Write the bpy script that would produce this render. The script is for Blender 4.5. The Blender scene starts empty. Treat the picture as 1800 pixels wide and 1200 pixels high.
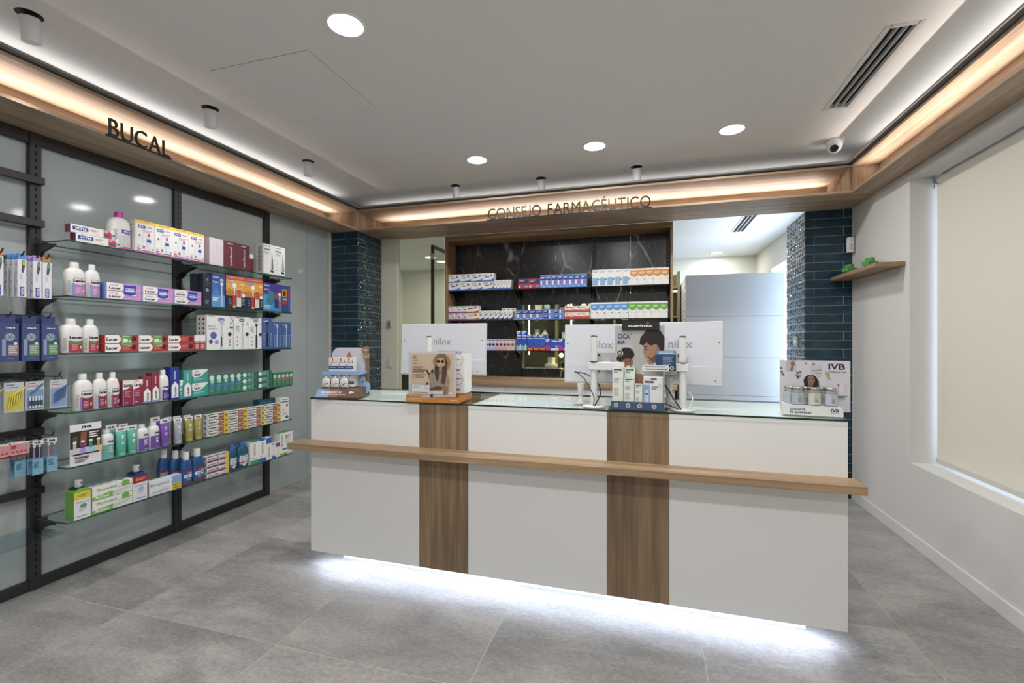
import bpy, math, random
from mathutils import Matrix, Vector
random.seed(7)
SC = bpy.context.scene
COL = SC.collection

# ------------------------------------------------------------------ camera, world, exposure
cam = bpy.data.objects.new('camera', bpy.data.cameras.new('camera'))
COL.objects.link(cam)
cam.location = (0, 0, 1.40)
cam.rotation_euler = (math.radians(90), 0, math.radians(16.4))
cam.data.sensor_width = 36
cam.data.lens = 16.28
cam.data.shift_y = -0.0011
cam.data.clip_start = 0.02
SC.camera = cam
vs = SC.view_settings
vs.view_transform = 'Standard'; vs.look = 'None'; vs.exposure = 0.18; vs.gamma = 1.0
vs.use_curve_mapping = False
W = bpy.data.worlds.new('world'); SC.world = W; W.use_nodes = True
bg = W.node_tree.nodes['Background']
bg.inputs[0].default_value = (0.72, 0.84, 1.0, 1); bg.inputs[1].default_value = 1.6

def area(name, loc, sx, sy, power, color=(1, 1, 1), rot=(0, 0, 0), shape='RECTANGLE', spread=180):
    l = bpy.data.lights.new(name, 'AREA'); l.shape = shape; l.size = sx; l.size_y = sy
    l.energy = power; l.color = color; l.spread = math.radians(spread)
    o = bpy.data.objects.new(name, l); o.location = loc; o.rotation_euler = rot
    COL.objects.link(o); return o

ZC = 2.940                   # ceiling of the shop
ZCB = 2.830                  # ceiling of the back room
DOWN_W = 11.5                # each downlight's lamp
LED_W = 2.2                  # warm strip per metre in the wooden cove
COVE_W = 0.75                 # cool white strip per metre on top of the canopy
NEUTRAL = (1.0, 0.99, 0.98)

# ------------------------------------------------------------------ materials
_m = {}
def s2l(c): return c/12.92 if c <= 0.04045 else ((c+0.055)/1.055)**2.4
def hexc(h): return tuple(s2l(int(h[i:i+2], 16)/255) for i in (0, 2, 4)) + (1,)
def mat(h, rough=0.45, metal=0.0, spec=0.5, emit=0.0):
    k = (h, rough, metal, spec, emit)
    if k in _m: return _m[k]
    m = bpy.data.materials.new('paint_'+h); m.use_nodes = True
    b = m.node_tree.nodes['Principled BSDF']
    c_ = hexc(h); g_ = 0.3*c_[0]+0.59*c_[1]+0.11*c_[2]; c_ = tuple((g_+(x_-g_)*0.88)*0.95 for x_ in c_[:3])+(1,)   # printed inks are a little duller than pure screen colours
    b.inputs['Base Color'].default_value = c_; b.inputs['Roughness'].default_value = rough
    b.inputs['Metallic'].default_value = metal; b.inputs['Specular IOR Level'].default_value = spec
    if emit:
        b.inputs['Emission Color'].default_value = hexc(h); b.inputs['Emission Strength'].default_value = emit
    _m[k] = m; return m
def nodes(name):
    m = bpy.data.materials.new(name); m.use_nodes = True
    return m, m.node_tree.nodes, m.node_tree.links, m.node_tree.nodes['Principled BSDF']
def mapping(N, Lk, scale, loc=(0, 0, 0), coord='Object', rnd=False):
    tc = N.new('ShaderNodeTexCoord'); mp = N.new('ShaderNodeMapping')
    mp.inputs['Scale'].default_value = scale; mp.inputs['Location'].default_value = loc
    if rnd:
        oi = N.new('ShaderNodeObjectInfo'); ad = N.new('ShaderNodeVectorMath'); ad.operation = 'ADD'
        sc = N.new('ShaderNodeVectorMath'); sc.operation = 'SCALE'; sc.inputs[0].default_value = (17, 29, 11)
        Lk.new(oi.outputs['Random'], sc.inputs['Scale']); Lk.new(tc.outputs[coord], ad.inputs[0]); Lk.new(sc.outputs[0], ad.inputs[1])
        Lk.new(ad.outputs[0], mp.inputs[0])
    else:
        Lk.new(tc.outputs[coord], mp.inputs[0])
    return mp
def ramp(N, Lk, src, stops):
    r = N.new('ShaderNodeValToRGB'); e = r.color_ramp.elements
    e[0].position, e[0].color = stops[0]; e[1].position, e[1].color = stops[-1]
    for p, c in stops[1:-1]:
        x = e.new(p); x.color = c
    Lk.new(src, r.inputs[0]); return r
def wood(axis, dark='776048', mid='95795a', light='b0926f', seed=0):
    k = ('wood', axis, dark, mid, seed)
    if k in _m: return _m[k]
    m, N, Lk, b = nodes('oak_'+axis)
    ax = 'xyz'.index(axis)
    s1 = [9, 9, 9]; s1[ax] = 0.7
    s2 = [70, 70, 70]; s2[ax] = 2.2
    s3 = [2.2, 2.2, 2.2]; s3[ax] = 0.45
    out = []
    for s, det, dist in ((s1, 4, 1.2), (s2, 3, 0.3), (s3, 2, 0.4)):
        mp = mapping(N, Lk, s, (seed, seed*1.7, 0)); n = N.new('ShaderNodeTexNoise')
        n.inputs['Scale'].default_value = 1; n.inputs['Detail'].default_value = det
        n.inputs['Distortion'].default_value = dist
        Lk.new(mp.outputs[0], n.inputs[0]); out.append(n)
    a = N.new('ShaderNodeMath'); a.operation = 'MULTIPLY_ADD'; a.inputs[1].default_value = 0.30; Lk.new(out[1].outputs[0], a.inputs[0])
    c = N.new('ShaderNodeMath'); c.operation = 'MULTIPLY_ADD'; c.inputs[1].default_value = 0.45; Lk.new(out[0].outputs[0], c.inputs[0])
    d = N.new('ShaderNodeMath'); d.operation = 'MULTIPLY'; d.inputs[1].default_value = 0.25; Lk.new(out[2].outputs[0], d.inputs[0])
    Lk.new(d.outputs[0], c.inputs[2]); Lk.new(c.outputs[0], a.inputs[2])
    r = ramp(N, Lk, a.outputs[0], [(0.36, hexc(dark)), (0.49, hexc(mid)), (0.62, hexc(light))])
    Lk.new(r.outputs[0], b.inputs['Base Color'])
    bp = N.new('ShaderNodeBump'); bp.inputs['Strength'].default_value = 0.08; Lk.new(out[1].outputs[0], bp.inputs['Height'])
    Lk.new(bp.outputs[0], b.inputs['Normal'])
    b.inputs['Roughness'].default_value = 0.5
    _m[k] = m; return m
def plaster(h, seed=0):
    m, N, Lk, b = nodes('plaster_'+h)
    mp = mapping(N, Lk, (60, 60, 60)); n = N.new('ShaderNodeTexNoise'); Lk.new(mp.outputs[0], n.inputs[0]); n.inputs['Scale'].default_value = 1.5
    r = ramp(N, Lk, n.outputs[0], [(0.2, tuple(x*0.97 for x in hexc(h)[:3])+(1,)), (0.8, hexc(h))])
    Lk.new(r.outputs[0], b.inputs['Base Color'])
    bp = N.new('ShaderNodeBump'); bp.inputs['Strength'].default_value = 0.04; Lk.new(n.outputs[0], bp.inputs['Height']); Lk.new(bp.outputs[0], b.inputs['Normal'])
    b.inputs['Roughness'].default_value = 0.75; b.inputs['Specular IOR Level'].default_value = 0.25
    return m
def stone_floor():
    m, N, Lk, b = nodes('grey_stoneware')
    def noise(s, det, dist=0.0):
        mp = mapping(N, Lk, s, rnd=True); n = N.new('ShaderNodeTexNoise'); n.inputs['Scale'].default_value = 1
        n.inputs['Detail'].default_value = det; n.inputs['Roughness'].default_value = 0.62; n.inputs['Distortion'].default_value = dist
        Lk.new(mp.outputs[0], n.inputs[0]); return n
    n1 = noise((1.3, 3.2, 2), 6, 0.6); n2 = noise((38, 70, 40), 4); n3 = noise((240, 240, 240), 2)
    a = N.new('ShaderNodeMath'); a.operation = 'MULTIPLY_ADD'; a.inputs[1].default_value = 0.5; Lk.new(n1.outputs[0], a.inputs[0])
    c = N.new('ShaderNodeMath'); c.operation = 'MULTIPLY_ADD'; c.inputs[1].default_value = 0.26; Lk.new(n2.outputs[0], c.inputs[0])
    d = N.new('ShaderNodeMath'); d.operation = 'MULTIPLY'; d.inputs[1].default_value = 0.24; Lk.new(n3.outputs[0], d.inputs[0])
    Lk.new(d.outputs[0], c.inputs[2]); Lk.new(c.outputs[0], a.inputs[2])
    r = ramp(N, Lk, a.outputs[0], [(0.39, hexc('787673')), (0.50, hexc('949290')), (0.61, hexc('adaaa6'))])
    Lk.new(r.outputs[0], b.inputs['Base Color'])
    b.inputs['Roughness'].default_value = 0.42
    bp = N.new('ShaderNodeBump'); bp.inputs['Strength'].default_value = 0.05; Lk.new(n3.outputs[0], bp.inputs['Height']); Lk.new(bp.outputs[0], b.inputs['Normal'])
    return m
def glazed(name, hammered=False):
    m, N, Lk, b = nodes(name)
    mp = mapping(N, Lk, (9, 9, 16), rnd=True); n = N.new('ShaderNodeTexNoise'); n.inputs['Scale'].default_value = 1; n.inputs['Detail'].default_value = 4
    Lk.new(mp.outputs[0], n.inputs[0])
    r = ramp(N, Lk, n.outputs[0], [(0.3, hexc('0a2230')), (0.55, hexc('123343')), (0.75, hexc('1e4858'))])
    Lk.new(r.outputs[0], b.inputs['Base Color'])
    b.inputs['Roughness'].default_value = 0.10 if hammered else 0.28; b.inputs['Coat Weight'].default_value = 0.8 if hammered else 0.0; b.inputs['Coat Roughness'].default_value = 0.06
    mp2 = mapping(N, Lk, (1, 1, 1), rnd=True); v = N.new('ShaderNodeTexNoise')
    v.inputs['Scale'].default_value = 75 if hammered else 26
    Lk.new(mp2.outputs[0], v.inputs[0])
    bp = N.new('ShaderNodeBump'); bp.inputs['Strength'].default_value = 0.25 if hammered else 0.12; bp.inputs['Distance'].default_value = 0.01
    Lk.new(v.outputs[0], bp.inputs['Height']); Lk.new(bp.outputs[0], b.inputs['Normal'])
    return m
def marble():
    m, N, Lk, b = nodes('black_marble')
    last = None
    for i, (s, th, rot) in enumerate((((2.2, 2.2, 0.75), 0.013, 0.35), ((3.6, 3.6, 1.6), 0.008, -0.8), ((7, 7, 3.0), 0.006, 0.7))):
        mp = mapping(N, Lk, s, (i*3.1+4.7, i*0.37+2.9, i*2.2+0.8)); mp.inputs['Rotation'].default_value = (0.25, rot, 0.2)
        n = N.new('ShaderNodeTexNoise'); n.inputs['Scale'].default_value = 1.3; n.inputs['Detail'].default_value = 4; Lk.new(mp.outputs[0], n.inputs[0])
        mx = N.new('ShaderNodeVectorMath'); mx.operation = 'MULTIPLY_ADD'; mx.inputs[1].default_value = (0.35, 0.35, 0.35)
        Lk.new(n.outputs['Color'], mx.inputs[0]); Lk.new(mp.outputs[0], mx.inputs[2])
        v = N.new('ShaderNodeTexVoronoi'); v.feature = 'DISTANCE_TO_EDGE'; v.inputs['Scale'].default_value = 1; Lk.new(mx.outputs[0], v.inputs[0])
        r = ramp(N, Lk, v.outputs['Distance'], [(0.0, (0.45 if i == 0 else 0.26,)*3+(1,)), (th, (0, 0, 0, 1))])
        n2 = N.new('ShaderNodeTexNoise'); n2.inputs['Scale'].default_value = 2.2+i; Lk.new(mp.outputs[0], n2.inputs[0])
        r2 = ramp(N, Lk, n2.outputs[0], [(0.47, (0, 0, 0, 1)), (0.62, (1, 1, 1, 1))])
        mu = N.new('ShaderNodeMix'); mu.data_type = 'RGBA'; mu.blend_type = 'MULTIPLY'; mu.inputs[0].default_value = 1
        Lk.new(r.outputs[0], mu.inputs[6]); Lk.new(r2.outputs[0], mu.inputs[7])
        if last is None: last = mu.outputs[2]
        else:
            ad = N.new('ShaderNodeMix'); ad.data_type = 'RGBA'; ad.blend_type = 'ADD'; ad.inputs[0].default_value = 1
            Lk.new(last, ad.inputs[6]); Lk.new(mu.outputs[2], ad.inputs[7]); last = ad.outputs[2]
    ad = N.new('ShaderNodeMix'); ad.data_type = 'RGBA'; ad.blend_type = 'ADD'; ad.inputs[0].default_value = 1
    ad.inputs[7].default_value = hexc('232326'); Lk.new(last, ad.inputs[6]); Lk.new(ad.outputs[2], b.inputs['Base Color'])
    b.inputs['Roughness'].default_value = 0.22
    return m
def glass(name, tint=(0.93, 0.98, 0.96), refl=1.0):
    m = bpy.data.materials.new(name); m.use_nodes = True; N = m.node_tree.nodes; Lk = m.node_tree.links
    N.clear(); o = N.new('ShaderNodeOutputMaterial'); t = N.new('ShaderNodeBsdfTransparent'); g = N.new('ShaderNodeBsdfGlossy')
    t.inputs[0].default_value = tint + (1,); g.inputs['Roughness'].default_value = 0.02
    g.inputs[0].default_value = (1, 1, 1, 1)
    f = N.new('ShaderNodeFresnel'); f.inputs[0].default_value = 1.45; x = N.new('ShaderNodeMixShader')
    ge = N.new('ShaderNodeNewGeometry'); iv = N.new('ShaderNodeMath'); iv.operation = 'MULTIPLY_ADD'; iv.inputs[1].default_value = -refl; iv.inputs[2].default_value = refl
    ml = N.new('ShaderNodeMath'); ml.operation = 'MULTIPLY'; Lk.new(ge.outputs['Backfacing'], iv.inputs[0]); Lk.new(iv.outputs[0], ml.inputs[0]); Lk.new(f.outputs[0], ml.inputs[1])
    Lk.new(ml.outputs[0], x.inputs[0]); Lk.new(t.outputs[0], x.inputs[1]); Lk.new(g.outputs[0], x.inputs[2]); Lk.new(x.outputs[0], o.inputs[0])
    return m
def fabric_blind():
    m, N, Lk, b = nodes('blind_fabric')
    mp = mapping(N, Lk, (400, 400, 400)); n = N.new('ShaderNodeTexNoise'); n.inputs['Scale'].default_value = 1; Lk.new(mp.outputs[0], n.inputs[0])
    r = ramp(N, Lk, n.outputs[0], [(0.3, hexc('dad6c8')), (0.7, hexc('e4e0d4'))]); Lk.new(r.outputs[0], b.inputs['Base Color'])
    b.inputs['Roughness'].default_value = 0.9; b.inputs['Specular IOR Level'].default_value = 0.1
    return m
WHITE = plaster('e2e0dc'); WALLW = plaster('d5d4d1'); CREAM = plaster('d6d3c4'); CEIL = plaster('e4e2df')
FLOOR = stone_floor(); GLZ = glazed('petrol_glaze'); HAM = glazed('petrol_hammered_glaze', True); MARB = marble()
GLASS = glass('clear_glass', refl=0.55); ACRYL = glass('clear_acrylic', (0.97, 0.97, 0.97)); EDGE = mat('1f4a40', 0.15)
BLK = mat('2a2829', 0.42); LAQ = mat('e9eae9', 0.32); FROST = None
def frosted():
    m, N, Lk, b = nodes('painted_glass_grey_green')
    mp = mapping(N, Lk, (0.9, 0.9, 0.7)); n = N.new('ShaderNodeTexNoise'); n.inputs['Scale'].default_value = 1.2; n.inputs['Detail'].default_value = 2
    Lk.new(mp.outputs[0], n.inputs[0])
    r = ramp(N, Lk, n.outputs[0], [(0.3, hexc('a1a9a9')), (0.7, hexc('b0b8b7'))]); Lk.new(r.outputs[0], b.inputs['Base Color'])
    b.inputs['Roughness'].default_value = 0.07; b.inputs['Specular IOR Level'].default_value = 0.12
    return m
FROST = frosted()

# ------------------------------------------------------------------ text meshes (default font)
_t = {}
def tmesh(s, bold=0.0, extr=0.0, res=2):
    k = (s, bold, extr, res)
    if k in _t: return _t[k]
    c = bpy.data.curves.new('t', 'FONT'); c.body = s; c.size = 1; c.offset = bold; c.extrude = extr; c.resolution_u = res
    o = bpy.data.objects.new('t', c); me = bpy.data.meshes.new_from_object(o)
    V = [tuple(v.co) for v in me.vertices]; F = [tuple(p.vertices) for p in me.polygons]
    x0 = min((v[0] for v in V), default=0); x1 = max((v[0] for v in V), default=1)
    V = [(v[0]-x0, v[1], v[2]) for v in V]
    bpy.data.objects.remove(o); bpy.data.curves.remove(c); bpy.data.meshes.remove(me)
    _t[k] = (V, F, x1-x0); return _t[k]
CAP = 0.70

# ------------------------------------------------------------------ mesh builder
class M:
    def __init__(s): s.v = []; s.f = []; s.mi = []; s.sm = []; s.mats = []
    def mid(s, m):
        if isinstance(m, str): m = mat(m)
        if m not in s.mats: s.mats.append(m)
        return s.mats.index(m)
    def add(s, V, F, m, smooth=False):
        b = len(s.v); i = s.mid(m); s.v += [tuple(p) for p in V]
        for f in F: s.f.append(tuple(b+j for j in f)); s.mi.append(i); s.sm.append(smooth)
    def box(s, x0, x1, y0, y1, z0, z1, m, bev=0.0):
        if bev:
            e = bev; V = []
            for x, sx in ((x0, 1), (x1, -1)):
                for y, sy in ((y0, 1), (y1, -1)):
                    for z, sz in ((z0, 1), (z1, -1)):
                        V += [(x, y+e*sy, z+e*sz), (x+e*sx, y, z+e*sz), (x+e*sx, y+e*sy, z)]
            def i(a, b_, c, k): return (a*4+b_*2+c)*3+k
            F = []
            for a in (0, 1):
                q = [i(a, 0, 0, 0), i(a, 0, 1, 0), i(a, 1, 1, 0), i(a, 1, 0, 0)]; F.append(q if a == 0 else q[::-1])
                q = [i(0, a, 0, 1), i(1, a, 0, 1), i(1, a, 1, 1), i(0, a, 1, 1)]; F.append(q if a == 0 else q[::-1])
                q = [i(0, 0, a, 2), i(0, 1, a, 2), i(1, 1, a, 2), i(1, 0, a, 2)]; F.append(q if a == 0 else q[::-1])
            for a in (0, 1):
                for b_ in (0, 1):
                    fl = (a+b_) % 2 == 1
                    q = [i(a, b_, 0, 0), i(a, b_, 0, 1), i(a, b_, 1, 1), i(a, b_, 1, 0)]; F.append(q[::-1] if fl else q)
                    q = [i(a, 0, b_, 2), i(a, 0, b_, 0), i(a, 1, b_, 0), i(a, 1, b_, 2)]; F.append(q[::-1] if fl else q)
                    q = [i(0, a, b_, 1), i(0, a, b_, 2), i(1, a, b_, 2), i(1, a, b_, 1)]; F.append(q[::-1] if fl else q)
            for a in (0, 1):
                for b_ in (0, 1):
                    for c in (0, 1):
                        q = [i(a, b_, c, 0), i(a, b_, c, 1), i(a, b_, c, 2)]; F.append(q if (a+b_+c) % 2 == 0 else q[::-1])
            s.add(V, F, m); return
        V = [(x, y, z) for x in (x0, x1) for y in (y0, y1) for z in (z0, z1)]
        s.add(V, [(0, 1, 3, 2), (4, 6, 7, 5), (0, 4, 5, 1), (2, 3, 7, 6), (0, 2, 6, 4), (1, 5, 7, 3)], m)
    def prism(s, pts, a0, a1, m, axis='y'):
        """pts (p,q) polygon extruded along axis from a0 to a1; axis y: (x,z), x: (y,z), z: (x,y)"""
        n = len(pts)
        def P(p, a): return {'y': (p[0], a, p[1]), 'x': (a, p[0], p[1]), 'z': (p[0], p[1], a)}[axis]
        V = [P(p, a0) for p in pts] + [P(p, a1) for p in pts]
        F = [tuple(range(n))[::-1], tuple(range(n, 2*n))] + [(i, (i+1) % n, n+(i+1) % n, n+i) for i in range(n)]
        s.add(V, F, m)
    def lathe(s, prof, m, cx=0, cy=0, seg=16, sq=1.0, smooth=True, caps=True):
        V = []; F = []
        for r, z in prof:
            for k in range(seg):
                a = 2*math.pi*k/seg; V.append((cx+r*math.cos(a), cy+r*sq*math.sin(a), z))
        for i in range(len(prof)-1):
            for k in range(seg):
                F.append((i*seg+k, i*seg+(k+1) % seg, (i+1)*seg+(k+1) % seg, (i+1)*seg+k))
        s.add(V, F, m, smooth)
        if caps:
            n = (len(prof)-1)*seg
            s.add(V[:seg], [tuple(range(seg))[::-1]], m); s.add(V[n:], [tuple(range(seg))], m)
    def loft(s, secs, m, cx=0, cy=0, seg=24, n=4.0):
        """superelliptic sections (z, a, b[, n])"""
        V = []; F = []
        for q in secs:
            z, a, b_ = q[:3]; e = 2/(q[3] if len(q) > 3 else n)
            for k in range(seg):
                t = 2*math.pi*(k+0.5)/seg; c = math.cos(t); d = math.sin(t)
                V.append((cx+a*math.copysign(abs(c)**e, c), cy+b_*math.copysign(abs(d)**e, d), z))
        for i in range(len(secs)-1):
            for k in range(seg):
                F.append((i*seg+k, i*seg+(k+1) % seg, (i+1)*seg+(k+1) % seg, (i+1)*seg+k))
        s.add(V, F, m, True); N_ = (len(secs)-1)*seg
        s.add(V[:seg], [tuple(range(seg))[::-1]], m); s.add(V[N_:], [tuple(range(seg))], m)
    def rod(s, p, q, r, m, seg=8, r2=None):
        p = Vector(p); q = Vector(q); d = (q-p).normalized(); u = d.orthogonal().normalized(); w = d.cross(u)
        r2 = r if r2 is None else r2
        V = [p+(u*math.cos(2*math.pi*k/seg)+w*math.sin(2*math.pi*k/seg))*r for k in range(seg)]
        V += [q+(u*math.cos(2*math.pi*k/seg)+w*math.sin(2*math.pi*k/seg))*r2 for k in range(seg)]
        s.add(V, [(k, (k+1) % seg, seg+(k+1) % seg, seg+k) for k in range(seg)], m, True)
        s.add(V[:seg], [tuple(range(seg))[::-1]], m); s.add(V[seg:], [tuple(range(seg))], m)
    def tube(s, pts, r, m, seg=8):
        for a, b_ in zip(pts, pts[1:]): s.rod(a, b_, r, m, seg)
    def obj(s, name, parent=None, loc=(0, 0, 0), rz=0, link=True):
        me = bpy.data.meshes.new(name); me.from_pydata(s.v, [], s.f)
        for m in s.mats: me.materials.append(m)
        me.polygons.foreach_set('material_index', s.mi); me.polygons.foreach_set('use_smooth', s.sm)
        me.update()
        o = bpy.data.objects.new(name, me); o.location = loc; o.rotation_euler = (0, 0, rz)
        if parent: o.parent = parent
        if link: COL.objects.link(o)
        return o
def tag(o, label=None, cat=None, group=None, kind=None):
    if label: o['label'] = label
    if cat: o['category'] = cat
    if group: o['group'] = group
    if kind: o['kind'] = kind
    return o
def empty(name, label, cat, loc=(0, 0, 0), rz=0, group=None):
    o = bpy.data.objects.new(name, None); o.location = loc; o.rotation_euler = (0, 0, rz); o.empty_display_size = 0.05
    COL.objects.link(o); return tag(o, label, cat, group)
def dup(root, loc, rz, label, group=None):
    r = root.copy(); COL.objects.link(r); r.location = loc; r.rotation_euler = (0, 0, rz); r['label'] = label
    if group: r['group'] = group
    for ch in list(root.children):
        c = ch.copy(); COL.objects.link(c); c.parent = r
        for g in ch.children:
            d = g.copy(); COL.objects.link(d); d.parent = c
    return r
def struct(name, m): return tag(m.obj(name), kind='structure')

# ------------------------------------------------------------------ SETTING
XR, XL, XG = 1.735, -3.30, -3.335
YBK = 8.6
# floor: slab of grout with every tile on it
m = M(); m.box(-5.0, XR+0.3, -3.2, YBK+0.1, -0.10, -0.0012, mat('c4c2be', 0.8)); floor = struct('floor', m)
T = 0.940; gx = 1.177; gy = 1.740
tcache = {}
for i in range(-7, 2):
    for j in range(-5, 9):
        x0 = gx+(i-1)*T+0.0015; x1 = gx+i*T-0.0015; y0 = gy+(j-1)*T*0.995+0.0015; y1 = gy+j*T*0.995-0.0015
        x1 = min(x1, XR+0.05 if y0 < 4.7 else XR+0.05); x0 = max(x0, -3.36 if y1 < 4.7 else -4.9)
        if x1-x0 < 0.03 or y1 > YBK+0.3: continue
        k = (round(x1-x0, 3), round(y1-y0, 3))
        if k not in tcache:
            q = M(); q.box(0, k[0], 0, k[1], -0.004, 0.0, FLOOR, 0.0006); o = q.obj('tile', floor, (x0, y0, 0)); tcache[k] = o
        else:
            o = tcache[k].copy(); COL.objects.link(o); o.location = (x0, y0, 0); o.parent = floor
# ceiling: white slab with a shadow gap around it
m = M()
vx0, vx1, vy0, vy1 = 1.141, 1.260, 2.713, 3.544      # grille opening
cx0, cx1, cy1 = -3.40, XR+0.2, 4.84
m.box(cx0, vx0, -3.2, cy1, ZC, ZC+0.03, CEIL); m.box(vx1, cx1, -3.2, cy1, ZC, ZC+0.03, CEIL)
m.box(vx0, vx1, -3.2, vy0, ZC, ZC+0.03, CEIL); m.box(vx0, vx1, vy1, cy1, ZC, ZC+0.03, CEIL)
m.box(-3.5, XR+0.3, -3.2, 4.85, ZC+0.031, ZC+0.15, CEIL)
m.box(-3.5, XR+0.3, -3.25, -3.2, ZC-0.05, ZC+0.15, CEIL)
ceiling = struct('ceiling', m)
m = M(); m.box(-5.0, XR+0.3, 4.85, YBK+0.1, ZCB, ZCB+0.15, CEIL); struct('ceiling_back_room', m)
# access hatch cut into the ceiling (joint line + panel)
m = M(); m.box(-2.411, -1.730, 2.049, 2.702, ZC-0.0006, ZC+0.001, mat('8a8782', 0.8)); m.obj('hatch_joint', ceiling)
m = M(); m.box(-2.4088, -1.7324, 2.0520, 2.7000, ZC-0.0012, ZC+0.001, CEIL); m.obj('access_hatch', ceiling)
# right wall with the window opening
wy0, wy1, wz0, wz1 = 1.0, 3.851, 0.555, 2.52
m = M()
m.box(XR, XR+0.30, -3.2, wy0, 0, ZC+0.05, WALLW); m.box(XR, XR+0.30, wy1, 4.9, 0, ZC+0.05, WALLW)
m.box(XR, XR+0.30, wy0, wy1, 0, wz0, WALLW); m.box(XR, XR+0.30, wy0, wy1, wz1, ZC+0.05, WALLW)
struct('wall_right', m)
m = M()   # back room right wall, its window
m.box(XR, XR+0.3, 4.9, 5.37, 0, ZC, CREAM); m.box(XR, XR+0.3, 7.6, YBK, 0, ZC, CREAM)
m.box(XR, XR+0.3, 5.37, 7.6, 0, 0.5, CREAM); m.box(XR, XR+0.3, 5.37, 7.6, 2.45, ZC, CREAM)
struct('wall_back_room_right', m)
m = M(); m.box(-5.0, XR+0.3, YBK, YBK+0.1, 0, ZC, CREAM); struct('wall_back_room_far', m)
m = M(); m.box(-5.0, -4.9, 4.735, YBK, 0, ZC, CREAM); m.box(-5.0, -3.3, 4.74, 4.80, 0, ZC, CREAM); struct('wall_back_room_left', m)
m = M(); m.box(-3.5, XR+0.3, -3.3, -3.2, 0, ZC+0.1, WALLW); struct('wall_front', m)
m = M(); m.box(-3.45, -3.36, -3.2, 4.85, 0, ZC+0.1, WALLW); wl = struct('wall_left', m)
m = M(); m.box(XR-0.014, XR, -3.2, 4.775, 0, 0.085, mat('dcdcdc', 0.4), 0.002); struct('baseboard_right', m)
# cream return wall behind the left pier
m = M(); m.box(-3.30, -2.775, 4.740, 4.80, 0, 2.60, CREAM); struct('wall_back_left', m)
# upper wall above the openings (hidden behind the wooden canopy)
m = M(); m.box(-3.3, XR, 4.80, 4.86, 2.60, ZC+0.05, WALLW); struct('wall_back_upper', m)

# grey glass panels closing the left wall beyond the black frame
for k, (a, b_) in enumerate(((3.425, 3.930), (3.934, 4.235))):
    m = M(); m.box(XG-0.012, XG+0.004, a, b_, 0.0, 2.57, FROST, 0.001); m.obj('glass_panel', wl)
m = M(); m.box(XG, XG+0.03, 4.238, 4.273, 0, 2.57, mat('c9c8c2', 0.5)); m.obj('corner_trim', wl)

# tiled piers: every tile a part
PITCH = 0.0778
def pier(name, core, faces):
    q = M(); q.box(*core, 0, 2.57, mat('aab6b6', 0.8)); st = struct(name, q)
    for (p, axis, a0, a1, joints, ham) in faces:
        for r in range(34):
            z0 = r*PITCH+0.0015; z1 = min((r+1)*PITCH-0.0015, 2.568)
            if z1-z0 < 0.01: continue
            cuts = [a0]+[a0+j for j in joints[r % len(joints)]]+[a1]
            for c0, c1 in zip(cuts, cuts[1:]):
                key = (name, axis, ham, round(c1-c0, 3), round(z1-z0, 3))
                dx = random.uniform(-0.0005, 0.0005)
                if key not in tcache:
                    w_ = c1-c0-0.003; t = M()
                    if axis == 'y': t.box(0, w_, -0.002, 0.002, 0, z1-z0, GLZ if not ham else HAM, 0.0008)
                    else:
                        sg = 1 if axis == '+x' else -1; hh_ = z1-z0; nu = max(3, int(w_/0.011)); nv = 7
                        t.box(-0.002, 0.001, 0, w_, 0, hh_, HAM) if sg > 0 else t.box(-0.001, 0.002, 0, w_, 0, hh_, HAM)
                        G = [(sg*(0.001+(0 if a_ in (0, nu) or b_ in (0, nv) else random.uniform(0.0004, 0.0060))), w_*a_/nu+(0 if a_ in (0, nu) else random.uniform(-0.003, 0.003)), hh_*b_/nv+(0 if b_ in (0, nv) else random.uniform(-0.002, 0.002))) for a_ in range(nu+1) for b_ in range(nv+1)]
                        t.add(G, [tuple((a_*(nv+1)+b_, (a_+1)*(nv+1)+b_, (a_+1)*(nv+1)+b_+1, a_*(nv+1)+b_+1)[::sg]) for a_ in range(nu) for b_ in range(nv)], HAM)
                    o = t.obj('tile', st)
                    tcache[key] = o
                else:
                    o = tcache[key].copy(); COL.objects.link(o); o.parent = st
                o.location = (c0+0.0015, p+dx, z0) if axis == 'y' else (p+dx, c0+0.0015, z0)
    return st
pier('trim_1', (-3.30, -2.977, 4.277, 4.735), [
    (4.277, 'y', -3.30, -2.975, [(0.165,), ()], False),
    (-2.977, '+x', 4.277, 4.735, [(0.16,), (0.33,)], True)])
pier('trim_2', (1.364, XR, 4.777, 5.35), [
    (4.777, 'y', 1.362, XR, [(0.30,), (0.072,)], False),
    (1.364, '-x', 4.777, 5.35, [(0.2,), (0.42,)], True)])
m = M(); m.box(XR-0.006, XR, 4.765, 4.777, 0, 2.57, mat('c9c9c6', 0.6)); struct('trim_3', m)

# ------------------------------------------------------------------ wooden canopy running around three sides (an open C channel with LEDs)
CW = ('7d6a57', 'a08a73', 'bda790'); WX, WY, WZ = wood('x', *CW), wood('y', *CW, seed=2), wood('z', *CW, seed=5)
ZB0, ZB1, TH = 2.570, 2.790, 0.018
cn = empty('wooden_canopy', 'oak boxed canopy with a lit open channel, running under the ceiling along three walls', 'canopy')
def ch(name, f, mats):
    q = M(); f(q); return q.obj(name, cn)
ch('soffit_board', lambda q: q.box(XL-0.05, -2.975, -3.15, 4.275, ZB0, ZB0+TH, WY), 0)
ch('soffit_board', lambda q: q.box(1.544, XR-0.001, -3.15, 4.275, ZB0, ZB0+TH, WY), 0)
ch('soffit_board', lambda q: q.box(XL-0.05, XR-0.001, 4.275, 4.795, ZB0, ZB0+TH, WX), 0)
ch('top_board', lambda q: q.box(XL-0.05, -2.975, -3.15, 4.275, ZB1-TH, ZB1, WY), 0)
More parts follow.
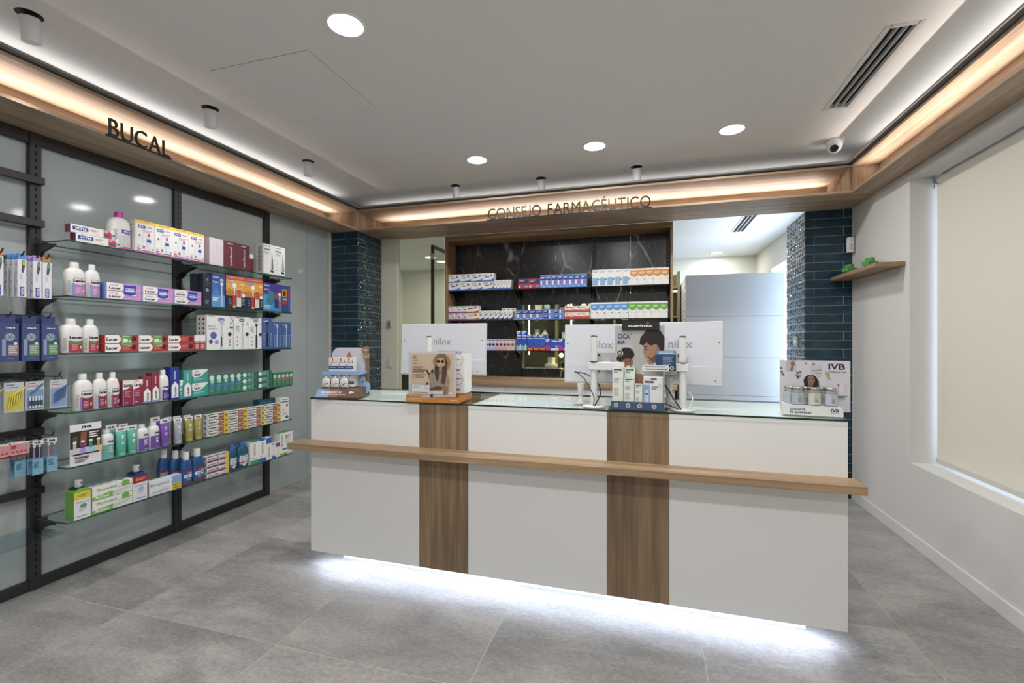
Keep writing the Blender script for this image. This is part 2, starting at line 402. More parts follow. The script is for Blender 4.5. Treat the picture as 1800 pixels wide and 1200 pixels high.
ch('top_board', lambda q: q.box(1.544, XR-0.001, -3.15, 4.275, ZB1-TH, ZB1, WY), 0)
ch('top_board', lambda q: q.box(XL-0.05, XR-0.001, 4.275, 4.795, ZB1-TH, ZB1, WX), 0)
ch('back_board', lambda q: q.box(XL-0.05, XL-0.03, -3.15, 4.275, ZB0+TH, ZB1-TH, WY), 0)
ch('back_board', lambda q: q.box(XR-0.02, XR-0.002, -3.15, 4.275, ZB0+TH, ZB1-TH, WY), 0)
ch('back_board', lambda q: q.box(-2.975, 1.544, 4.775, 4.795, ZB0+TH, ZB1-TH, WX), 0)
ch('end_cap', lambda q: q.box(XL-0.03, -2.975, 4.257, 4.275, ZB0+TH, ZB1-TH, WZ), 0)
ch('end_cap', lambda q: q.box(-2.995, -2.976, 4.276, 4.775, ZB0+TH, ZB1-TH, WZ), 0)
ch('end_cap', lambda q: q.box(1.544, XR-0.02, 4.257, 4.275, ZB0+TH, ZB1-TH, WZ), 0)
ch('end_cap', lambda q: q.box(1.526, 1.543, 4.276, 4.775, ZB0+TH, ZB1-TH, WZ), 0)
LEDW = (1.0, 0.89, 0.82)
def led(x0, x1, y0, y1, z0, z1, m):
    q = M(); q.box(x0, x1, y0, y1, z0, z1, m); return q.obj('led_strip', cn)
WARM = mat('ffe6cf', 0.4, emit=1.5); LZ = ZB0+TH+0.012
led(XL-0.029, XL-0.019, -3.0, 4.24, ZB0+TH, LZ-0.003, WARM); led(XR-0.031, XR-0.021, -3.0, 4.24, ZB0+TH, LZ-0.003, WARM); led(-2.95, 1.50, 4.764, 4.774, ZB0+TH, LZ-0.003, WARM)
area('cove_lamp_left', (XL-0.018, 0.60, LZ), 0.010, 7.2, LED_W*7.2, LEDW, (0, math.radians(180+30), 0), spread=84)
area('cove_lamp_right', (XR-0.034, 0.60, LZ), 0.010, 7.2, LED_W*7.2*0.8, LEDW, (0, math.radians(180-26), 0), spread=78)
area('cove_lamp_back', (-0.72, 4.760, LZ), 4.4, 0.010, LED_W*4.4, LEDW, (math.radians(180+30), 0, 0), spread=84)
# grey ledge carrying the cool strip that washes the ceiling
GL = mat('8b8986', 0.6); ZL = 2.802
def ledge_(x0, x1, y0, y1): q = M(); q.box(x0, x1, y0, y1, ZL, ZL+0.012, GL); q.obj('light_ledge', cn)
ledge_(XL-0.05, -2.940, -3.15, 4.240); ledge_(1.509, XR-0.001, -3.15, 4.240); ledge_(XL-0.05, XR-0.001, 4.240, 4.795)
q = M(); q.box(XL-0.05, -3.00, -3.15, 4.30, ZB1, ZL, mat('141312', 0.8)); q.box(1.57, XR-0.001, -3.15, 4.30, ZB1, ZL, mat('141312', 0.8)); q.box(XL-0.05, XR-0.001, 4.30, 4.795, ZB1, ZL, mat('141312', 0.8)); tag(q.obj('shadow_gap_fill', cn), kind='stuff')  # filler painted near-black to stand for the shade in the gap under the ledge
COOL = (1.0, 0.97, 0.96)
area('ceiling_wash_left', (-3.17, 0.60, ZL+0.016), 0.03, 7.2, COVE_W*7.2, COOL, (0, math.radians(180), 0))
area('ceiling_wash_right', (1.655, 0.60, ZL+0.016), 0.03, 7.2, COVE_W*7.2, COOL, (0, math.radians(180), 0))
area('ceiling_wash_back', (-0.72, 4.60, ZL+0.016), 4.6, 0.03, COVE_W*4.6*0.6, COOL, (math.radians(180), 0, 0))

# ------------------------------------------------------------------ lettering over shelves
INK = mat('161413', 0.5)
def sign(txt, org, direction, height, label, total):
    s = empty('wall_sign', label, 'sign', org, direction)
    widths = [(0.32 if c == ' ' else tmesh(c, 0, 0.0)[2]) for c in txt]
    gap = 0.10; tot = sum(widths)+gap*(len(txt)-1); sx = total/tot; x = 0
    for c, w_ in zip(txt, widths):
        if c != ' ':
            V, F, _ = tmesh(c, 0.0, 0.02, 4); lo_ = min(v[1] for v in V)
            if lo_ < -0.05: V = [(v[0], (v[1]-lo_)*CAP/(CAP-lo_), v[2]) for v in V]
            q = M(); sc = height/CAP
            q.add([((x+v[0])*sx, -0.004+v[2]*0.25, 0.006+v[1]*sc) for v in V], F, INK); q.obj('letter', s)
        x += w_+gap
    q = M(); q.box(-0.012, total+0.012, -0.010, 0.004, 0.0, 0.006, INK); q.obj('base_bar', s)
    return s
sign('BUCAL', (-2.970, 1.893, 2.572), math.pi/2, 0.100, 'black metal letters reading BUCAL on the edge of the left wooden canopy', 0.352)
sign('CONSEJO FARMACÉUTICO', (-1.50, 4.272, 2.572), 0, 0.104, 'black metal letters reading CONSEJO FARMACÉUTICO on the rear wooden canopy', 1.52)

# ------------------------------------------------------------------ ceiling fittings
def downlight(x, y, label, z=ZC, lamp=True, r=0.083, group=None, power=None):
    t = empty('downlight', label, 'ceiling light', (x, y, z), 0, group)
    q = M(); q.lathe([(r+0.012, 0.0), (r+0.012, -0.004), (r, -0.006), (r, 0.0)], mat('f2f2f0', 0.4), seg=40, caps=False); q.obj('trim_ring', t)
    q = M(); q.lathe([(r, -0.0045), (r*0.6, -0.0055), (0.001, -0.006)], mat('fff8ee', 0.4, emit=5.0), seg=40, caps=False); q.obj('diffuser', t)
    if lamp:
        l = area('downlight_lamp', (x, y, z-0.012), 2*r, 2*r, power or DOWN_W, NEUTRAL, shape='DISK')
    return t
downlight(-1.416, 1.939, 'large round recessed downlight nearest the camera, beside the ceiling hatch')
downlight(-1.401, 3.704, 'round downlight, left of the three over the counter')
downlight(-0.409, 3.704, 'round downlight, middle of the three over the counter')
downlight(0.586, 3.695, 'round downlight, right of the three, nearest the air grille')
for x in (-1.40, -0.41, 0.585):  # unseen lamps added behind the camera to light the shop; no fittings modelled
    for y in (0.15, -1.5):
        area('downlight_lamp', (x, y, ZC-0.012), 0.19, 0.19, DOWN_W, NEUTRAL, shape='DISK')
for x in (-0.41, 0.585): area('downlight_lamp', (x, 1.94, ZC-0.012), 0.19, 0.19, DOWN_W, NEUTRAL, shape='DISK')  # two more added lamps above the view, also without fittings
bl = 'round downlight in the back room ceiling, '
for (x, y, lb) in ((-3.25, 5.75, 'nearest the left tiled pier'), (-3.60, 7.25, 'left one of the close pair'), (-3.60, 7.70, 'right one of the close pair'), (1.067, 8.2, 'above the white dispensing cabinet')):
    downlight(x, y, bl+lb, z=ZCB, power=9.0, r=0.085)
area('downlight_lamp', (-0.6, 6.6, ZCB-0.012), 0.19, 0.19, 8, NEUTRAL, shape='DISK')
def spot(x, y, dx, dy, label, power=12):
    t = empty('spotlight', label, 'spotlight', (x, y, ZC))
    q = M(); q.lathe([(0.060, 0), (0.060, -0.003), (0.051, -0.004), (0.051, -0.001)], mat('e8e8e6', 0.4), seg=32, caps=False); q.obj('trim_ring', t)
    q = M(); q.lathe([(0.051, -0.0015), (0.001, -0.0016)], mat('0c0c0c', 0.6), seg=32, caps=False); q.obj('recess', t)
    ax = Vector((dx, dy, -1)).normalized(); top = Vector((0, 0, 0.005))+ax*(-0.0); q = M()
    q.rod(top+ax*0.02, top+ax*0.130, 0.037, mat('dcdce0', 0.4), 28); q.obj('lamp_body', t)
    q = M(); q.rod(top+ax*0.130, top+ax*0.1305, 0.031, mat('c8c4bc', 0.2, emit=0.15), 28); q.obj('lens', t)
    l = bpy.data.lights.new('spot_lamp', 'SPOT'); l.energy = power; l.spot_size = math.radians(70); l.spot_blend = 0.8; l.shadow_soft_size = 0.035; l.color = NEUTRAL
    o = bpy.data.objects.new('spot_lamp', l); o.location = Vector((x, y, ZC))+ax*0.14; o.rotation_euler = ax.to_track_quat('-Z', 'Y').to_euler(); COL.objects.link(o)
spot(-2.805, 1.455, -0.10, 0.12, 'white cylinder spotlight at the top left corner, nearest the camera', 30)
spot(-2.787, 2.382, -0.10, 0.10, 'white cylinder spotlight between the ceiling hatch and the BUCAL canopy', 30)
spot(-2.803, 3.324, -0.06, 0.06, 'white cylinder spotlight, farthest of the three along the left canopy', 22)
spot(-1.840, 4.262, 0.02, 0.25, 'white cylinder spotlight, left of the three along the rear canopy', 18)
spot(-0.978, 4.297, 0.02, 0.25, 'white cylinder spotlight, middle of the three along the rear canopy', 18)
spot(-0.100, 4.255, 0.02, 0.25, 'white cylinder spotlight, right of the three along the rear canopy', 18)
def grille(x0, x1, y0, y1, label, n=3, z=ZC):
    t = empty('air_grille', label, 'air vent', ((x0+x1)/2, (y0+y1)/2, z)); ox, oy = (x0+x1)/2, (y0+y1)/2
    fr = 0.022; q = M()
    for a in ((x0-fr, x0+0.004, y0-fr, y1+fr), (x1-0.004, x1+fr, y0-fr, y1+fr), (x0, x1, y0-fr, y0+0.004), (x0, x1, y1-0.004, y1+fr)):
        q.box(a[0]-ox, a[1]-ox, a[2]-oy, a[3]-oy, -0.004, 0.0, mat('dadad8', 0.4))
    q.obj('frame', t)
    q = M(); q.box(x0-ox, x1-ox, y0-oy, y1-oy, 0.024, 0.026, mat('0b0b0b', 0.8)); q.obj('backing', t)
    w_ = (x1-x0)/(n+1)
    for k in range(1, n+1):
        xc = x0-ox+k*w_
        q = M(); q.prism([(xc-0.0022, -0.003), (xc+0.0022, -0.003), (xc+0.0022, 0.020), (xc-0.0022, 0.020)], y0-oy, y1-oy, mat('d2d2d2', 0.4)); q.obj('slat', t)
grille(1.141, 1.260, 2.713, 3.544, 'white linear slot air diffuser in the ceiling near the right canopy', 2)
# back room grille sits on the ceiling surface
t = empty('air_grille', 'slot air diffuser in the back room ceiling above the white dispensing cabinet', 'air vent', (1.13, 6.25, ZCB))
q = M(); q.box(-0.085, 0.085, -0.45, 0.45, -0.005, 0, mat('d8d8d6', 0.4)); q.obj('frame', t)
for k in range(3):
    q = M(); q.box(-0.062+k*0.043, -0.030+k*0.043, -0.42, 0.42, -0.0065, -0.0045, mat('0b0b0b', 0.7)); q.obj('slot', t)
# dome security camera
t = empty('security_camera', 'white turret security camera on the ceiling in the right rear corner', 'camera', (1.375, 4.12, ZC))
q = M(); q.lathe([(0.060, 0.0), (0.062, -0.012), (0.058, -0.03), (0.050, -0.055), (0.046, -0.06)], mat('e6e6e8', 0.35), seg=32); q.obj('mount', t)
q = M(); V = []
q.lathe([(0.001, -0.100), (0.020, -0.098), (0.036, -0.088), (0.044, -0.072), (0.046, -0.058), (0.042, -0.045)], mat('e6e6e8', 0.3), seg=32, caps=False); q.obj('ball', t)
ax = Vector((-0.33, -0.85, -0.42)).normalized(); c0 = Vector((0, 0, -0.058))
q = M(); q.rod(c0+ax*0.038, c0+ax*0.050, 0.027, mat('101012', 0.15), 24); q.rod(c0+ax*0.050, c0+ax*0.0512, 0.022, mat('24242a', 0.05), 24)
q.rod(c0+ax*0.0512, c0+ax*0.052, 0.009, mat('050507', 0.02), 16); q.obj('lens', t)
# motion detector
t = empty('motion_detector', 'white motion detector fixed in the corner above the dark tiled pier', 'detector', (1.70, 4.735, 2.17))
q = M(); q.loft([(0.0, 0.026, 0.016, 3), (0.01, 0.030, 0.02, 3), (0.12, 0.030, 0.022, 3), (0.135, 0.024, 0.016, 3)], mat('dedede', 0.4)); q.obj('housing', t)
q = M(); q.box(-0.016, 0.016, -0.025, -0.019, 0.03, 0.075, mat('c5c5c8', 0.2)); q.obj('lens', t)
q = M(); q.box(-0.003, 0.003, -0.0235, -0.020, 0.10, 0.106, mat('303030', 0.3)); q.box(-0.003, 0.003, -0.0235, -0.020, 0.115, 0.121, mat('303030', 0.3)); q.obj('indicator', t)
# window: sill trim, blind and glazing
q = M(); q.box(XR+0.24, XR+0.26, wy0, wy1, wz0, wz1, glass('window_glass', (0.95, 0.97, 1.0))); w1 = struct('window_1', q)
q = M()
for a in ((wy0, wy0+0.05, wz0, wz1), (wy1-0.05, wy1, wz0, wz1), (wy0, wy1, wz0, wz0+0.05), (wy0, wy1, wz1-0.05, wz1)):
    q.box(XR+0.225, XR+0.275, a[0], a[1], a[2], a[3], mat('d8dadc', 0.4))
q.obj('window_frame', w1)
t = empty('roller_blind', 'cream roller blind pulled down over the right window', 'blind', (XR+0.142, 2.4, 2.5))
q = M(); q.box(-0.001, 0.001, -1.38, 1.420, -1.90, -0.005, fabric_blind()); q.obj('fabric', t)
q = M(); q.box(-0.008, 0.008, -1.38, 1.420, -1.925, -1.89, mat('cfccc0', 0.5), 0.003); q.obj('bottom_bar', t)
q = M(); q.rod((0.02, -1.38, 0.0), (0.02, 1.40, 0.0), 0.016, mat('cfccc0', 0.5), 16); q.obj('roller', t)
q = M(); q.box(-0.02, 0.05, 1.424, 1.430, -0.035, 0.022, mat('b8b8ba', 0.3, 0.6)); q.rod((-0.03, 1.405, -0.03), (-0.03, 1.36, -0.055), 0.004, mat('8a8a8c', 0.3, 0.8)); q.obj('bracket', t)
q = M(); q.tube([(0.02, 1.43, 0.01), (-0.012, 1.425, -0.02), (-0.018, 1.42, -0.07)], 0.0035, mat('8a8a8c', 0.4)); q.obj('cord_loop', t)
q = M(); q.box(XR+0.24, XR+0.26, 5.37, 7.6, 0.5, 2.45, glass('window_glass_back', (0.95, 0.97, 1.0))); struct('window_2', q)
area('sky_light_back_window', (XR+0.35, 6.3, 1.5), 1.9, 1.9, 110, (0.72, 0.84, 1.0), (0, math.radians(90), 0))
area('sky_light_front_window', (XR+0.32, 2.43, 1.55), 1.9, 2.8, 18, (0.72, 0.84, 1.0), (0, math.radians(90), 0))

# wall shelf with the two green crosses
t = empty('wall_shelf', 'small oak shelf on the right wall next to the tiled pier', 'shelf', (XR, 4.33, 1.925))
q = M(); q.box(-0.181, 0, -0.427, 0.43, 0, 0.032, wood('y', seed=9), 0.002); q.obj('board', t)
def cross3d(label, x, y, s, rz):
    q = M(); g = mat('3f9a3c', 0.5); a = s/6; b_ = s/2
    q.prism([(-a, -b_), (a, -b_), (a, -a), (b_, -a), (b_, a), (a, a), (a, b_), (-a, b_), (-a, a), (-b_, a), (-b_, -a), (-a, -a)], -s*0.32, s*0.32, g)
    o = q.obj('pharmacy_cross', None, (x, y, 1.957+b_), rz); q = M()
    return tag(o, label, 'ornament', 'green crosses on the small wall shelf')
cross3d('green block cross ornament at the far left end of the wall shelf', 1.652, 4.62, 0.092, 0.5)
cross3d('green block cross ornament nearer the wall on the wall shelf', 1.668, 4.28, 0.092, 0.5)

# ------------------------------------------------------------------ LEFT SHELVING WALL
SZ = [None, 1.949, 1.645, 1.330, 1.005, 0.704, 0.405]
fr = empty('shelving_frame', 'black metal wall frame with slotted uprights and grey glass panels', 'shelving', (XL, 2.0, 0))
def part(name, parent, fn):
    q = M(); fn(q); p = q.obj(name, parent); l = parent.location; p.matrix_parent_inverse = Matrix.Translation(-Vector(l)); return p
UPR = (0.86, 1.74, 2.562, 3.391)
for y in UPR:
    up = part('upright', fr, lambda q: (q.box(XL-0.05, XL, y-0.026, y+0.026, 0, 2.56, BLK, 0.002)))
    def slots(q):
        z = 0.08
        while z < 2.5:
            q.box(XL-0.001, XL+0.0006, y-0.003, y+0.003, z, z+0.02, mat('050505', 0.9)); z += 0.04
    q = M(); slots(q); q.obj('slots', up)
for (a, b_) in zip(UPR, UPR[1:]):
    part('top_rail', fr, lambda q: q.box(XL-0.045, XL-0.006, a+0.026, b_-0.026, 2.50, 2.56, BLK, 0.002))
    part('bottom_rail', fr, lambda q: q.box(XL-0.045, XL-0.006, a+0.026, b_-0.026, 0.0, 0.06, BLK, 0.002))
    part('glass_panel', fr, lambda q: q.box(XG-0.006, XG+0.004, a+0.026, b_-0.026, 0.06, 2.50, FROST))
q = M(); q.box(-3.355, XL, -3.1, 0.83, 0, 2.56, mat('dcdad6', 0.5)); tag(q.obj('side_cabinet'), 'tall white cabinet continuing the left wall outside the picture', 'cabinet')
def bracket(q, y, s=1):
    q.prism([(XL-0.002, -0.075), (XL-0.002, 0.012), (XL+0.125, -0.004), (XL+0.135, -0.010), (XL+0.125, -0.020), (XL+0.05, -0.045), (XL+0.01, -0.085)], y-0.008, y+0.008, BLK)
    q.rod((XL+0.125, y, -0.012), (XL+0.142, y, -0.012), 0.010, BLK, 10); q.rod((XL+0.06, y-0.010, 0.008), (XL+0.06, y+0.010, 0.008), 0.009, BLK, 10)
def glass_box(q, x0, x1, y0, y1, z0, z1, g=GLASS, e=EDGE):
    V = [(x, y, z) for x in (x0, x1) for y in (y0, y1) for z in (z0, z1)]
    q.add(V, [(0, 2, 6, 4), (1, 5, 7, 3)], g); q.add(V, [(0, 1, 3, 2), (4, 6, 7, 5), (0, 4, 5, 1), (2, 3, 7, 6)], e)
ordn = ['', 'topmost', 'second from the top', 'third from the top', 'fourth from the top', 'fifth from the top', 'lowest']
for k in range(1, 7):
    for side, (a, b_) in enumerate(((1.735, 2.560), (2.566, 3.388))):
        t = empty('glass_shelf', '%s clear glass shelf in the %s bay of the left wall' % (ordn[k], 'nearer' if side == 0 else 'farther'), 'shelf', (XL, (a+b_)/2, SZ[k]), 0, 'glass shelves on the left wall')
        q = M(); glass_box(q, 0.003, 0.268, a-(a+b_)/2, b_-(a+b_)/2, -0.008, 0); q.obj('glass_plate', t)
        for yy in ((a+0.012, b_-0.014) if side == 0 else (a+0.02, b_-0.006)):
            q = M(); bracket(q, yy-(a+b_)/2); p = q.obj('bracket', t); p.location = (-XL, 0, -0.009)
# cross rails and hook rails of the nearest bay
for k, (z, lb) in enumerate(((2.295, 'topmost'), (2.055, 'second from the top'), (0.56, 'lowest'))):
    q = M(); q.box(XL, XL+0.03, 0.84, 1.766, z-0.02, z+0.02, BLK, 0.002)
    tag(q.obj('cross_rail'), '%s bare black cross rail at the left edge of the shelving' % lb, 'rail', 'black cross rails in the nearest bay')
q = M(); q.box(XL, XL+0.26, 0.84, 1.73, 0.352, 0.36, glass('smoked_glass', (0.8, 0.85, 0.88)), 0.001); tag(q.obj('low_glass_shelf'), 'low glass shelf at the left edge of the picture near the floor', 'shelf')
exec_rows = []
# ------------------------------------------------------------------ PRODUCTS
def mapf(w, d, h, depthf=None):
    return lambda x, z, l: (x*w, -0.0004*l, z*h)
class Face:
    """prints shapes and words on a face; mp(u,v,layer) -> local point, w/h real size of face"""
    def __init__(s, q, w, h, mp, nx=1): s.q = q; s.w = w; s.h = h; s.mp = mp; s.l = 1; s.nx = nx
    def rect(s, x0, x1, z0, z1, c, bow=0.0):
        s.l += 0.35; n = max(s.nx, 8 if bow else 1); V = []; F = []
        for i in range(n+1):
            t = i/n; x = x0+(x1-x0)*t; zt = z1+bow*(1-(2*t-1)**2)
            V += [s.mp(x, z0, s.l), s.mp(x, zt, s.l)]
        for i in range(n): F.append((2*i, 2*i+2, 2*i+3, 2*i+1))
        s.q.add(V, F, c)
    def poly(s, pts, c):
        s.l += 0.35; s.q.add([s.mp(x, z, s.l) for x, z in pts], [tuple(range(len(pts)))], c)
    def disc(s, cx, cz, r, c, n=16, sx=1.0):
        s.l += 0.35; k = s.w/s.h
        s.q.add([s.mp(cx+r*sx*math.cos(2*math.pi*i/n), cz+r*k*math.sin(2*math.pi*i/n), s.l) for i in range(n)], [tuple(range(n))], c)
    def text(s, tx, x, z, hh, c, bold=0.02, fit=None, align='l', rot=False):
        s.l += 0.35; V, F, w_ = tmesh(tx, bold); sc = hh*s.h/CAP
        sx = sc
        if fit: sx = fit*(s.h if rot else s.w)/w_
        o = []
        if not rot:
            off = 0 if align == 'l' else (-w_*sx/s.w/2 if align == 'c' else -w_*sx/s.w)
            for v in V: o.append(s.mp(x+off+v[0]*sx/s.w, z+v[1]*sc/s.h, s.l))
        else:
            for v in V: o.append(s.mp(x-v[1]*(hh*s.w/CAP)/s.w, z+v[0]*sx/s.h, s.l))
        s.q.add(o, F, c)
    def lines(s, x0, x1, z0, z1, n, c, vary=True):
        for i in range(n):
            zt = z1-(z1-z0)*i/n; xe = x1-(x1-x0)*(0.35*((i*37 % 10)/10) if vary else 0)
            s.rect(x0, xe, zt-(z1-z0)/n*0.5, zt, c)

def carton(w, d, h, body, front=None, left=None, right=None, top=None, bev=0.0008):
    q = M(); q.box(0, w, 0, d, 0, h, mat(body) if isinstance(body, str) else body, bev)
    if front: front(Face(q, w, h, lambda x, z, l: (x*w, -0.0003*l, z*h)))
    if left: left(Face(q, d, h, lambda x, z, l: (-0.0003*l, d-x*d, z*h)))
    if right: right(Face(q, d, h, lambda x, z, l: (w+0.0003*l, x*d, z*h)))
    if top: top(Face(q, w, d, lambda x, y, l: (x*w, y*d, h+0.0003*l)))
    return q

R_LEFT = math.pi/2
def place_left(x, y, z): return (x, y, z)
cartons = {}
def put(key, build, name, loc, rz, label, cat='box', group=None):
    """first use builds, later uses share the mesh"""
    if key in cartons:
        o = cartons[key].copy(); COL.objects.link(o); o.location = loc; o.rotation_euler = (0, 0, rz)
        for kk in ('group',):
            if kk in o: del o[kk]
    else:
        q = build(); o = q.obj(name, None, loc, rz); cartons[key] = o
    return tag(o, label, cat, group)
E1 = 'e9e8e4'; NAVY = '1c2f86'; RED = 'b01f2a'; MAG = 'c0268f'

# -- designs
def d_vitis_box(f):
    f.rect(0.05, 0.42, 0.35, 0.80, '1d2a9a'); f.text('VITIS', 0.09, 0.44, 0.26, 'f2f2f2', 0.03, 0.29)
    f.lines(0.47, 0.66, 0.42, 0.72, 2, 'c98a8a'); f.lines(0.05, 0.40, 0.18, 0.26, 1, 'b9b3b0'); f.poly([(0.6, 0.2), (0.66, 0.16), (0.66, 0.26)], 'c4242c')
    f.poly([(0.80, 0.04), (1.0, 0.04), (1.0, 0.62), (0.95, 0.97), (0.80, 0.97)], 'c81e28'); f.lines(0.82, 0.93, 0.60, 0.90, 3, 'f3dada'); f.rect(0.815, 0.95, 0.22, 0.45, '3050b4')
def d_vitis_box_end(f): f.rect(0, 1, 0, 1, '8d1820'); f.rect(0.45, 0.8, 0.15, 0.9, '2a3c90')
def d_pack(f):
    f.rect(0, 1, 0.90, 1, 'f0cf3e'); f.lines(0.25, 0.85, 0.93, 0.97, 1, 'c98a20'); f.rect(0.14, 0.52, 0.76, 0.85, '1d2a9a'); f.text('VITIS', 0.17, 0.785, 0.045, 'f2f2f2', 0.03, 0.31)
    f.lines(0.60, 0.88, 0.77, 0.83, 1, 'd88aa5'); f.lines(0.4, 0.9, 0.62, 0.72, 2, 'd8b5c4')
    f.rect(0.36, 0.50, 0.22, 0.58, 'dfe3ea'); f.rect(0.38, 0.5, 0.13, 0.22, 'c4548a'); f.rect(0.60, 0.82, 0.10, 0.52, 'd8dde8'); f.rect(0.60, 0.82, 0.34, 0.44, '2e4a9a'); f.rect(0.65, 0.77, 0.52, 0.62, 'c8408e')
    f.disc(0.22, 0.53, 0.05, '4d5358'); f.rect(0.08, 0.28, 0.10, 0.13, 'c0408a'); f.rect(0.1, 0.26, 0.16, 0.24, 'cfcfd2'); f.disc(0.92, 0.14, 0.05, 'd06a9a')
    f.rect(0.10, 1.0, 0.055, 0.075, '1d2a9a'); f.rect(0, 1, 0, 0.035, 'c81a86')
def d_flosser(f):
    f.rect(0.08, 0.62, 0.80, 0.85, '2f9aa0'); f.lines(0.10, 0.60, 0.90, 0.94, 1, '6a7580'); f.lines(0.1, 0.6, 0.66, 0.76, 3, 'a9adb0')
    f.poly([(0.62, 0.10), (0.90, 0.08), (0.86, 0.30), (0.80, 0.66), (0.74, 0.80), (0.70, 0.5)], 'b8bcc0'); f.poly([(0.62, 0.10), (0.90, 0.08), (0.90, 0.13), (0.64, 0.16)], '18191c'); f.poly([(0.80, 0.2), (0.88, 0.16), (0.84, 0.5), (0.79, 0.66)], '26282c')
    for i in range(4): f.disc(0.22, 0.20+0.1*i, 0.035, '8b9094', 8)
    f.poly([(0, 0), (1, 0.0), (1, 0.04), (0.8, 0.02), (0, 0.03)], '2f9aa0')
def d_gingi(f):
    f.rect(0, 1, 0, 1, 'c88cc4'); f.rect(0, 0.035, 0, 1, '4f8fd0'); f.poly([(0.05, 0.06), (0.45, 0.06), (0.53, 0.48), (0.45, 0.95), (0.05, 0.95)], 'eceae6')
    f.text('Gingi', 0.13, 0.62, 0.20, 'c070b4', 0.02, 0.22); f.text('Lacer', 0.11, 0.22, 0.26, '17181c', 0.04, 0.32); f.lines(0.6, 0.95, 0.1, 0.3, 2, 'dcb4da')
def d_promo_blue(f):
    f.poly([(0, 0.1), (0.5, 0.0), (0.97, 0.12), (1, 1), (0, 1)], '1f35ae'); f.text('FORMATO', 0.12, 0.62, 0.12, 'e8e8f4', 0.03, 0.74); f.text('AHORRO', 0.10, 0.38, 0.18, 'ffffff', 0.04, 0.8); f.lines(0.25, 0.7, 0.22, 0.30, 1, 'b0b8e8')
def d_lacer(f):
    f.rect(0, 1, 0, 1, 'b3272a'); f.poly([(0.03, 0.04), (0.42, 0.04), (0.50, 0.5), (0.42, 0.96), (0.03, 0.96)], 'eceae6'); f.text('Lacer', 0.06, 0.32, 0.34, '17181c', 0.04, 0.34)
    f.lines(0.53, 0.78, 0.2, 0.75, 3, 'd87a6a'); f.poly([(0.80, 0.75), (0.88, 0.85), (0.96, 0.75), (0.95, 0.4), (0.88, 0.18), (0.81, 0.4)], '3a1a1a')
def d_promo_green(f):
    f.poly([(0, 0.0), (0.97, 0.08), (1, 1), (0, 1)], '5f9a2e'); f.text('30', 0.14, 0.34, 0.34, 'f4f8ee', 0.05, 0.5); f.text('%', 0.68, 0.34, 0.2, 'f4f8ee', 0.03); f.lines(0.15, 0.8, 0.78, 0.9, 1, 'cfe0b4'); f.lines(0.2, 0.8, 0.12, 0.22, 1, 'cfe0b4')
def d_vert(f, word, sub=None):
    f.rect(0.3, 0.7, 0.90, 0.93, 'e0d0d4'); f.text(word, 0.62, 0.12, 0.16, 'ead8dc', 0.01, 0.66, rot=True); f.disc(0.5, 0.06, 0.03, 'c0a0a6', 8)
def brush(f, cx, z0, z1, body, head='d8dce4', w=0.06):
    f.rect(cx-w, cx+w, z0, z0+(z1-z0)*0.55, body); f.rect(cx-w*0.4, cx+w*0.4, z0+(z1-z0)*0.55, z1-0.04, head); f.disc(cx, z1-0.03, w*1.5, head, 12)
def oralb(f, x, z, hh, w, c='1c3f94'):
    f.disc(x+w/2, z+hh*0.35, w*0.56, c, 18) if False else f.poly([(x-0.03, z+hh*0.35), (x+0.02, z-hh*0.5), (x+w-0.02, z-hh*0.5), (x+w+0.03, z+hh*0.35), (x+w-0.02, z+hh*1.3), (x+0.02, z+hh*1.3)], c)
    f.text('Oral-B', x+0.01, z, hh*0.8, 'f4f4f6', 0.03, w-0.02)
def d_oral_pack(f):
    oralb(f, 0.42, 0.86, 0.05, 0.22); f.rect(0.02, 0.28, 0.965, 0.99, '3a8a3a'); f.text('PACK', 0.05, 0.66, 0.05, '2b3560', 0.0, 0.26); f.text('OFERTA', 0.05, 0.58, 0.05, '2b3560', 0.0, 0.36)
    f.disc(0.24, 0.42, 0.12, '4a68b4'); f.disc(0.14, 0.24, 0.07, '3c4a7c'); f.disc(0.36, 0.23, 0.075, '8a98d0'); brush(f, 0.55, 0.02, 0.84, 'c4cad4', 'b8c0d8', 0.055); f.rect(0.52, 0.56, 0.1, 0.38, '15161c')
    f.disc(0.86, 0.46, 0.07, '22262c'); f.disc(0.86, 0.30, 0.035, '9aa'+'0a6'); f.disc(0.86, 0.22, 0.03, '404850'); f.disc(0.86, 0.14, 0.035, '9aa0a6'); f.rect(0.85, 0.99, 0.64, 0.69, '2a58b8'); f.disc(0.90, 0.79, 0.04, '9aa0a6'); f.poly([(0.84, 0.99), (0.88, 0.99), (0.99, 0.84), (0.99, 0.88)], '7c2430')
def d_oral_white(f, dark='c8ccd2', hd='aab4c0'):
    oralb(f, 0.36, 0.88, 0.05, 0.34); f.rect(0.1, 0.75, 0.965, 0.99, '3a8a3a'); brush(f, 0.58, 0.02, 0.80, dark, hd, 0.07)
    f.lines(0.12, 0.40, 0.52, 0.72, 4, 'a8acb2'); f.disc(0.88, 0.47, 0.11, '2c3238'); f.disc(0.9, 0.80, 0.06, 'a0a6ac', 10)
    for i in range(3): f.disc(0.22, 0.38-0.12*i, 0.045, '888e96', 10)
def d_oral_blue(f, dark='1a1c22'):
    f.rect(0, 1, 0, 1, '44639e'); f.text('Oral-B', 0.15, 0.88, 0.035, 'f0f2f8', 0.03, 0.4); brush(f, 0.50, 0.06, 0.86, dark, dark if dark[0] == '1' else 'b8c4dc', 0.08)
    f.lines(0.12, 0.3, 0.08, 0.5, 6, '7f9acb'); f.lines(0.72, 0.92, 0.08, 0.5, 6, '7f9acb')
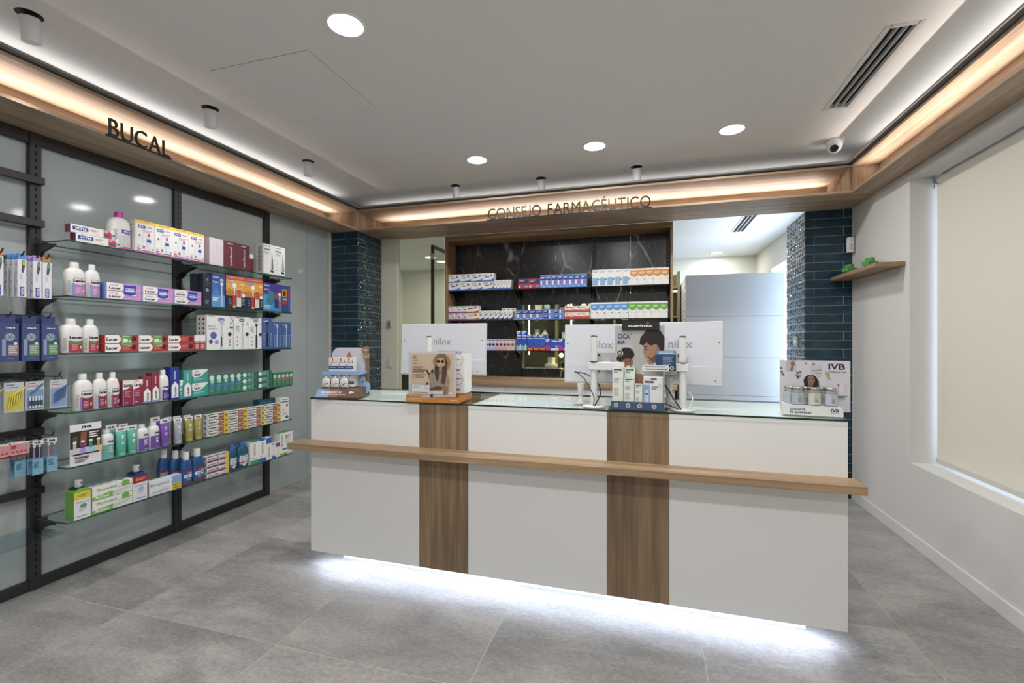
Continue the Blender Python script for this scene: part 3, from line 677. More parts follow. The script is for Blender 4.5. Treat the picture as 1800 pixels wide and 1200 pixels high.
def d_kids_blue(f):
    f.rect(0, 1, 0, 1, '27488f'); f.rect(0, 1, 0, 0.36, '5a92c8'); f.rect(0, 0.66, 0.36, 0.78, '3264ae'); f.text('Oral-B', 0.1, 0.88, 0.04, 'eef0f6', 0.03, 0.42); f.text('iO', 0.62, 0.80, 0.07, 'f4f4f8', 0.04, 0.25); f.text('2 pro', 0.1, 0.74, 0.05, 'e8ecf8', 0.03, 0.4)
    brush(f, 0.74, 0.03, 0.74, '9ec0e4', 'cfe0f2', 0.08); f.lines(0.08, 0.52, 0.16, 0.28, 2, 'dfeaf6'); f.poly([(0.05, 0.40), (0.3, 0.62), (0.6, 0.45), (0.55, 0.37), (0.1, 0.37)], '4b7cc0')
def d_kids_orange(f):
    f.rect(0, 1, 0, 1, '16223a'); f.rect(0, 1, 0.38, 0.88, 'e3a226'); f.rect(0, 1, 0.38, 0.55, 'b8702a'); f.rect(0, 1, 0.88, 1, 'cf5430'); f.lines(0.2, 0.9, 0.925, 0.96, 1, 'f0b09a')
    oralb(f, 0.09, 0.82, 0.05, 0.3, '3a6ac8'); f.text('PRO', 0.76, 0.74, 0.06, 'f6f0e0', 0.03, 0.2); f.poly([(0.02, 0.38), (0.10, 0.62), (0.26, 0.58), (0.36, 0.38)], 'c07c28')
    brush(f, 0.42, 0.02, 0.74, 'c22a26', 'f2f0ec', 0.075); f.rect(0.35, 0.49, 0.02, 0.08, 'e0c040'); f.rect(0.54, 0.78, 0.06, 0.62, 'd8d4cc'); f.rect(0.55, 0.77, 0.34, 0.60, 'c0502a'); f.disc(0.90, 0.42, 0.09, 'e8e6e0')
    f.lines(0.12, 0.30, 0.05, 0.3, 5, '6a7488'); f.lines(0.84, 0.97, 0.1, 0.3, 4, '9aa2b0')
def d_kids_purple(f):
    f.rect(0, 1, 0, 1, '3a86c4'); f.rect(0, 1, 0.6, 1, '4a3a94'); f.rect(0, 0.8, 0.08, 0.58, '2f9cc8'); oralb(f, 0.06, 0.89, 0.05, 0.28, '2a56b8'); f.text('Junior', 0.05, 0.76, 0.035, 'f0e8f8', 0.03, 0.26)
    f.poly([(0.15, 0.3), (0.3, 0.75), (0.6, 0.7), (0.62, 0.35), (0.4, 0.2)], '357aa0'); f.rect(0.60, 0.84, 0.12, 0.70, '243a70'); f.rect(0.62, 0.82, 0.44, 0.68, 'a84428'); brush(f, 0.88, 0.10, 0.66, 'c4442c', 'f0f0ee', 0.05); f.lines(0.05, 0.4, 0.05, 0.2, 3, 'c8e0f0')
def d_kids_blister(f):
    f.rect(0, 1, 0, 1, '2e4a86'); f.rect(0, 0.6, 0.56, 0.86, 'c49030'); f.rect(0.12, 0.45, 0.6, 0.8, '4a3020'); f.rect(0, 0.6, 0.30, 0.44, 'a8382c'); f.text('Oral-B', 0.1, 0.46, 0.06, 'e8ecf6', 0.03, 0.45); f.rect(0.74, 0.88, 0.06, 0.5, '3560c0'); f.rect(0.76, 0.86, 0.5, 0.9, 'c03828')
def d_clor(f, c='8f1f3c', word='Lacer', top='f'):
    f.rect(0, 1, 0, 1, c); f.rect(0.0, 0.1, 0, 0.62, '7f86d0'); f.poly([(0, 0.62), (0.5, 0.66), (1, 0.80), (1, 1), (0, 1)], 'eceae6'); f.text(word, 0.10, 0.74, 0.13, '17181c', 0.04, 0.84)
    f.lines(0.12, 0.6, 0.9, 0.95, 1, 'b06a80'); f.lines(0.2, 0.75, 0.3, 0.55, 4, 'c98a9c'); f.lines(0.2, 0.5, 0.06, 0.12, 1, 'e0c0c8')
def d_tall_lacer(f, c='8f1f3c', stripe='7f86d0'):
    f.rect(0, 1, 0, 1, c); f.rect(0, 1, 0, 0.05, stripe); f.poly([(0.10, 0.06), (0.92, 0.06), (0.92, 0.42), (0.52, 0.56), (0.10, 0.42)], 'eceae6'); f.text('Lacer', 0.66, 0.10, 0.26, '17181c', 0.04, 0.30, rot=True); f.lines(0.4, 0.8, 0.6, 0.9, 1, c); f.rect(0.42, 0.56, 0.62, 0.88, 'd8c0ca' if c[0] != '1' else 'b8c0e8')
def d_xero(f):
    f.rect(0, 1, 0, 1, '2f9a8e'); f.poly([(0, 1), (0, 0.62), (0.12, 0.42), (0.5, 0.46), (1, 0.93), (1, 1)], 'eceae6'); f.text('Xero', 0.16, 0.82, 0.12, '2f9a8e', 0.03, 0.25); f.text('Lacer', 0.13, 0.56, 0.20, '17181c', 0.04, 0.42); f.lines(0.1, 0.8, 0.15, 0.34, 2, '8fd0c8')
def d_gum(f):
    f.rect(0, 1, 0, 1, '2b7a66'); f.disc(0.5, 0.84, 0.34, 'cfe0d6', 14); f.disc(0.55, 0.66, 0.26, 'a9d0c4', 12); f.rect(0.18, 0.88, 0.40, 0.52, '4a82c4'); f.lines(0.2, 0.8, 0.1, 0.36, 4, '5aa08c')
def d_gum_h(f, c='5fae3a'):
    f.rect(0, 1, 0, 1, '2b7a66'); f.poly([(0.03, 0.5), (0.1, 0.2), (0.24, 0.2), (0.3, 0.5), (0.24, 0.85), (0.1, 0.85)], 'dfe8e2'); f.lines(0.34, 0.62, 0.3, 0.8, 3, 'a8c8be'); f.rect(0, 0.62, 0, 0.14, c); f.disc(0.84, 0.5, 0.09, '4a5450'); f.rect(0.66, 0.74, 0.1, 0.9, '7ab8a8')
def d_gum_s(f):
    f.rect(0, 1, 0, 1, '2f7d5a'); f.disc(0.5, 0.74, 0.36, 'c2d8ca', 12); f.rect(0.1, 1, 0.46, 0.56, 'c46a3a'); f.lines(0.2, 0.9, 0.1, 0.38, 3, '62a084')
def d_kuki(f):
    f.rect(0, 1, 0, 1, E1); f.rect(0, 0.62, 0.84, 0.96, '17181c'); f.text('Kukident', 0.04, 0.36, 0.30, '17181c', 0.05, 0.42); f.rect(0.0, 0.5, 0.08, 0.16, '55585c'); f.rect(0.50, 0.78, 0.0, 0.95, '9a5e3e')
    for i in range(3): f.disc(0.56+0.08*i, 0.5, 0.035, 'd8b49a', 8)
    f.rect(0.78, 1.0, 0, 1, 'd8c020'); f.text('40', 0.82, 0.3, 0.4, 'a82820', 0.05, 0.13)
def d_fluo(f, c='6fae3a'):
    f.poly([(0, 0), (0.50, 0), (0.50, 0.42), (0, 0.26)], c); f.rect(0.0, 1, 0.0, 0.04, c); f.text('Fluocaril', 0.10, 0.62, 0.20, '30343a', 0.0, 0.48); f.text('2x125ml', 0.06, 0.10, 0.16, 'f0f4ea', 0.03, 0.34)
    f.disc(0.82, 0.78, 0.08, c, 14, 1.3); f.poly([(0.48, 0.08), (0.92, 0.30), (0.94, 0.52), (0.50, 0.36)], 'c4c8c4'); f.rect(0.62, 0.98, 0.58, 0.62, '4a8a3a')
def d_paro(f):
    f.text('Parogencyl', 0.04, 0.62, 0.2, '22252a', 0.0, 0.55); f.poly([(0, 0.06), (0.45, 0.46), (0.62, 0.42), (0.5, 0.1)], 'c8ccda'); f.rect(0.68, 1, 0.45, 1, '7f9fd4'); f.disc(0.66, 0.78, 0.05, 'dfe4f2'); f.text('parogencyl', 0.10, 0.16, 0.16, '8a92a8', 0.0, 0.5)
    f.rect(0.70, 0.99, 0.02, 0.46, 'd9c022'); f.text('FORMATO', 0.72, 0.28, 0.12, '2c2a18', 0.03, 0.25); f.text('AHORRO', 0.72, 0.09, 0.12, '2c2a18', 0.03, 0.25)
def d_perio(f):
    f.rect(0, 1, 0.82, 1, '8a2434'); f.rect(0, 1, 0, 0.1, '8a2434'); f.text('perioxidin', 0.05, 0.34, 0.26, '1c1e2a', 0.03, 0.5); f.disc(0.70, 0.5, 0.09, '8088b8', 14); f.disc(0.70, 0.5, 0.065, 'd8daea', 14); f.rect(0.0, 0.9, 0.16, 0.22, '3c50b0'); f.rect(0.84, 1, 0, 1, 'd8c23a')
def d_ortho(f, c='2e9a6a', word='ORTHO'):
    f.poly([(0, 1), (0, 0.96), (0.5, 0.92), (1, 0.96), (1, 1)], c); f.rect(0, 1, 0, 0.17, c); f.text(word, 0.62, 0.36, 0.22, '8a3048', 0.02, 0.50, rot=True); f.lines(0.1, 0.8, 0.2, 0.26, 1, 'a8b0b4')
def d_kin(f):
    f.text('ORTHO KIN', 0.20, 0.40, 0.12, '3a4aa0', 0.02, 0.5, rot=True); f.lines(0.4, 0.8, 0.70, 0.86, 2, 'b03040'); f.lines(0.4, 0.8, 0.5, 0.66, 3, 'b8bcc0'); f.rect(0.15, 0.5, 0.24, 0.3, '3a5ab8'); f.rect(0, 0.5, 0.0, 0.10, '6aae3a'); f.rect(0.5, 0.95, 0.05, 0.07, '30343a')

def row_word(i, n):
    if n == 1: return 'only'
    if i == 0: return 'leftmost'
    if i == n-1: return 'rightmost'
    return {1: 'second', 2: 'third', 3: 'fourth', 4: 'fifth', 5: 'sixth', 6: 'seventh', 7: 'eighth'}[i]+' from left'
NUM = ['', 'one', 'two', 'three', 'four', 'five', 'six', 'seven', 'eight']
LV = ['', 'top', 'second', 'third', 'fourth', 'fifth', 'lowest']
XF = -3.035
def lrow(k, desc, key, body, front, spans, d=0.06, left=None, stack=1, name='product_box', x=XF, grp=None, top=None, noun='box', tail=None, extra=None):
    """a row of cartons on left shelf k; spans = [(y0, width, height)]"""
    n = len(spans); tail = tail or ('%s shelf' % LV[k]); g = grp or (desc+' '+tail) if n*stack > 1 else None
    for i, (y0, w, h) in enumerate(spans):
        for s in range(stack):
            hs = h/stack
            lab = desc
            if n > 1: lab = '%s, %s of %s' % (desc, row_word(i, n), NUM[n])
            if stack > 1: lab += ', %s' % (['lower', 'upper'][s] if stack == 2 else ['bottom', 'second', 'third', 'top'][s] if stack == 4 else ['bottom', 'middle', 'top'][s])
            put((key, round(w, 3), round(hs, 3), round(d, 3)), lambda: carton(w-0.001, d, hs-0.0006, body, front, left, None, top), name,
                (x, y0+0.0005, SZ[k]+0.0004+s*hs), R_LEFT, lab+', '+tail, 'box', g)
            if extra: extra(i, s, y0, w, hs)
def same(spans):
    w = sum(s[1] for s in spans)/len(spans); h = sum(s[2] for s in spans)/len(spans); y = spans[0][0]
    return [(y+i*w, w, h) for i in range(len(spans))]

def bottle(label, loc, rz, w, h, body='e6e4e0', capc='e4e2de', cap_r=0.32, cap_h=0.14, neck=0.0, sh=0.26, d=None, lab=None, n=3.2, group=None, taper=True, trans=None, name='bottle', cat='bottle', lower=0.02):
    """squarish bottle: w width, h total height; lab(face) prints on the front"""
    d = d or w*0.62; a = w/2; b_ = d/2; ch_ = h*cap_h; hb = h-ch_
    key = ('btl', round(w, 3), round(h, 3), body, capc, getattr(lab, 'key', id(lab)))
    if key in cartons: return dup(cartons[key], loc, rz, label, group)
    t = empty(name, label, cat, loc, rz, group)
    q = M(); bm = trans or mat(body, 0.3); zs = hb*(1-sh); e = h*lower
    secs = [(0, a*0.93, b_*0.93), (e*0.6, a, b_), (zs, a, b_, n)]
    for i in range(1, 5):
        tt = i/4; k_ = 1-(1-cap_r)*(math.sin(tt*math.pi/2)**1.6 if False else (1-math.cos(tt*math.pi/2)))
        secs.append((zs+(hb-zs)*math.sin(tt*math.pi/2)*1.0, a*k_, b_*(1-(1-cap_r*w/d)*(1-math.cos(tt*math.pi/2))), n-(n-2)*tt))
    q.loft(secs, bm, 0, b_, 24, n); bd = q.obj('bottle_body', t)
    q = M(); r = a*cap_r*1.06
    q.lathe([(r*1.02, hb-0.002), (r*1.02, hb+ch_*0.15), (r*0.98, hb+ch_*0.85), (r*0.90, h)], mat(capc, 0.35), 0, b_, 20); q.obj('cap', t)
    if lab:
        q = M(); e_ = n
        def mp(x, z, l):
            xx = max(-0.999, min(0.999, (x*2-1)*0.97)); yy = -(b_*(1-abs(xx)**e_)**(1/e_))
            return (xx*a, b_+yy-0.0004*l, z*zs)
        f = Face(q, w, zs, mp, 10); lab(f); q.obj('printed_label', bd)
    cartons[key] = t; return t
def L_(fn, key): fn.key = key; return fn
def lb_lacer(c, stripe=None, top=None, mid=None):
    def g(f):
        f.rect(0.24, 0.97, 0.02, 0.62, c, -0.07)
        if stripe: f.rect(0.20, 0.30, 0.02, 0.62, stripe)
        if mid: f.rect(0.24, 0.97, 0.46, 0.52, mid)
        if top: f.text(top, 0.32, 0.83, 0.07, 'b884bc' if top == 'Gingi' else '9a4a70', 0.01, 0.5 if top == 'Gingi' else 0.62)
        f.text('Lacer', 0.28, 0.69, 0.11, '17181c', 0.05, 0.66); f.lines(0.38, 0.72, 0.12, 0.42, 5, 'd8a0a8' if c[0] != 'b' or c == 'b3272a' else 'e0c0e0'); f.rect(0.78, 0.88, 0.2, 0.34, 'd8d4d0')
        f.lines(0.03, 0.17, 0.10, 0.70, 10, 'a9a9a8')
    return L_(g, ('lacer', c, stripe, top, mid))
def lbottle(k, label, ly, dx=0.0, **kw):
    y0, w, h = ly; return bottle(label, (XF-dx, y0+w/2, SZ[k]+0.0005), R_LEFT, w, h, **kw)

# -- shelf 1
a = (1.774, 0.202, 0.067)
put('vb', lambda: carton(a[1], 0.045, 0.045, E1, d_vitis_box, d_vitis_box_end), 'toothpaste_box', (XF, a[0], SZ[1]+0.0005), R_LEFT, 'lower of the two long white toothpaste boxes with red ends on the top shelf', 'box', 'long toothpaste boxes on the top shelf')
put('vb', None, 'toothpaste_box', (XF-0.001, a[0]-0.024, SZ[1]+0.047), R_LEFT, 'upper of the two long white toothpaste boxes, pushed out to the left, top shelf', 'box', 'long toothpaste boxes on the top shelf')
for s, dy in ((0, 0.0), (1, -0.024)):
    bottle('tiny white sample bottle behind the %s long toothpaste box end' % ('upper' if s else 'lower'), (XF-0.004, a[0]+a[1]+dy+0.012, SZ[1]+0.001+s*0.0455), R_LEFT, 0.022, 0.055, capc='e6e4e0', cap_r=0.6, lab=L_(lambda f: f.rect(0.3, 0.9, 0.5, 0.75, '2a50b0'), 'tiny'), name='sample_bottle')
def lb_vitis(f):
    f.rect(0.45, 0.97, 0.68, 0.84, '1d2a9a'); f.text('VITIS', 0.52, 0.72, 0.08, 'f2f2f2', 0.03, 0.44); f.lines(0.6, 0.9, 0.60, 0.65, 1, 'd078a8'); f.lines(0.5, 0.9, 0.36, 0.56, 3, 'ccc4cc'); f.rect(0, 1, 0, 0.07, 'b81c84'); f.rect(0.5, 1, 0.09, 0.11, '1d2a9a'); f.disc(0.8, 0.24, 0.08, 'e0a8cc'); f.lines(0.04, 0.26, 0.15, 0.8, 9, 'b9a9b2')
lbottle(1, 'white mouthwash bottle with magenta cap on the top shelf', (1.964, 0.114, 0.227), 0.012, capc='bf2f97', cap_r=0.36, cap_h=0.15, lab=L_(lb_vitis, 'vitis'))
lrow(1, 'white promotional pack with yellow top and pink base', 'vp', E1, d_pack, same([(2.083, 0.114, 0.202), (2.197, 0.115, 0.201), (2.312, 0.119, 0.199), (2.431, 0.113, 0.199)]), 0.07, left=lambda f: (f.rect(0, 1, 0, 0.035, 'a81870'), f.lines(0.3, 0.7, 0.1, 0.85, 9, 'd8b8c8')))
lrow(1, 'plain pale pink box', 'pk', 'd9ccd3', lambda f: f.lines(0.45, 0.52, 0.1, 0.9, 1, 'cfc0c8'), [(2.586, 0.116, 0.197)], 0.085, left=lambda f: f.rect(0, 1, 0, 1, 'b9a0a8'))
lrow(1, 'burgundy box with a vertical word', 'bu', '6a2633', lambda f: d_vert(f, 'perlbucal'), same([(2.702, 0.120, 0.197), (2.822, 0.117, 0.200)]), 0.06)
lbottle(1, 'small burgundy bottle with wide white cap on the top shelf', (2.941, 0.053, 0.138), 0.01, body='74303e', capc='e8e6e2', cap_r=0.86, cap_h=0.24, lab=None)
lrow(1, 'white water flosser box with a handset picture', 'fl', E1, d_flosser, same([(3.075, 0.120, 0.251), (3.195, 0.116, 0.251)]), 0.075, left=lambda f: [f.disc(0.5, 0.15+0.14*i, 0.28, 'b0aeb0', 12) for i in range(6)])
# -- shelf 2
lg = lb_lacer('b97cb8', '5a96d8', 'Gingi')
lbottle(2, 'white mouthwash bottle with pink label, left of two on the second shelf', (1.737, 0.091, 0.187), 0.0, lab=lg, cap_r=0.42, cap_h=0.17, group='pink label bottles')
lbottle(2, 'white mouthwash bottle with pink label, right of two on the second shelf', (1.829, 0.070, 0.187), 0.0, lab=lg, cap_r=0.42, cap_h=0.17, group='pink label bottles')
def ex_promo(fn, key, x0=0.5, x1=0.84, z0=0.45, z1=1.7):
    def g(i, s, y0, w, hs):
        if s == 1:
            put((key, 'promo'), lambda: carton(w*(x1-x0), 0.0006, hs*(z1-z0), mat('ffffff', 0.4) if False else E1, fn), 'promo_sticker', (XF+0.0022, y0+w*x0, SZ[2 if key == 'g' else 3]+hs*(z0+0.1)), R_LEFT,
                '%s square promotional sticker across the two boxes of stack %s on the %s shelf' % ('blue' if key == 'g' else 'green', ['one', 'two', 'three'][i], 'second' if key == 'g' else 'third'), 'sticker', 'stickers on stacked boxes '+key)
    return g
lrow(2, 'pink and white toothpaste box', 'gb', 'c88cc4', d_gingi, same([(1.916, 0.198, 0.096), (2.114, 0.202, 0.095), (2.316, 0.208, 0.103)]), 0.045, stack=2, left=lambda f: f.rect(0, 1, 0, 1, '4f8fd0'), extra=ex_promo(d_promo_blue, 'g'))
dk = lambda f: (f.disc(0.5, 0.82, 0.16, 'a0604a', 12), f.disc(0.5, 0.5, 0.2, '8c94a2', 12), f.lines(0.2, 0.8, 0.62, 0.74, 2, '3c4458'), f.lines(0.25, 0.75, 0.05, 0.18, 2, '9aa2b0'))
lrow(2, 'dark navy electric toothbrush box seen end on', 'dk', '1b2236', dk, [(2.518, 0.061, 0.231)], 0.05, x=XF-0.05)
lrow(2, 'dark navy electric toothbrush box beside the blue junior box', 'dl', '1b2236', dk, [(2.537, 0.063, 0.232)], 0.05)
lrow(2, 'blue junior electric toothbrush box with pale blue base', 'kb', '1b2236', d_kids_blue, [(2.602, 0.115, 0.241)], 0.05)
lrow(2, 'orange and yellow junior electric toothbrush box', 'ko', '16223a', d_kids_orange, same([(2.722, 0.173, 0.245), (2.895, 0.174, 0.246)]), 0.07)
lrow(2, 'blue and purple junior electric toothbrush box', 'kp', '2f4f9a', d_kids_purple, [(3.072, 0.200, 0.232)], 0.06)
lrow(2, 'narrow blue and orange toothbrush blister pack', 'kl', '2e4a86', d_kids_blister, [(3.275, 0.096, 0.231)], 0.03)
# -- shelf 3
lr = lb_lacer('b3272a', None, None, '4a9a3a')
lbottle(3, 'white mouthwash bottle with red and green label, left of two on the third shelf', (1.717, 0.100, 0.189), 0.0, lab=lr, cap_r=0.42, cap_h=0.17, group='red label bottles')
lbottle(3, 'white mouthwash bottle with red and green label, right of two on the third shelf', (1.817, 0.076, 0.190), 0.0, lab=lr, cap_r=0.42, cap_h=0.17, group='red label bottles')
lrow(3, 'red and white toothpaste box', 'lb', 'b3272a', d_lacer, same([(1.913, 0.208, 0.103), (2.121, 0.202, 0.102), (2.323, 0.145, 0.104)]), 0.045, stack=2, extra=lambda i, s, y0, w, hs: ex_promo(d_promo_green, 'l', 0.48, 0.80, 0.55, 1.9)(i, s, y0, w, hs) if i < 2 else None)
lrow(3, 'small red and white dropper box', 'dr', 'b3272a', lambda f: (f.rect(0, 1, 0.62, 1, E1), f.rect(0.2, 0.8, 0.1, 0.42, 'd89090'), f.rect(0.1, 0.9, 0.5, 0.7, E1), f.text('Lacer', 0.14, 0.53, 0.12, '17181c', 0.03, 0.7)), same([(2.470, 0.041, 0.106), (2.511, 0.044, 0.106)]), 0.045)
lrow(3, 'large white electric toothbrush box reading PACK OFERTA', 'op', E1, d_oral_pack, [(2.566, 0.220, 0.253)], 0.10, left=lambda f: [f.disc(0.3+0.4*(i % 2), 0.88-0.13*(i//2), 0.09, '44484e', 8) for i in range(8)])
lrow(3, 'white electric toothbrush box with a pale brush picture', 'ow', E1, lambda f: d_oral_white(f), [(2.791, 0.137, 0.252)], 0.09)
lrow(3, 'white electric toothbrush box with a dark brush picture', 'od', E1, lambda f: d_oral_white(f, '2c3850', '2c3850'), [(2.930, 0.127, 0.250)], 0.09)
lrow(3, 'tall blue toothbrush box with a black brush picture', 'ob', '44639e', lambda f: d_oral_blue(f), [(3.060, 0.111, 0.256)], 0.07)
lrow(3, 'blue toothbrush box with a grey brush picture', 'oc', '44639e', lambda f: d_oral_blue(f, '9fb0cc'), same([(3.171, 0.101, 0.228), (3.272, 0.106, 0.227)]), 0.07)
# -- shelf 4
lc = lb_lacer('8f1f3c', '7f86d0', 'Clorhexidina')
for i, s in enumerate(((1.776, 0.088, 0.206), (1.867, 0.067, 0.207), (1.937, 0.064, 0.206))):
    lbottle(4, 'white mouthwash bottle with maroon label, %s of three on the fourth shelf' % ['left', 'middle', 'right'][i], s, 0.0, lab=lc, cap_r=0.42, cap_h=0.17, group='maroon label bottles')
lrow(4, 'maroon and white toothpaste box', 'cb', '8f1f3c', lambda f: d_clor(f), same([(2.012, 0.062, 0.155), (2.074, 0.054, 0.150)]), 0.05)
lrow(4, 'maroon upright spray box with white arrow panel, shorter one,', 'ct', '8f1f3c', lambda f: d_tall_lacer(f), [(2.128, 0.052, 0.167)], 0.04)
lrow(4, 'maroon upright spray box with white arrow panel, taller one,', 'cu', '8f1f3c', lambda f: d_tall_lacer(f), [(2.182, 0.048, 0.188)], 0.05)
lbottle(4, 'white mouthwash bottle with royal blue label on the fourth shelf', (2.233, 0.067, 0.201), 0.0, lab=lb_lacer('1f3aa0'), cap_r=0.42, cap_h=0.17)
lrow(4, 'royal blue upright box with white arrow panel', 'cv', '1f3396', lambda f: d_tall_lacer(f, '1f3396', '1f3396'), [(2.304, 0.058, 0.218)], 0.06)
lrow(4, 'small teal box with white top', 'xs', '2f9a8e', d_xero, [(2.364, 0.026, 0.126)], 0.04)
lrow(4, 'teal upright box with white arrow panel', 'xt', '2f9a8e', lambda f: d_tall_lacer(f, '3aa094', '5a70c0'), [(2.392, 0.060, 0.190)], 0.05)
lrow(4, 'teal and white dry mouth product box', 'xb', '2f9a8e', d_xero, [(2.454, 0.119, 0.190)], 0.06, stack=2)
lrow(4, 'small green interdental brush box', 'gg', '256858', d_gum, same([(2.577, 0.050, 0.146), (2.627, 0.056, 0.146), (2.683, 0.058, 0.146), (2.741, 0.060, 0.147), (2.801, 0.063, 0.142)]), 0.04)
lrow(4, 'flat green interdental brush box with lime stripe', 'gh', '2b7a66', lambda f: d_gum_h(f), [(2.866, 0.145, 0.147)], 0.04, stack=3)
lrow(4, 'flat green interdental brush box with purple stripe', 'gi', '2b7a66', lambda f: d_gum_h(f, '6a3a7a'), [(3.017, 0.147, 0.146)], 0.04, stack=3)
lrow(4, 'small green box with orange band', 'gs', '2f7d5a', d_gum_s, same([(3.174, 0.046, 0.122), (3.220, 0.045, 0.119), (3.265, 0.046, 0.121), (3.311, 0.046, 0.118), (3.357, 0.048, 0.114)]), 0.04)
# -- shelf 5: cardboard display, bottles, tubes, cartons
def d_phb(f):
    f.rect(0, 1, 0, 1, 'dcdbe0'); f.rect(0, 1, 0.84, 1, 'e4e3e2'); f.text('PHB', 0.36, 0.89, 0.055, '15161a', 0.06, 0.32); f.rect(0.0, 1, 0.42, 0.83, '2e2824'); f.poly([(0.3, 0.45), (0.5, 0.45), (0.52, 0.8), (0.34, 0.8)], '8a5434'); f.disc(0.16, 0.66, 0.09, '5f4028'); f.lines(0.6, 0.92, 0.62, 0.78, 3, 'e8e4e0')
    for i, c in enumerate(('b8b8c0', '6a3c9a', '2f9088', 'a89a30')):
        x = 0.14+0.25*i; f.rect(x-0.05, x+0.05, 0.40, 0.56, c); f.rect(x-0.055, x+0.055, 0.55, 0.60, 'e4e4e4'); f.rect(x-0.11, x+0.11, 0.28, 0.40, ('c8c4d4', 'b090d8', '8fd0cc', 'd8c880')[i])
    f.rect(0.08, 0.92, 0.255, 0.285, '1c1c20'); f.text('PHB DUALMAX', 0.14, 0.165, 0.05, '1a1a22', 0.05, 0.44); f.lines(0.14, 0.55, 0.06, 0.14, 2, '6a6a74')
q = M(); a = (1.747, 0.152, 0.229)
q.box(0, a[1], 0.0, 0.003, 0, a[2], mat('dcdbe0'), 0.0); d_phb(Face(q, a[1], a[2], lambda x, z, l: (x*a[1], -0.0004*l, z*a[2]))); q.box(0, a[1], 0.003, 0.09, 0, 0.002, mat('dcdbe0')); q.prism([(0.003, 0.002), (0.08, 0.002), (0.003, 0.12)], a[1]/2-0.001, a[1]/2+0.001, mat('dcdbe0'), 'x')
tag(q.obj('shelf_card', None, (XF, a[0], SZ[5]+0.0005), R_LEFT), 'cardboard display panel with four coloured tubes pictured on the fifth shelf', 'display')
def lb_phb(c):
    def g(f): f.rect(0, 1, 0.03, 0.70, c); f.text('PHB', 0.42, 0.80, 0.10, '17181c', 0.05, 0.42); f.lines(0.46, 0.8, 0.3, 0.6, 4, 'd8e0e0'); f.lines(0.5, 0.8, 0.08, 0.12, 1, 'd8e0e0')
    return L_(g, ('phb', c))
def pb(desc, c, s, dx=0.0): lbottle(5, desc+' on the fifth shelf', s, dx, lab=lb_phb(c), cap_r=0.5, cap_h=0.13, sh=0.18, capc='d8d8d8', body='dcdcdc', n=2.4, d=s[1]*0.9)
pb('mouthwash bottle with pale teal label', '5fa9a0', (1.907, 0.069, 0.168))
pb('mouthwash bottle with violet label, nearer one', '6a45a0', (2.104, 0.072, 0.166))
pb('mouthwash bottle with violet label, farther one', '6a45a0', (2.176, 0.068, 0.168))
def ptube(label, loc, rz, w, h, c, txt='PHB', capc=None, group=None):
    key = ('tube', round(w, 3), round(h, 3), c)
    if key in cartons: return dup(cartons[key], loc, rz, label, group)
    t = empty('toothpaste_tube', label, 'tube', loc, rz, group); a = w/2; q = M()
    q.loft([(h*0.12, a*0.80, a*0.62, 2), (h*0.16, a*0.86, a*0.66, 2), (h*0.5, a*0.93, a*0.45, 2.4), (h*0.84, a, a*0.12, 4), (h*0.85, a, 0.002, 6)], mat(c, 0.3), 0, a*0.62, 20); bd = q.obj('tube_body', t)
    q = M(); q.box(-a, a, a*0.62-0.0015, a*0.62+0.0015, h*0.84, h, mat('e2e2e2', 0.35)); V, F, w_ = tmesh(txt, 0.05); sx = w*0.55/w_
    q.add([(-w*0.27+v[0]*sx, a*0.62-0.0022, h*0.89+v[1]*h*0.05/CAP) for v in V], F, INK); q.obj('crimp', t)
    q = M(); q.lathe([(a*0.76, 0), (a*0.80, h*0.11), (a*0.74, h*0.12)], mat(capc or c, 0.35), 0, a*0.62, 18); q.obj('cap', t)
    q = M(); f = Face(q, w, h, lambda x, z, l: ((x*2-1)*a*0.8, a*0.62-(a*(0.66-0.56*max(0, z-0.16)/0.68))*math.sqrt(max(0.02, 1-((x*2-1)*0.8)**2))-0.0012-0.0004*l, z*h), 4)
    f.rect(0.45, 0.8, 0.66, 0.70, 'dfe4e4'); f.rect(0.45, 0.8, 0.60, 0.63, 'dfe4e4'); f.lines(0.35, 0.75, 0.38, 0.50, 2, 'dfe4e4'); q.obj('print', bd)
    cartons[key] = t; return t
def lt(k, label, s, c, dx=0.0, group=None): ptube(label, (XF-dx, s[0]+s[1]/2, SZ[k]+0.0005), R_LEFT, s[1], s[2], c, group=group)
TG = 'mint green toothpaste tube standing on its cap, '
lt(5, TG+'front left of the mint pair', (1.985, 0.060, 0.174), '4aa894'); lt(5, TG+'front right of the mint pair', (2.048, 0.056, 0.173), '4aa894')
lt(5, TG+'behind the left one', (1.964, 0.059, 0.188), '4aa894', 0.05); lt(5, TG+'behind the right one', (2.032, 0.052, 0.182), '4aa894', 0.05)
lt(5, 'violet toothpaste tube in front, beside the violet bottles', (2.248, 0.058, 0.181), '7246a8'); lt(5, 'violet toothpaste tube in the back row', (2.223, 0.059, 0.193), '7246a8', 0.05)
lt(5, 'silver grey toothpaste tube in the front row', (2.339, 0.055, 0.170), '9a9aa2'); lt(5, 'silver grey toothpaste tube leaning behind the front one', (2.308, 0.050, 0.179), '9a9aa2', 0.05)
lt(5, 'gold toothpaste tube in front, left of the gold pair', (2.419, 0.054, 0.169), '9c8f3a'); lt(5, 'gold toothpaste tube in front, right of the gold pair', (2.485, 0.056, 0.170), '9c8f3a')
lt(5, 'gold toothpaste tube in the back row, left', (2.374, 0.053, 0.176), '9c8f3a', 0.055); lt(5, 'gold toothpaste tube in the back row, right', (2.447, 0.051, 0.172), '9c8f3a', 0.055)
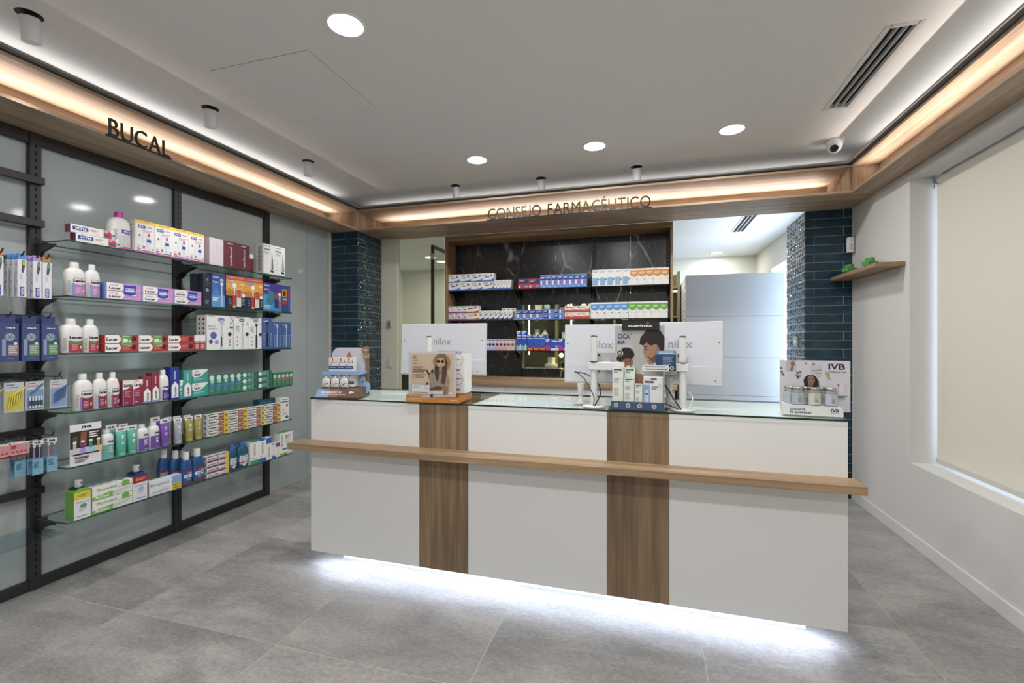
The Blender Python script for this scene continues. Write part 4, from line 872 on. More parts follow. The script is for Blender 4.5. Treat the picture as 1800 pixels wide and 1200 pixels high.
lrow(5, 'denture cream box with brown and yellow bands', 'kk', E1, d_kuki, same([(2.573, 0.178, 0.169), (2.751, 0.177, 0.163), (2.928, 0.182, 0.160), (3.110, 0.149, 0.153)]), 0.045, stack=4, left=lambda f: f.rect(0.3, 0.7, 0.2, 0.8, '8a8c90'))
lrow(5, 'dark teal box peeking out over the cream boxes', 'tt', '1f5a6e', lambda f: f.rect(0.1, 0.9, 0.8, 0.9, '2f7a90'), same([(3.118, 0.084, 0.201), (3.208, 0.095, 0.190)]), 0.06, x=XF-0.09)
lrow(5, 'white box with navy lid line and red dot', 'wb', E1, lambda f: (f.rect(0, 1, 0.80, 0.84, '2a3f8a'), f.lines(0.2, 0.9, 0.88, 0.94, 1, '2a3f8a'), f.disc(0.75, 0.66, 0.13, 'a83038'), f.disc(0.55, 0.3, 0.12, 'b4b8bc'), f.poly([(0.5, 0.14), (0.75, 0.05), (0.95, 0.12), (0.75, 0.24)], '2a6a80'), f.lines(0.15, 0.5, 0.2, 0.5, 3, 'b8bcc0')), [(3.262, 0.095, 0.197)], 0.06)
# -- shelf 6
def green_bottle(label, s, side, band, cap_c):
    y0, w, h = s; t = empty('mouthwash_pack', label, 'bottle', (XF, y0, SZ[6]+0.0005), R_LEFT)
    hb = h*0.80; d = 0.07; q = M()
    q.prism([(0, 0), (w, 0), (w*1.0, hb*0.90), (w*0.72, hb), (w*0.28, hb), (0, hb*0.90)], 0.001, d, mat(side, 0.35))
    f = Face(q, w, hb, lambda x, z, l: (x*w, 0.001-0.0004*l, z*hb)); f.rect(0, 1, 0, 0.86, 'dcdce0'); f.rect(0, 1, 0.64, 0.88, band); f.lines(0.2, 0.85, 0.70, 0.80, 2, '8a7a20' if band[0] == 'd' else 'e0a060')
    f.text('Fluocaril', 0.16, 0.52, 0.06, '2a4a3a', 0.0, 0.7); f.disc(0.55, 0.42, 0.14, '4a9a72' if band[0] == 'd' else '9ab0d8', 14, 1.6); f.lines(0.3, 0.75, 0.22, 0.34, 2, 'a8b0ae'); f.rect(0.15, 0.85, 0.08, 0.10, '3a8a4a' if band[0] == 'd' else '3a50a8')
    q.obj('carton_sleeve', t)
    q = M(); q.prism([(0.1*w, hb*0.985), (0.9*w, hb*0.985), (0.64*w, hb*1.03), (0.36*w, hb*1.03)], 0.006, d-0.006, mat('16202e', 0.15)); q.obj('bottle_shoulder', t)
    q = M(); q.lathe([(0.016, hb*1.0), (0.0165, hb*1.03), (0.018, h-0.002), (0.016, h)], mat(cap_c, 0.15), w/2, d/2, 20); q.rod((w/2+0.004, d/2-0.0185, h-0.014), (w/2+0.004, d/2-0.0175, h-0.014), 0.005, mat('a82a30'), 12); q.obj('measuring_cap', t)
green_bottle('mouthwash bottle in a lime green and white sleeve with yellow band on the lowest shelf', (1.766, 0.080, 0.212), '6cae2c', 'd8c21e', 'b9bec4')
green_bottle('mouthwash bottle in a navy and white sleeve with red band on the lowest shelf', (2.071, 0.084, 0.216), '24408c', 'a8202a', 'b9bec4')
lrow(6, 'long white and green toothpaste box', 'fb', 'dfe3da', lambda f: d_fluo(f), [(1.853, 0.215, 0.154)], 0.05, stack=2, name='toothpaste_box', left=lambda f: f.rect(0, 1, 0, 1, 'c8ccc0'), top=lambda f: (f.text('Fluocaril', 0.1, 0.3, 0.35, '30343a', 0.0, 0.45), f.disc(0.8, 0.6, 0.08, '6fae3a')))
lrow(6, 'long white and blue toothpaste box with yellow corner', 'pg', 'dcdde2', lambda f: d_paro(f), [(2.166, 0.212, 0.094)], 0.05, name='toothpaste_box', left=lambda f: f.rect(0, 1, 0, 1, 'b8bac6'))
BLU = glass('blue_mouthwash', (0.10, 0.35, 0.62)); BLU = mat('1b5288', 0.12)
def lb_blue(f): f.rect(0.02, 0.98, 0.74, 0.86, '7c2c38'); f.rect(0.02, 0.98, 0.08, 0.74, '23508c'); f.rect(0.12, 0.90, 0.42, 0.60, 'e4e6ea'); f.text('24', 0.2, 0.44, 0.12, '1c2c6a', 0.05, 0.42); f.disc(0.78, 0.52, 0.08, '2a5aa8', 12); f.lines(0.4, 0.9, 0.64, 0.70, 1, 'c8d4ea'); f.rect(0.02, 0.98, 0.08, 0.18, '7c2c38'); f.lines(0.3, 0.8, 0.24, 0.36, 2, '8aa8d0')
LBB = L_(lb_blue, 'blue')
def lb_bred(f): f.rect(0.02, 0.98, 0.2, 0.86, '8a8fae'); f.rect(0.02, 0.98, 0.74, 0.86, '7c2c38'); f.rect(0.15, 0.95, 0.24, 0.56, '7c2c38'); f.lines(0.2, 0.9, 0.30, 0.5, 3, 'c89a9a')
LBR = L_(lb_bred, 'bred')
kw = dict(body='1f5f9a', capc='dcdcde', cap_r=0.48, cap_h=0.22, sh=0.30, trans=BLU)
for s, dx, lab, fn in (((2.390, 0.074, 0.225), 0.0, 'front left', LBB), ((2.468, 0.087, 0.230), 0.0, 'front right', LBB), ((2.361, 0.076, 0.239), 0.06, 'second row left', LBR), ((2.311, 0.073, 0.256), 0.10, 'back row far left', LBR), ((2.469, 0.068, 0.212), 0.13, 'back row middle', LBR), ((2.521, 0.061, 0.217), 0.085, 'back row right', LBR)):
    lbottle(6, 'blue mouthwash bottle with white cap, %s of cluster, lowest shelf' % lab, s, dx, lab=fn, group='bright blue mouthwash bottles', **kw)
lrow(6, 'white and maroon gum care box with yellow end', 'pe', 'e2e0e2', d_perio, [(2.568, 0.181, 0.159)], 0.045, stack=4, left=lambda f: f.rect(0.1, 0.9, 0.2, 0.8, '9a9ca0'))
def lb_oval(f): f.disc(0.5, 0.52, 0.42, 'c9cfdc', 22, 1.0); f.rect(0.12, 0.88, 0.25, 0.8, 'c9cfdc'); f.lines(0.2, 0.8, 0.72, 0.80, 1, '2a2c50'); f.disc(0.5, 0.56, 0.24, '8aa0d0', 16); f.rect(0.14, 0.86, 0.30, 0.38, '8a2a3a'); f.disc(0.5, 0.26, 0.2, 'd8c8cc', 14)
LBO = L_(lb_oval, 'oval'); kw2 = dict(body='235a78', capc='2f62b8', cap_r=0.46, cap_h=0.16, sh=0.26, trans=mat('235a78', 0.12), n=2.6)
lbottle(6, 'petrol blue mouthwash bottle with blue cap and oval label, left one, lowest shelf', (2.754, 0.078, 0.204), lab=LBO, **kw2)
lbottle(6, 'petrol blue mouthwash bottle with blue cap and oval label, right one, lowest shelf', (2.837, 0.102, 0.204), lab=LBO, **kw2)
lrow(6, 'white orthodontic box with green top and base', 'o1', E1, lambda f: d_ortho(f), [(2.944, 0.084, 0.190)], 0.06, top=lambda f: f.rect(0, 1, 0, 1, '2e9a6a'))
lrow(6, 'white orthodontic box with blue top and base', 'o2', E1, lambda f: d_ortho(f, '3560c0'), [(3.028, 0.076, 0.186)], 0.06, top=lambda f: f.rect(0, 1, 0, 1, '3560c0'))
lrow(6, 'narrow white orthodontic box with blue upper part', 'o3', E1, lambda f: (f.rect(0, 1, 0.72, 0.97, '3560b8'), f.text('ORTHO', 0.64, 0.1, 0.24, '8a3048', 0.02, 0.45, rot=True)), [(3.104, 0.057, 0.189)], 0.05)
lrow(6, 'small white orthodontic box with blue corners', 'o4', E1, lambda f: d_ortho(f, '4a66b8'), [(3.161, 0.047, 0.121)], 0.045)
lrow(6, 'small white orthodontic box with purple top', 'o5', E1, lambda f: (f.rect(0, 1, 0.7, 0.98, '8a3a88'), f.text('ORTHO', 0.64, 0.12, 0.24, '8a3048', 0.02, 0.5, rot=True)), [(3.208, 0.044, 0.125)], 0.045)
lrow(6, 'wide white orthodontic box with lime base', 'o6', E1, lambda f: d_kin(f), [(3.255, 0.150, 0.193)], 0.07, top=lambda f: (f.rect(0, 0.5, 0, 1, '6aae3a'), f.rect(0.5, 1, 0, 1, '2e9a6a')))

# -- hook rails with hanging packs in the nearest bay
def hook_rail(z, ys, lb, xl=0.24):
    t = empty('hook_rail', '%s black hook rail with pegs at the left edge of the picture' % lb, 'rail', (XL, 1.3, z), 0, 'hook rails in the nearest bay')
    q = M(); q.box(0.002, 0.032, -0.46, 0.464, -0.02, 0.02, BLK, 0.002); q.obj('rail', t)
    for y in ys:
        q = M(); q.tube([(0.03, y-1.3, 0), (xl, y-1.3, 0.0), (xl+0.012, y-1.3, 0.006), (xl+0.022, y-1.3, 0.022)], 0.0035, BLK, 8); q.obj('hook', t)
def tbrush(label, x, y, z, c, head, rot, grp):
    key = ('tb', c, head)
    if key in cartons: return dup(cartons[key], (x, y, z), R_LEFT+rot, label, grp)
    t = empty('toothbrush_pack', label, 'toothbrush pack', (x, y, z), R_LEFT+rot, grp); w, h = 0.036, 0.196
    q = carton(w, 0.018, h, 'dcdce2', lambda f: (f.poly([(0.42, 0.66), (0.62, 0.62), (0.82, 0.80), (0.84, 0.92), (0.76, 0.965), (0.60, 0.965), (0.50, 0.92)], '4a4e52'), f.rect(0.56, 0.78, 0.83, 0.94, head), f.rect(0.28, 0.72, 0.03, 0.27, '2436a0'), f.text('VITIS', 0.64, 0.05, 0.24, 'f2f2f2', 0.03, 0.20, rot=True), f.lines(0.3, 0.5, 0.3, 0.6, 1, 'b8bcd8')), lambda f: [f.disc(0.5, 0.18+0.22*i, 0.2, '5a4a80', 10) for i in range(4)])
    q.v = [(v[0]-w/2, v[1]-0.009, v[2]-h-0.014) for v in q.v]; q.obj('carton', t)
    q = M(); q.box(-w/2, w/2, -0.0095, 0.0095, -0.018, -0.012, mat(c)); q.box(-0.015, 0.015, -0.003, 0.003, -0.012, 0.012, mat('d8782a' if c in ('9ac83a', '3f9a4a') else c)); q.obj('hanger_tab', t)
    cartons[key] = t; return t
HZ = (1.832, 1.520, 1.205, 0.893)
hook_rail(HZ[0], (1.475, 1.556, 1.618, 1.658), 'topmost'); hook_rail(HZ[1], (1.42, 1.505, 1.588, 1.665), 'second'); hook_rail(HZ[2], (1.43, 1.525, 1.608, 1.707), 'third'); hook_rail(HZ[3], (1.48, 1.55, 1.615, 1.678), 'lowest')
cs = (('9ac83a', '5a9a90', 'lime topped'), ('4a8fd8', 'c8d020', 'blue topped'), ('a98fd8', '6a9aa8', 'lilac topped'), ('3f9a4a', '6a9a90', 'green and orange topped'))
for i, (yc, (c, hd, nm)) in enumerate(zip((1.468, 1.556, 1.618, 1.660), cs)):
    for j in range(3):
        tbrush('hanging white toothbrush pack, %s, %s on its hook' % (nm, ['front', 'middle', 'back'][j]), XL+0.235-j*0.035, yc-0.003*j, HZ[0]-0.002, c, hd, (-0.10, 0.02, 0.0, -0.12)[i], 'toothbrush packs on the topmost hook rail')
def headpack(label, x, y, z, c, grp):
    key = ('hp', c)
    if key in cartons: return dup(cartons[key], (x, y, z), R_LEFT, label, grp)
    t = empty('brush_head_pack', label, 'brush head pack', (x, y, z), R_LEFT, grp); w, h = 0.072, 0.225
    q = carton(w, 0.026, h*0.86, '3a4a7e', lambda f: (oralb(f, 0.30, 0.86, 0.05, 0.5, '2a3868'), f.disc(0.52, 0.64, 0.30, '5d7098', 20), f.disc(0.52, 0.64, 0.24, 'a3b2ae', 18), [f.disc(0.52+0.17*math.cos(a_*1.05), 0.64+0.055*math.sin(a_*1.05), 0.05, '4a6a60', 8) for a_ in range(6)], f.disc(0.52, 0.64, 0.08, '3c6a98', 12), f.rect(0.10, 0.30, 0.16, 0.58, '8b98bc'), f.rect(0.40, 0.97, 0.16, 0.44, c), f.lines(0.45, 0.9, 0.2, 0.40, 4, 'c8c8c8'), f.lines(0.3, 0.7, 0.05, 0.1, 1, '6a78a8'), f.disc(0.8, 0.47, 0.1, 'dcdce0', 10)))
    q.v = [(v[0]-w/2, v[1]-0.015, v[2]-h) for v in q.v]; q.obj('carton', t)
    q = M(); q.box(-w*0.40, w*0.40, -0.002, 0.002, -h*0.15, 0.008, mat('2f3d70')); q.obj('hanger_tab', t)
    cartons[key] = t; return t
for i, (yc, c, nm) in enumerate(((1.420, '9a6a82', 'mauve'), (1.505, '9a6a82', 'mauve'), (1.588, '5f9a50', 'green'), (1.668, '5f9a50', 'green'))):
    for j in range(2 if i else 1):
        headpack('navy hanging brush head pack with %s panel, %s' % (nm, ['at the very left edge of the picture', 'second of the front four', 'third of the front four', 'nearest the glass shelves'][i] + (', tucked behind' if j else '')), XL+0.235-j*0.045, yc, HZ[1]-0.002, c, 'navy brush head packs on the second hook rail')
def blister(label, x, y, z, c, n, bent, grp):
    t = empty('interdental_pack', label, 'interdental pack', (x, y, z), R_LEFT, grp); w, h = 0.076, 0.150
    q = carton(w, 0.002, h, 'd8d8dc', lambda f: (f.rect(0.05, 0.95, 0.04, 0.70, c), f.lines(0.1, 0.5, 0.88, 0.93, 1, '30343a'), f.lines(0.1, 0.7, 0.80, 0.84, 1, 'b04040')))
    q.v = [(v[0]-w/2, v[1], v[2]-h-0.012) for v in q.v]; q.obj('card', t)
    q = M()
    for i in range(n):
        xx = -w*0.32+i*w*0.62/(n-1)
        if bent: q.tube([(xx, -0.008, -h*0.92+0.006*i), (xx+0.006, -0.008, -h*0.55+0.006*i), (xx+0.024, -0.008, -h*0.42+0.006*i)], 0.0022, mat(bent), 6)
        else: q.tube([(xx, -0.008, -h*1.0), (xx, -0.008, -h*0.60)], 0.004, mat('e4e8ee', 0.3), 6); q.tube([(xx, -0.008, -h*0.92), (xx, -0.008, -h*0.75)], 0.0045, mat('1d5a6e'), 6)
    if not bent: q.rod((-0.02, -0.006, -h*0.52), (0.03, -0.006, -h*0.18), 0.004, mat('2f6a94'), 6)
    q.obj('brushes', t)
    q = M(); q.box(-w/2, w/2, -0.014, -0.0005, -h-0.012, -0.012, glass('blister_'+c, (0.95, 0.96, 0.97))); q.obj('clear_blister', t)
    q = M(); q.tube([(-0.02, 0, -0.012), (-0.012, 0, 0.004), (0.012, 0, 0.004), (0.02, 0, -0.012)], 0.002, mat('303236', 0.3), 6); q.obj('hanger', t); return t
blister('hanging clear pack with yellow card at the left edge of the picture', XL+0.245, 1.435, HZ[2]-0.004, 'c8b838', 5, 'e0d030', 'interdental packs on the third hook rail')
blister('hanging clear pack of bent yellow interdental brushes', XL+0.245, 1.525, HZ[2]-0.004, 'ddd040', 6, 'e8d820', 'interdental packs on the third hook rail')
blister('hanging clear pack of straight blue interdental brushes', XL+0.245, 1.608, HZ[2]-0.004, '7fa4cc', 5, None, 'interdental packs on the third hook rail')
blister('hanging clear pack of bent blue interdental brushes nearest the glass shelves', XL+0.250, 1.705, HZ[2]-0.004, '8fb0dc', 6, '2a5a9a', 'interdental packs on the third hook rail')
for i, yc in enumerate((1.40, 1.478, 1.550)):
    for j in range(2):
        t = put('flossred', lambda: (lambda q: (setattr(q, 'v', [(v[0]-0.04, v[1], v[2]-0.078) for v in q.v]), q)[1])(carton(0.08, 0.006, 0.070, 'dcdcdc', lambda f: (f.rect(0.04, 0.96, 0.2, 0.92, 'c8888c'), f.rect(0.1, 0.36, 0.6, 0.84, 'b02830'), [f.disc(0.2+0.2*a_, 0.36, 0.07, 'b03038', 10) for a_ in range(4)], f.rect(0.0, 1, 0.0, 0.16, '8a2028')))), 'floss_pack', (XL+0.235-0.03*j, yc, HZ[3]-0.004), R_LEFT,
            'small red and white hanging floss pack, %s, %s' % (['farthest left', 'second from the left', 'next to the brush packs'][i], 'front' if j == 0 else 'behind'), 'floss pack', 'red packs on the lowest hook rail')
for i, (yc, cc) in enumerate(((1.568, ('8f86b8', '5f9a94')), (1.617, ('a890c8', '6ab0a0')), (1.678, ('c88a98', '8a90b4')))):
    for j in range(2):
        t = empty('clear_toothbrush_pack', 'clear hanging toothbrush pack with pale blue panel, %s, %s' % (['behind the red floss packs', 'middle pair', 'nearest the glass shelves'][i], 'front' if j == 0 else 'behind'), 'toothbrush pack', (XL+(0.20 if i == 0 else 0.24)-0.04*j, yc, HZ[3]-0.004), R_LEFT, 'clear packs on the lowest hook rail')
        w, h = 0.048, 0.19
        q = M(); q.box(-w/2, w/2, -0.008, 0.008, -h, -0.006, glass('clear_pack_%d%d' % (i, j), (0.90, 0.92, 0.95))); q.obj('clear_case', t)
        q = M(); q.box(-w/2+0.003, w/2-0.003, -0.0095, -0.0085, -0.032, -0.010, mat('dcdcdc')); V, F, w_ = tmesh('PHB', 0.05); q.add([(-w*0.3+v[0]*w*0.55/w_, -0.0100, -0.026+v[1]*0.010/CAP) for v in V], F, INK); q.obj('header_card', t); q = M()
        q.box(-w/2+0.001, w/2-0.001, -0.0095, -0.0085, -h+0.003, -h+0.085, mat('6fa6c0')); f = Face(q, w, 0.08, lambda x, z, l: (-w/2+x*w, -0.0096-0.0003*l, -h+z*0.08)); f.lines(0.15, 0.6, 0.45, 0.85, 4, '24506a'); q.obj('label_card', t)
        for s_ in (-1, 1):
            q = M(); q.rod((s_*0.013, 0, -0.185), (s_*0.011, 0, -0.045), 0.005, mat(cc[(s_+1)//2]), 8, 0.0025); q.box(s_*0.011-0.004, s_*0.011+0.004, -0.006, 0.004, -0.046, -0.034, mat('e8e8ea')); q.obj('toothbrush', t)

# ------------------------------------------------------------------ COUNTER
CX0, CX1, CY0, CY1, CZ = -2.005, 0.853, 2.400, 2.990, 1.040
WCV = wood('z', '67543f', '7f6a52', '9b8468', seed=3)
ct = empty('service_counter', 'long white and oak pharmacy counter with glass top and glowing base', 'counter', ((CX0+CX1)/2, CY0, 0))
def cp(name, fn): return part(name, ct, fn)
S1, S2 = (-1.261, -0.960), (-0.202, 0.098)
for a0, a1 in ((CX0, S1[0]), (S1[1], S2[0]), (S2[1], CX1)):
    cp('white_panel', lambda q: q.box(a0+0.0005, a1-0.0005, CY0, CY0+0.022, 0.10, CZ-0.003, LAQ, 0.001))
for a0, a1 in (S1, S2):
    cp('oak_strip', lambda q: q.box(a0+0.0005, a1-0.0005, CY0+0.001, CY0+0.022, 0.10, CZ-0.003, WCV, 0.001))
cp('side_panel', lambda q: q.box(CX0, CX0+0.022, CY0+0.022, CY1, 0.10, CZ-0.003, LAQ)); cp('side_panel', lambda q: q.box(CX1-0.022, CX1, CY0+0.022, CY1, 0.10, CZ-0.003, LAQ))
cp('base_board', lambda q: q.box(CX0+0.022, CX1-0.022, CY0+0.022, CY1, 0.10, 0.118, LAQ))
cp('worktop', lambda q: (q.box(CX0+0.022, S1[0], CY0+0.022, CY1, CZ-0.022, CZ-0.003, LAQ), q.box(S1[1], S2[0], CY0+0.022, CY1, CZ-0.022, CZ-0.003, LAQ), q.box(S2[1], CX1-0.022, CY0+0.022, CY1, CZ-0.022, CZ-0.003, LAQ)))
wc2 = wood('y', '55412f', '6b543c', '826a4c', seed=3)
for a0, a1 in (S1, S2): cp('worktop_oak_inlay', lambda q: q.box(a0, a1, CY0+0.022, CY1, CZ-0.022, CZ-0.003, wc2))
cp('glass_top', lambda q: glass_box(q, CX0-0.002, CX1+0.002, CY0-0.006, CY1+0.002, CZ-0.002, CZ+0.007, glass('counter_glass', (0.945, 0.975, 0.96), 0.5), mat('0f2a22', 0.15)))
cp('plinth', lambda q: q.box(CX0+0.12, CX1-0.12, CY0+0.16, CY1-0.02, 0.0, 0.10, mat('cfcfd0', 0.6)))
cp('led_channel', lambda q: (q.box(CX0+0.03, CX1-0.08, CY0+0.030, CY0+0.045, 0.086, 0.100, mat('b8b8c0', 0.4, 0.6)), q.box(CX0+0.03, CX1-0.08, CY0+0.046, CY0+0.060, 0.093, 0.0995, mat('e8eeff', 0.4, emit=6.0))))
ledge = wood('x', '806850', '9a8062', 'b49a7a', seed=4)
cp('ledge_board', lambda q: q.box(CX0-0.060, CX1+0.025, 2.268, CY0-0.0005, 0.752, 0.788, ledge, 0.0015))
area('counter_glow_lamp', ((CX0+CX1)/2-0.01, CY0+0.07, 0.090), CX1-CX0-0.05, 0.03, 7.0, (0.70, 0.80, 1.0), (0, 0, 0))
area('counter_glow_lamp_back', ((CX0+CX1)/2-0.01, CY1-0.04, 0.090), CX1-CX0-0.14, 0.02, 2, (0.84, 0.88, 1.0), (0, 0, 0))
ZT = CZ+0.0075

# -- monitors
def monitor(label, x, y, z, rz, w, h, tilt, pole=None):
    t = empty('monitor', label, 'monitor', (x, y, z), rz, 'white monitors seen from behind'); t.rotation_euler = (tilt, 0, rz)
    q = M(); q.box(-w/2, w/2, 0.0, 0.030, -h/2, h/2, mat('cfd0d8', 0.35), 0.003); bs = q.obj('back_shell', t)
    q = M(); q.box(-w/2+0.004, w/2-0.004, -0.008, 0.0, -h/2+0.004, -h*0.20, mat('cbccd4', 0.35), 0.002); q.obj('lower_housing', t)
    q = M(); V, F, w_ = tmesh('nilox', 0.01); s_ = 0.125/w_; q.add([(-0.0625+v[0]*s_, -0.0012, 0.03+v[1]*s_) for v in V], F, mat('9c9894', 0.4)); q.obj('logo', bs)
    q = M()
    for xx, zz in ((-w*0.46, h*0.17), (w*0.46, h*0.17), (w*0.42, -h*0.42)): q.rod((xx, -0.001 if zz > 0 else -0.0085, zz), (xx, 0.004, zz), 0.004, mat('55555c'), 10)
    q.obj('screws', bs)
    q = M(); q.box(-w/2+0.004, w/2-0.004, 0.030, 0.034, -h/2+0.004, h/2-0.004, mat('101014', 0.1)); q.obj('screen', t)
    return t
monitor('white monitor back standing behind the straw hat poster, leftmost of three', -1.295, 2.78, 1.343, 0.0, 0.600, 0.335, math.radians(-3))
monitor('white monitor back left of the baby care display, middle of three', -0.254, 2.68, 1.325, math.radians(3), 0.425, 0.335, math.radians(-5))
monitor('white monitor back right of the baby care display, rightmost of three', 0.167, 2.68, 1.33, math.radians(-12), 0.425, 0.345, math.radians(-5))
# -- monitor arm poles
def pole(label, x, y, h):
    t = empty('monitor_pole', label, 'monitor stand', (x, y, ZT))
    q = M(); q.lathe([(0.060, 0.0), (0.060, 0.004), (0.055, 0.007), (0.020, 0.008)], mat('dedede', 0.35), seg=32); q.obj('base_plate', t)
    q = M(); q.lathe([(0.0175, 0.008), (0.0175, h)], mat('e2e2e2', 0.3), seg=24); q.obj('pole', t)
    q = M(); q.lathe([(0.018, h), (0.0175, h+0.004), (0.008, h+0.008)], mat('26262c', 0.35), seg=24); q.obj('end_cap', t)
    return t
p2 = pole('white monitor pole left of the baby care display', -0.279, 2.50, 0.372)
p3 = pole('white monitor pole right of the baby care display', 0.168, 2.50, 0.368)
p1 = pole('white monitor pole behind the straw hat poster', -1.300, 2.60, 0.372)
for p, s_, l_, my in ((p2, 1, 0.16, 0.175), (p3, -1, 0.14, 0.165), (p1, 1, 0.06, 0.175)):
    q = M(); q.box(min(-0.028*s_, l_*s_), max(-0.028*s_, l_*s_), -0.022, 0.022, 0.195, 0.237, mat('e2e2e2', 0.3), 0.003); q.obj('arm', p)
    q = M(); q.lathe([(0.026, 0.237), (0.026, 0.241)], mat('3a3a40', 0.4), seg=24); q.obj('collar', p)
    q = M(); q.box(-0.085+0.06*s_, 0.085+0.06*s_, my-0.012, my-0.004, 0.165, 0.285, mat('b9bac0', 0.35, 0.3), 0.002)
    for a_ in (-0.05, 0.05):
        for b_ in (0.18, 0.27): q.rod((a_+0.06*s_, my-0.018, b_), (a_+0.06*s_, my-0.011, b_), 0.007, mat('35353a'), 10)
    q.box(0.06*s_-0.02, 0.06*s_+0.02, 0.02, my-0.010, 0.20, 0.235, mat('c8c8ce', 0.35)); q.obj('mount_plate', p)
def cable(label, pts, c, r=0.0035, cat='cable'):
    q = M(); P_ = []
    n = len(pts)
    for i in range(n-1):
        p0 = Vector(pts[max(i-1, 0)]); p1_ = Vector(pts[i]); p2_ = Vector(pts[i+1]); p3_ = Vector(pts[min(i+2, n-1)])
        for k in range(6):
            t_ = k/6; P_.append(0.5*((2*p1_)+(p2_-p0)*t_+(2*p0-5*p1_+4*p2_-p3_)*t_*t_+(3*p1_-p0-3*p2_+p3_)*t_**3))
    P_.append(Vector(pts[-1])); q.tube(P_, r, mat(c, 0.4), 6); return tag(q.obj('cable'), label, cat)
cable('black cable looping from the middle monitor down to the left pole base', [(-0.40, 2.62, 1.22), (-0.33, 2.56, 1.215), (-0.262, 2.53, 1.17), (-0.245, 2.50, 1.115), (-0.262, 2.47, 1.075), (-0.272, 2.462, 1.052)], '17171a')
cable('thin black cable inside the loop beside the left pole', [(-0.40, 2.62, 1.225), (-0.34, 2.54, 1.195), (-0.30, 2.47, 1.15), (-0.275, 2.465, 1.10), (-0.279, 2.463, 1.052)], '17171a', 0.0025)
cable('black cable running from behind the baby care display to the right pole base', [(0.03, 2.60, 1.20), (0.08, 2.55, 1.17), (0.12, 2.50, 1.11), (0.15, 2.46, 1.065), (0.158, 2.458, 1.052)], '17171a', 0.004)
cable('black flat cable lying on the glass beside the right pole', [(0.02, 2.52, 1.08), (0.06, 2.50, 1.085), (0.11, 2.47, 1.068), (0.15, 2.452, 1.053)], '222226', 0.003)
cable('white cable curving down at the right of the right pole', [(0.20, 2.54, 1.135), (0.215, 2.51, 1.11), (0.205, 2.48, 1.075), (0.185, 2.46, 1.053)], 'dedee0', 0.003)
t = empty('barcode_scanner', 'white barcode scanner on a stand behind the middle monitor', 'scanner', (-0.365, 2.61, ZT))
q = M(); q.lathe([(0.042, 0), (0.042, 0.005), (0.014, 0.018), (0.012, 0.07)], mat('c9cacc', 0.4), seg=24); q.obj('stand', t)
q = M(); q.loft([(0.05, 0.014, 0.018, 3), (0.10, 0.018, 0.022, 3), (0.112, 0.017, 0.02, 3)], mat('d0d1d3', 0.35)); q.obj('head', t)
t = empty('barcode_scanner', 'white barcode scanner on a stand behind the right pole', 'scanner', (0.105, 2.60, ZT))
q = M(); q.lathe([(0.05, 0), (0.05, 0.006), (0.016, 0.03), (0.012, 0.09)], mat('c9cacc', 0.4), seg=24); q.obj('stand', t)
q = M(); q.loft([(0.07, 0.014, 0.018, 3), (0.12, 0.020, 0.024, 3), (0.15, 0.018, 0.02, 3)], mat('d0d1d3', 0.35)); q.obj('head', t)

# -- counter display 1: sun care
def rounded(w, h, r, x0=0, z0=0, n=6):
    P_ = []
    for cx_, cz_, a0 in ((x0+w-r, z0+r, -90), (x0+w-r, z0+h-r, 0), (x0+r, z0+h-r, 90), (x0+r, z0+r, 180)):
        for i in range(n+1):
            a = math.radians(a0+90*i/n); P_.append((cx_+r*math.cos(a), cz_+r*math.sin(a)))
    return P_
d1 = empty('sun_care_display', 'grey arched cardboard sun care stand with two tiers at the left end of the counter', 'display', (-1.835, 2.45, ZT), math.radians(12))
q = M(); q.prism([(-0.116, 0.0), (0.109, 0.0), (0.109, 0.05)]+rounded(0.225, 0.255, 0.05, -0.116, 0.05)[7:21]+[(-0.116, 0.05)], 0.142, 0.147, mat('c8c6d0', 0.5)); q.prism([(-0.028, 0.225), (0.028, 0.225), (0.012, 0.258), (0, 0.288), (-0.012, 0.258)], 0.1405, 0.142, mat('a07a62')); q.obj('back_panel', d1)
q = M(); q.box(0.110, 0.135, 0.135, 0.141, 0.0, 0.275, mat('846648')); q.rod((0.112, 0.131, 0.290), (0.112, 0.137, 0.290), 0.024, mat('8c6e4e'), 24); q.rod((0.116, 0.130, 0.25), (0.116, 0.136, 0.25), 0.020, mat('b9a48a'), 24); q.rod((0.116, 0.1296, 0.25), (0.116, 0.1302, 0.25), 0.017, mat('8c7658'), 24)
q.box(0.100, 0.124, 0.130, 0.131, 0.286, 0.294, mat('e4dcd0')); q.box(0.108, 0.124, 0.129, 0.130, 0.247, 0.253, mat('e4dcd0')); q.rod((0.115, 0.10, 0.052), (0.115, 0.104, 0.052), 0.042, mat('8fb0d4'), 28); q.rod((0.104, 0.10, 0.102), (0.104, 0.104, 0.102), 0.020, mat('8fb0d4'), 24); q.obj('side_ornament', d1)
q = M(); q.prism([(-0.05, 0.0), (-0.05, 0.006), (-0.012, 0.052), (0.14, 0.060), (0.14, 0.0)], -0.13, 0.13, mat('6b4f3e', 0.5), 'x')
def mpb(x, z, l): return (-0.13+x*0.26, -0.05+z*0.038-0.0005*l, 0.006+z*0.046+0.0004*l)
f = Face(q, 0.26, 0.06, mpb); f.rect(0, 0.30, 0, 1, '7fa6d4'); f.rect(0.30, 0.52, 0, 1, '8a6c50'); f.rect(0.52, 1, 0, 1, '6b4f3e'); f.text('ANTHELIOS UV', 0.10, 0.48, 0.20, 'eef0f4', 0.03, 0.50); f.text('50+', 0.78, 0.45, 0.26, 'f0e8e4', 0.05, 0.12); f.lines(0.10, 0.72, 0.22, 0.34, 1, 'dcdce0'); f.rect(0.16, 0.40, 0.78, 0.88, 'b05a40'); q.obj('lower_tray', d1)
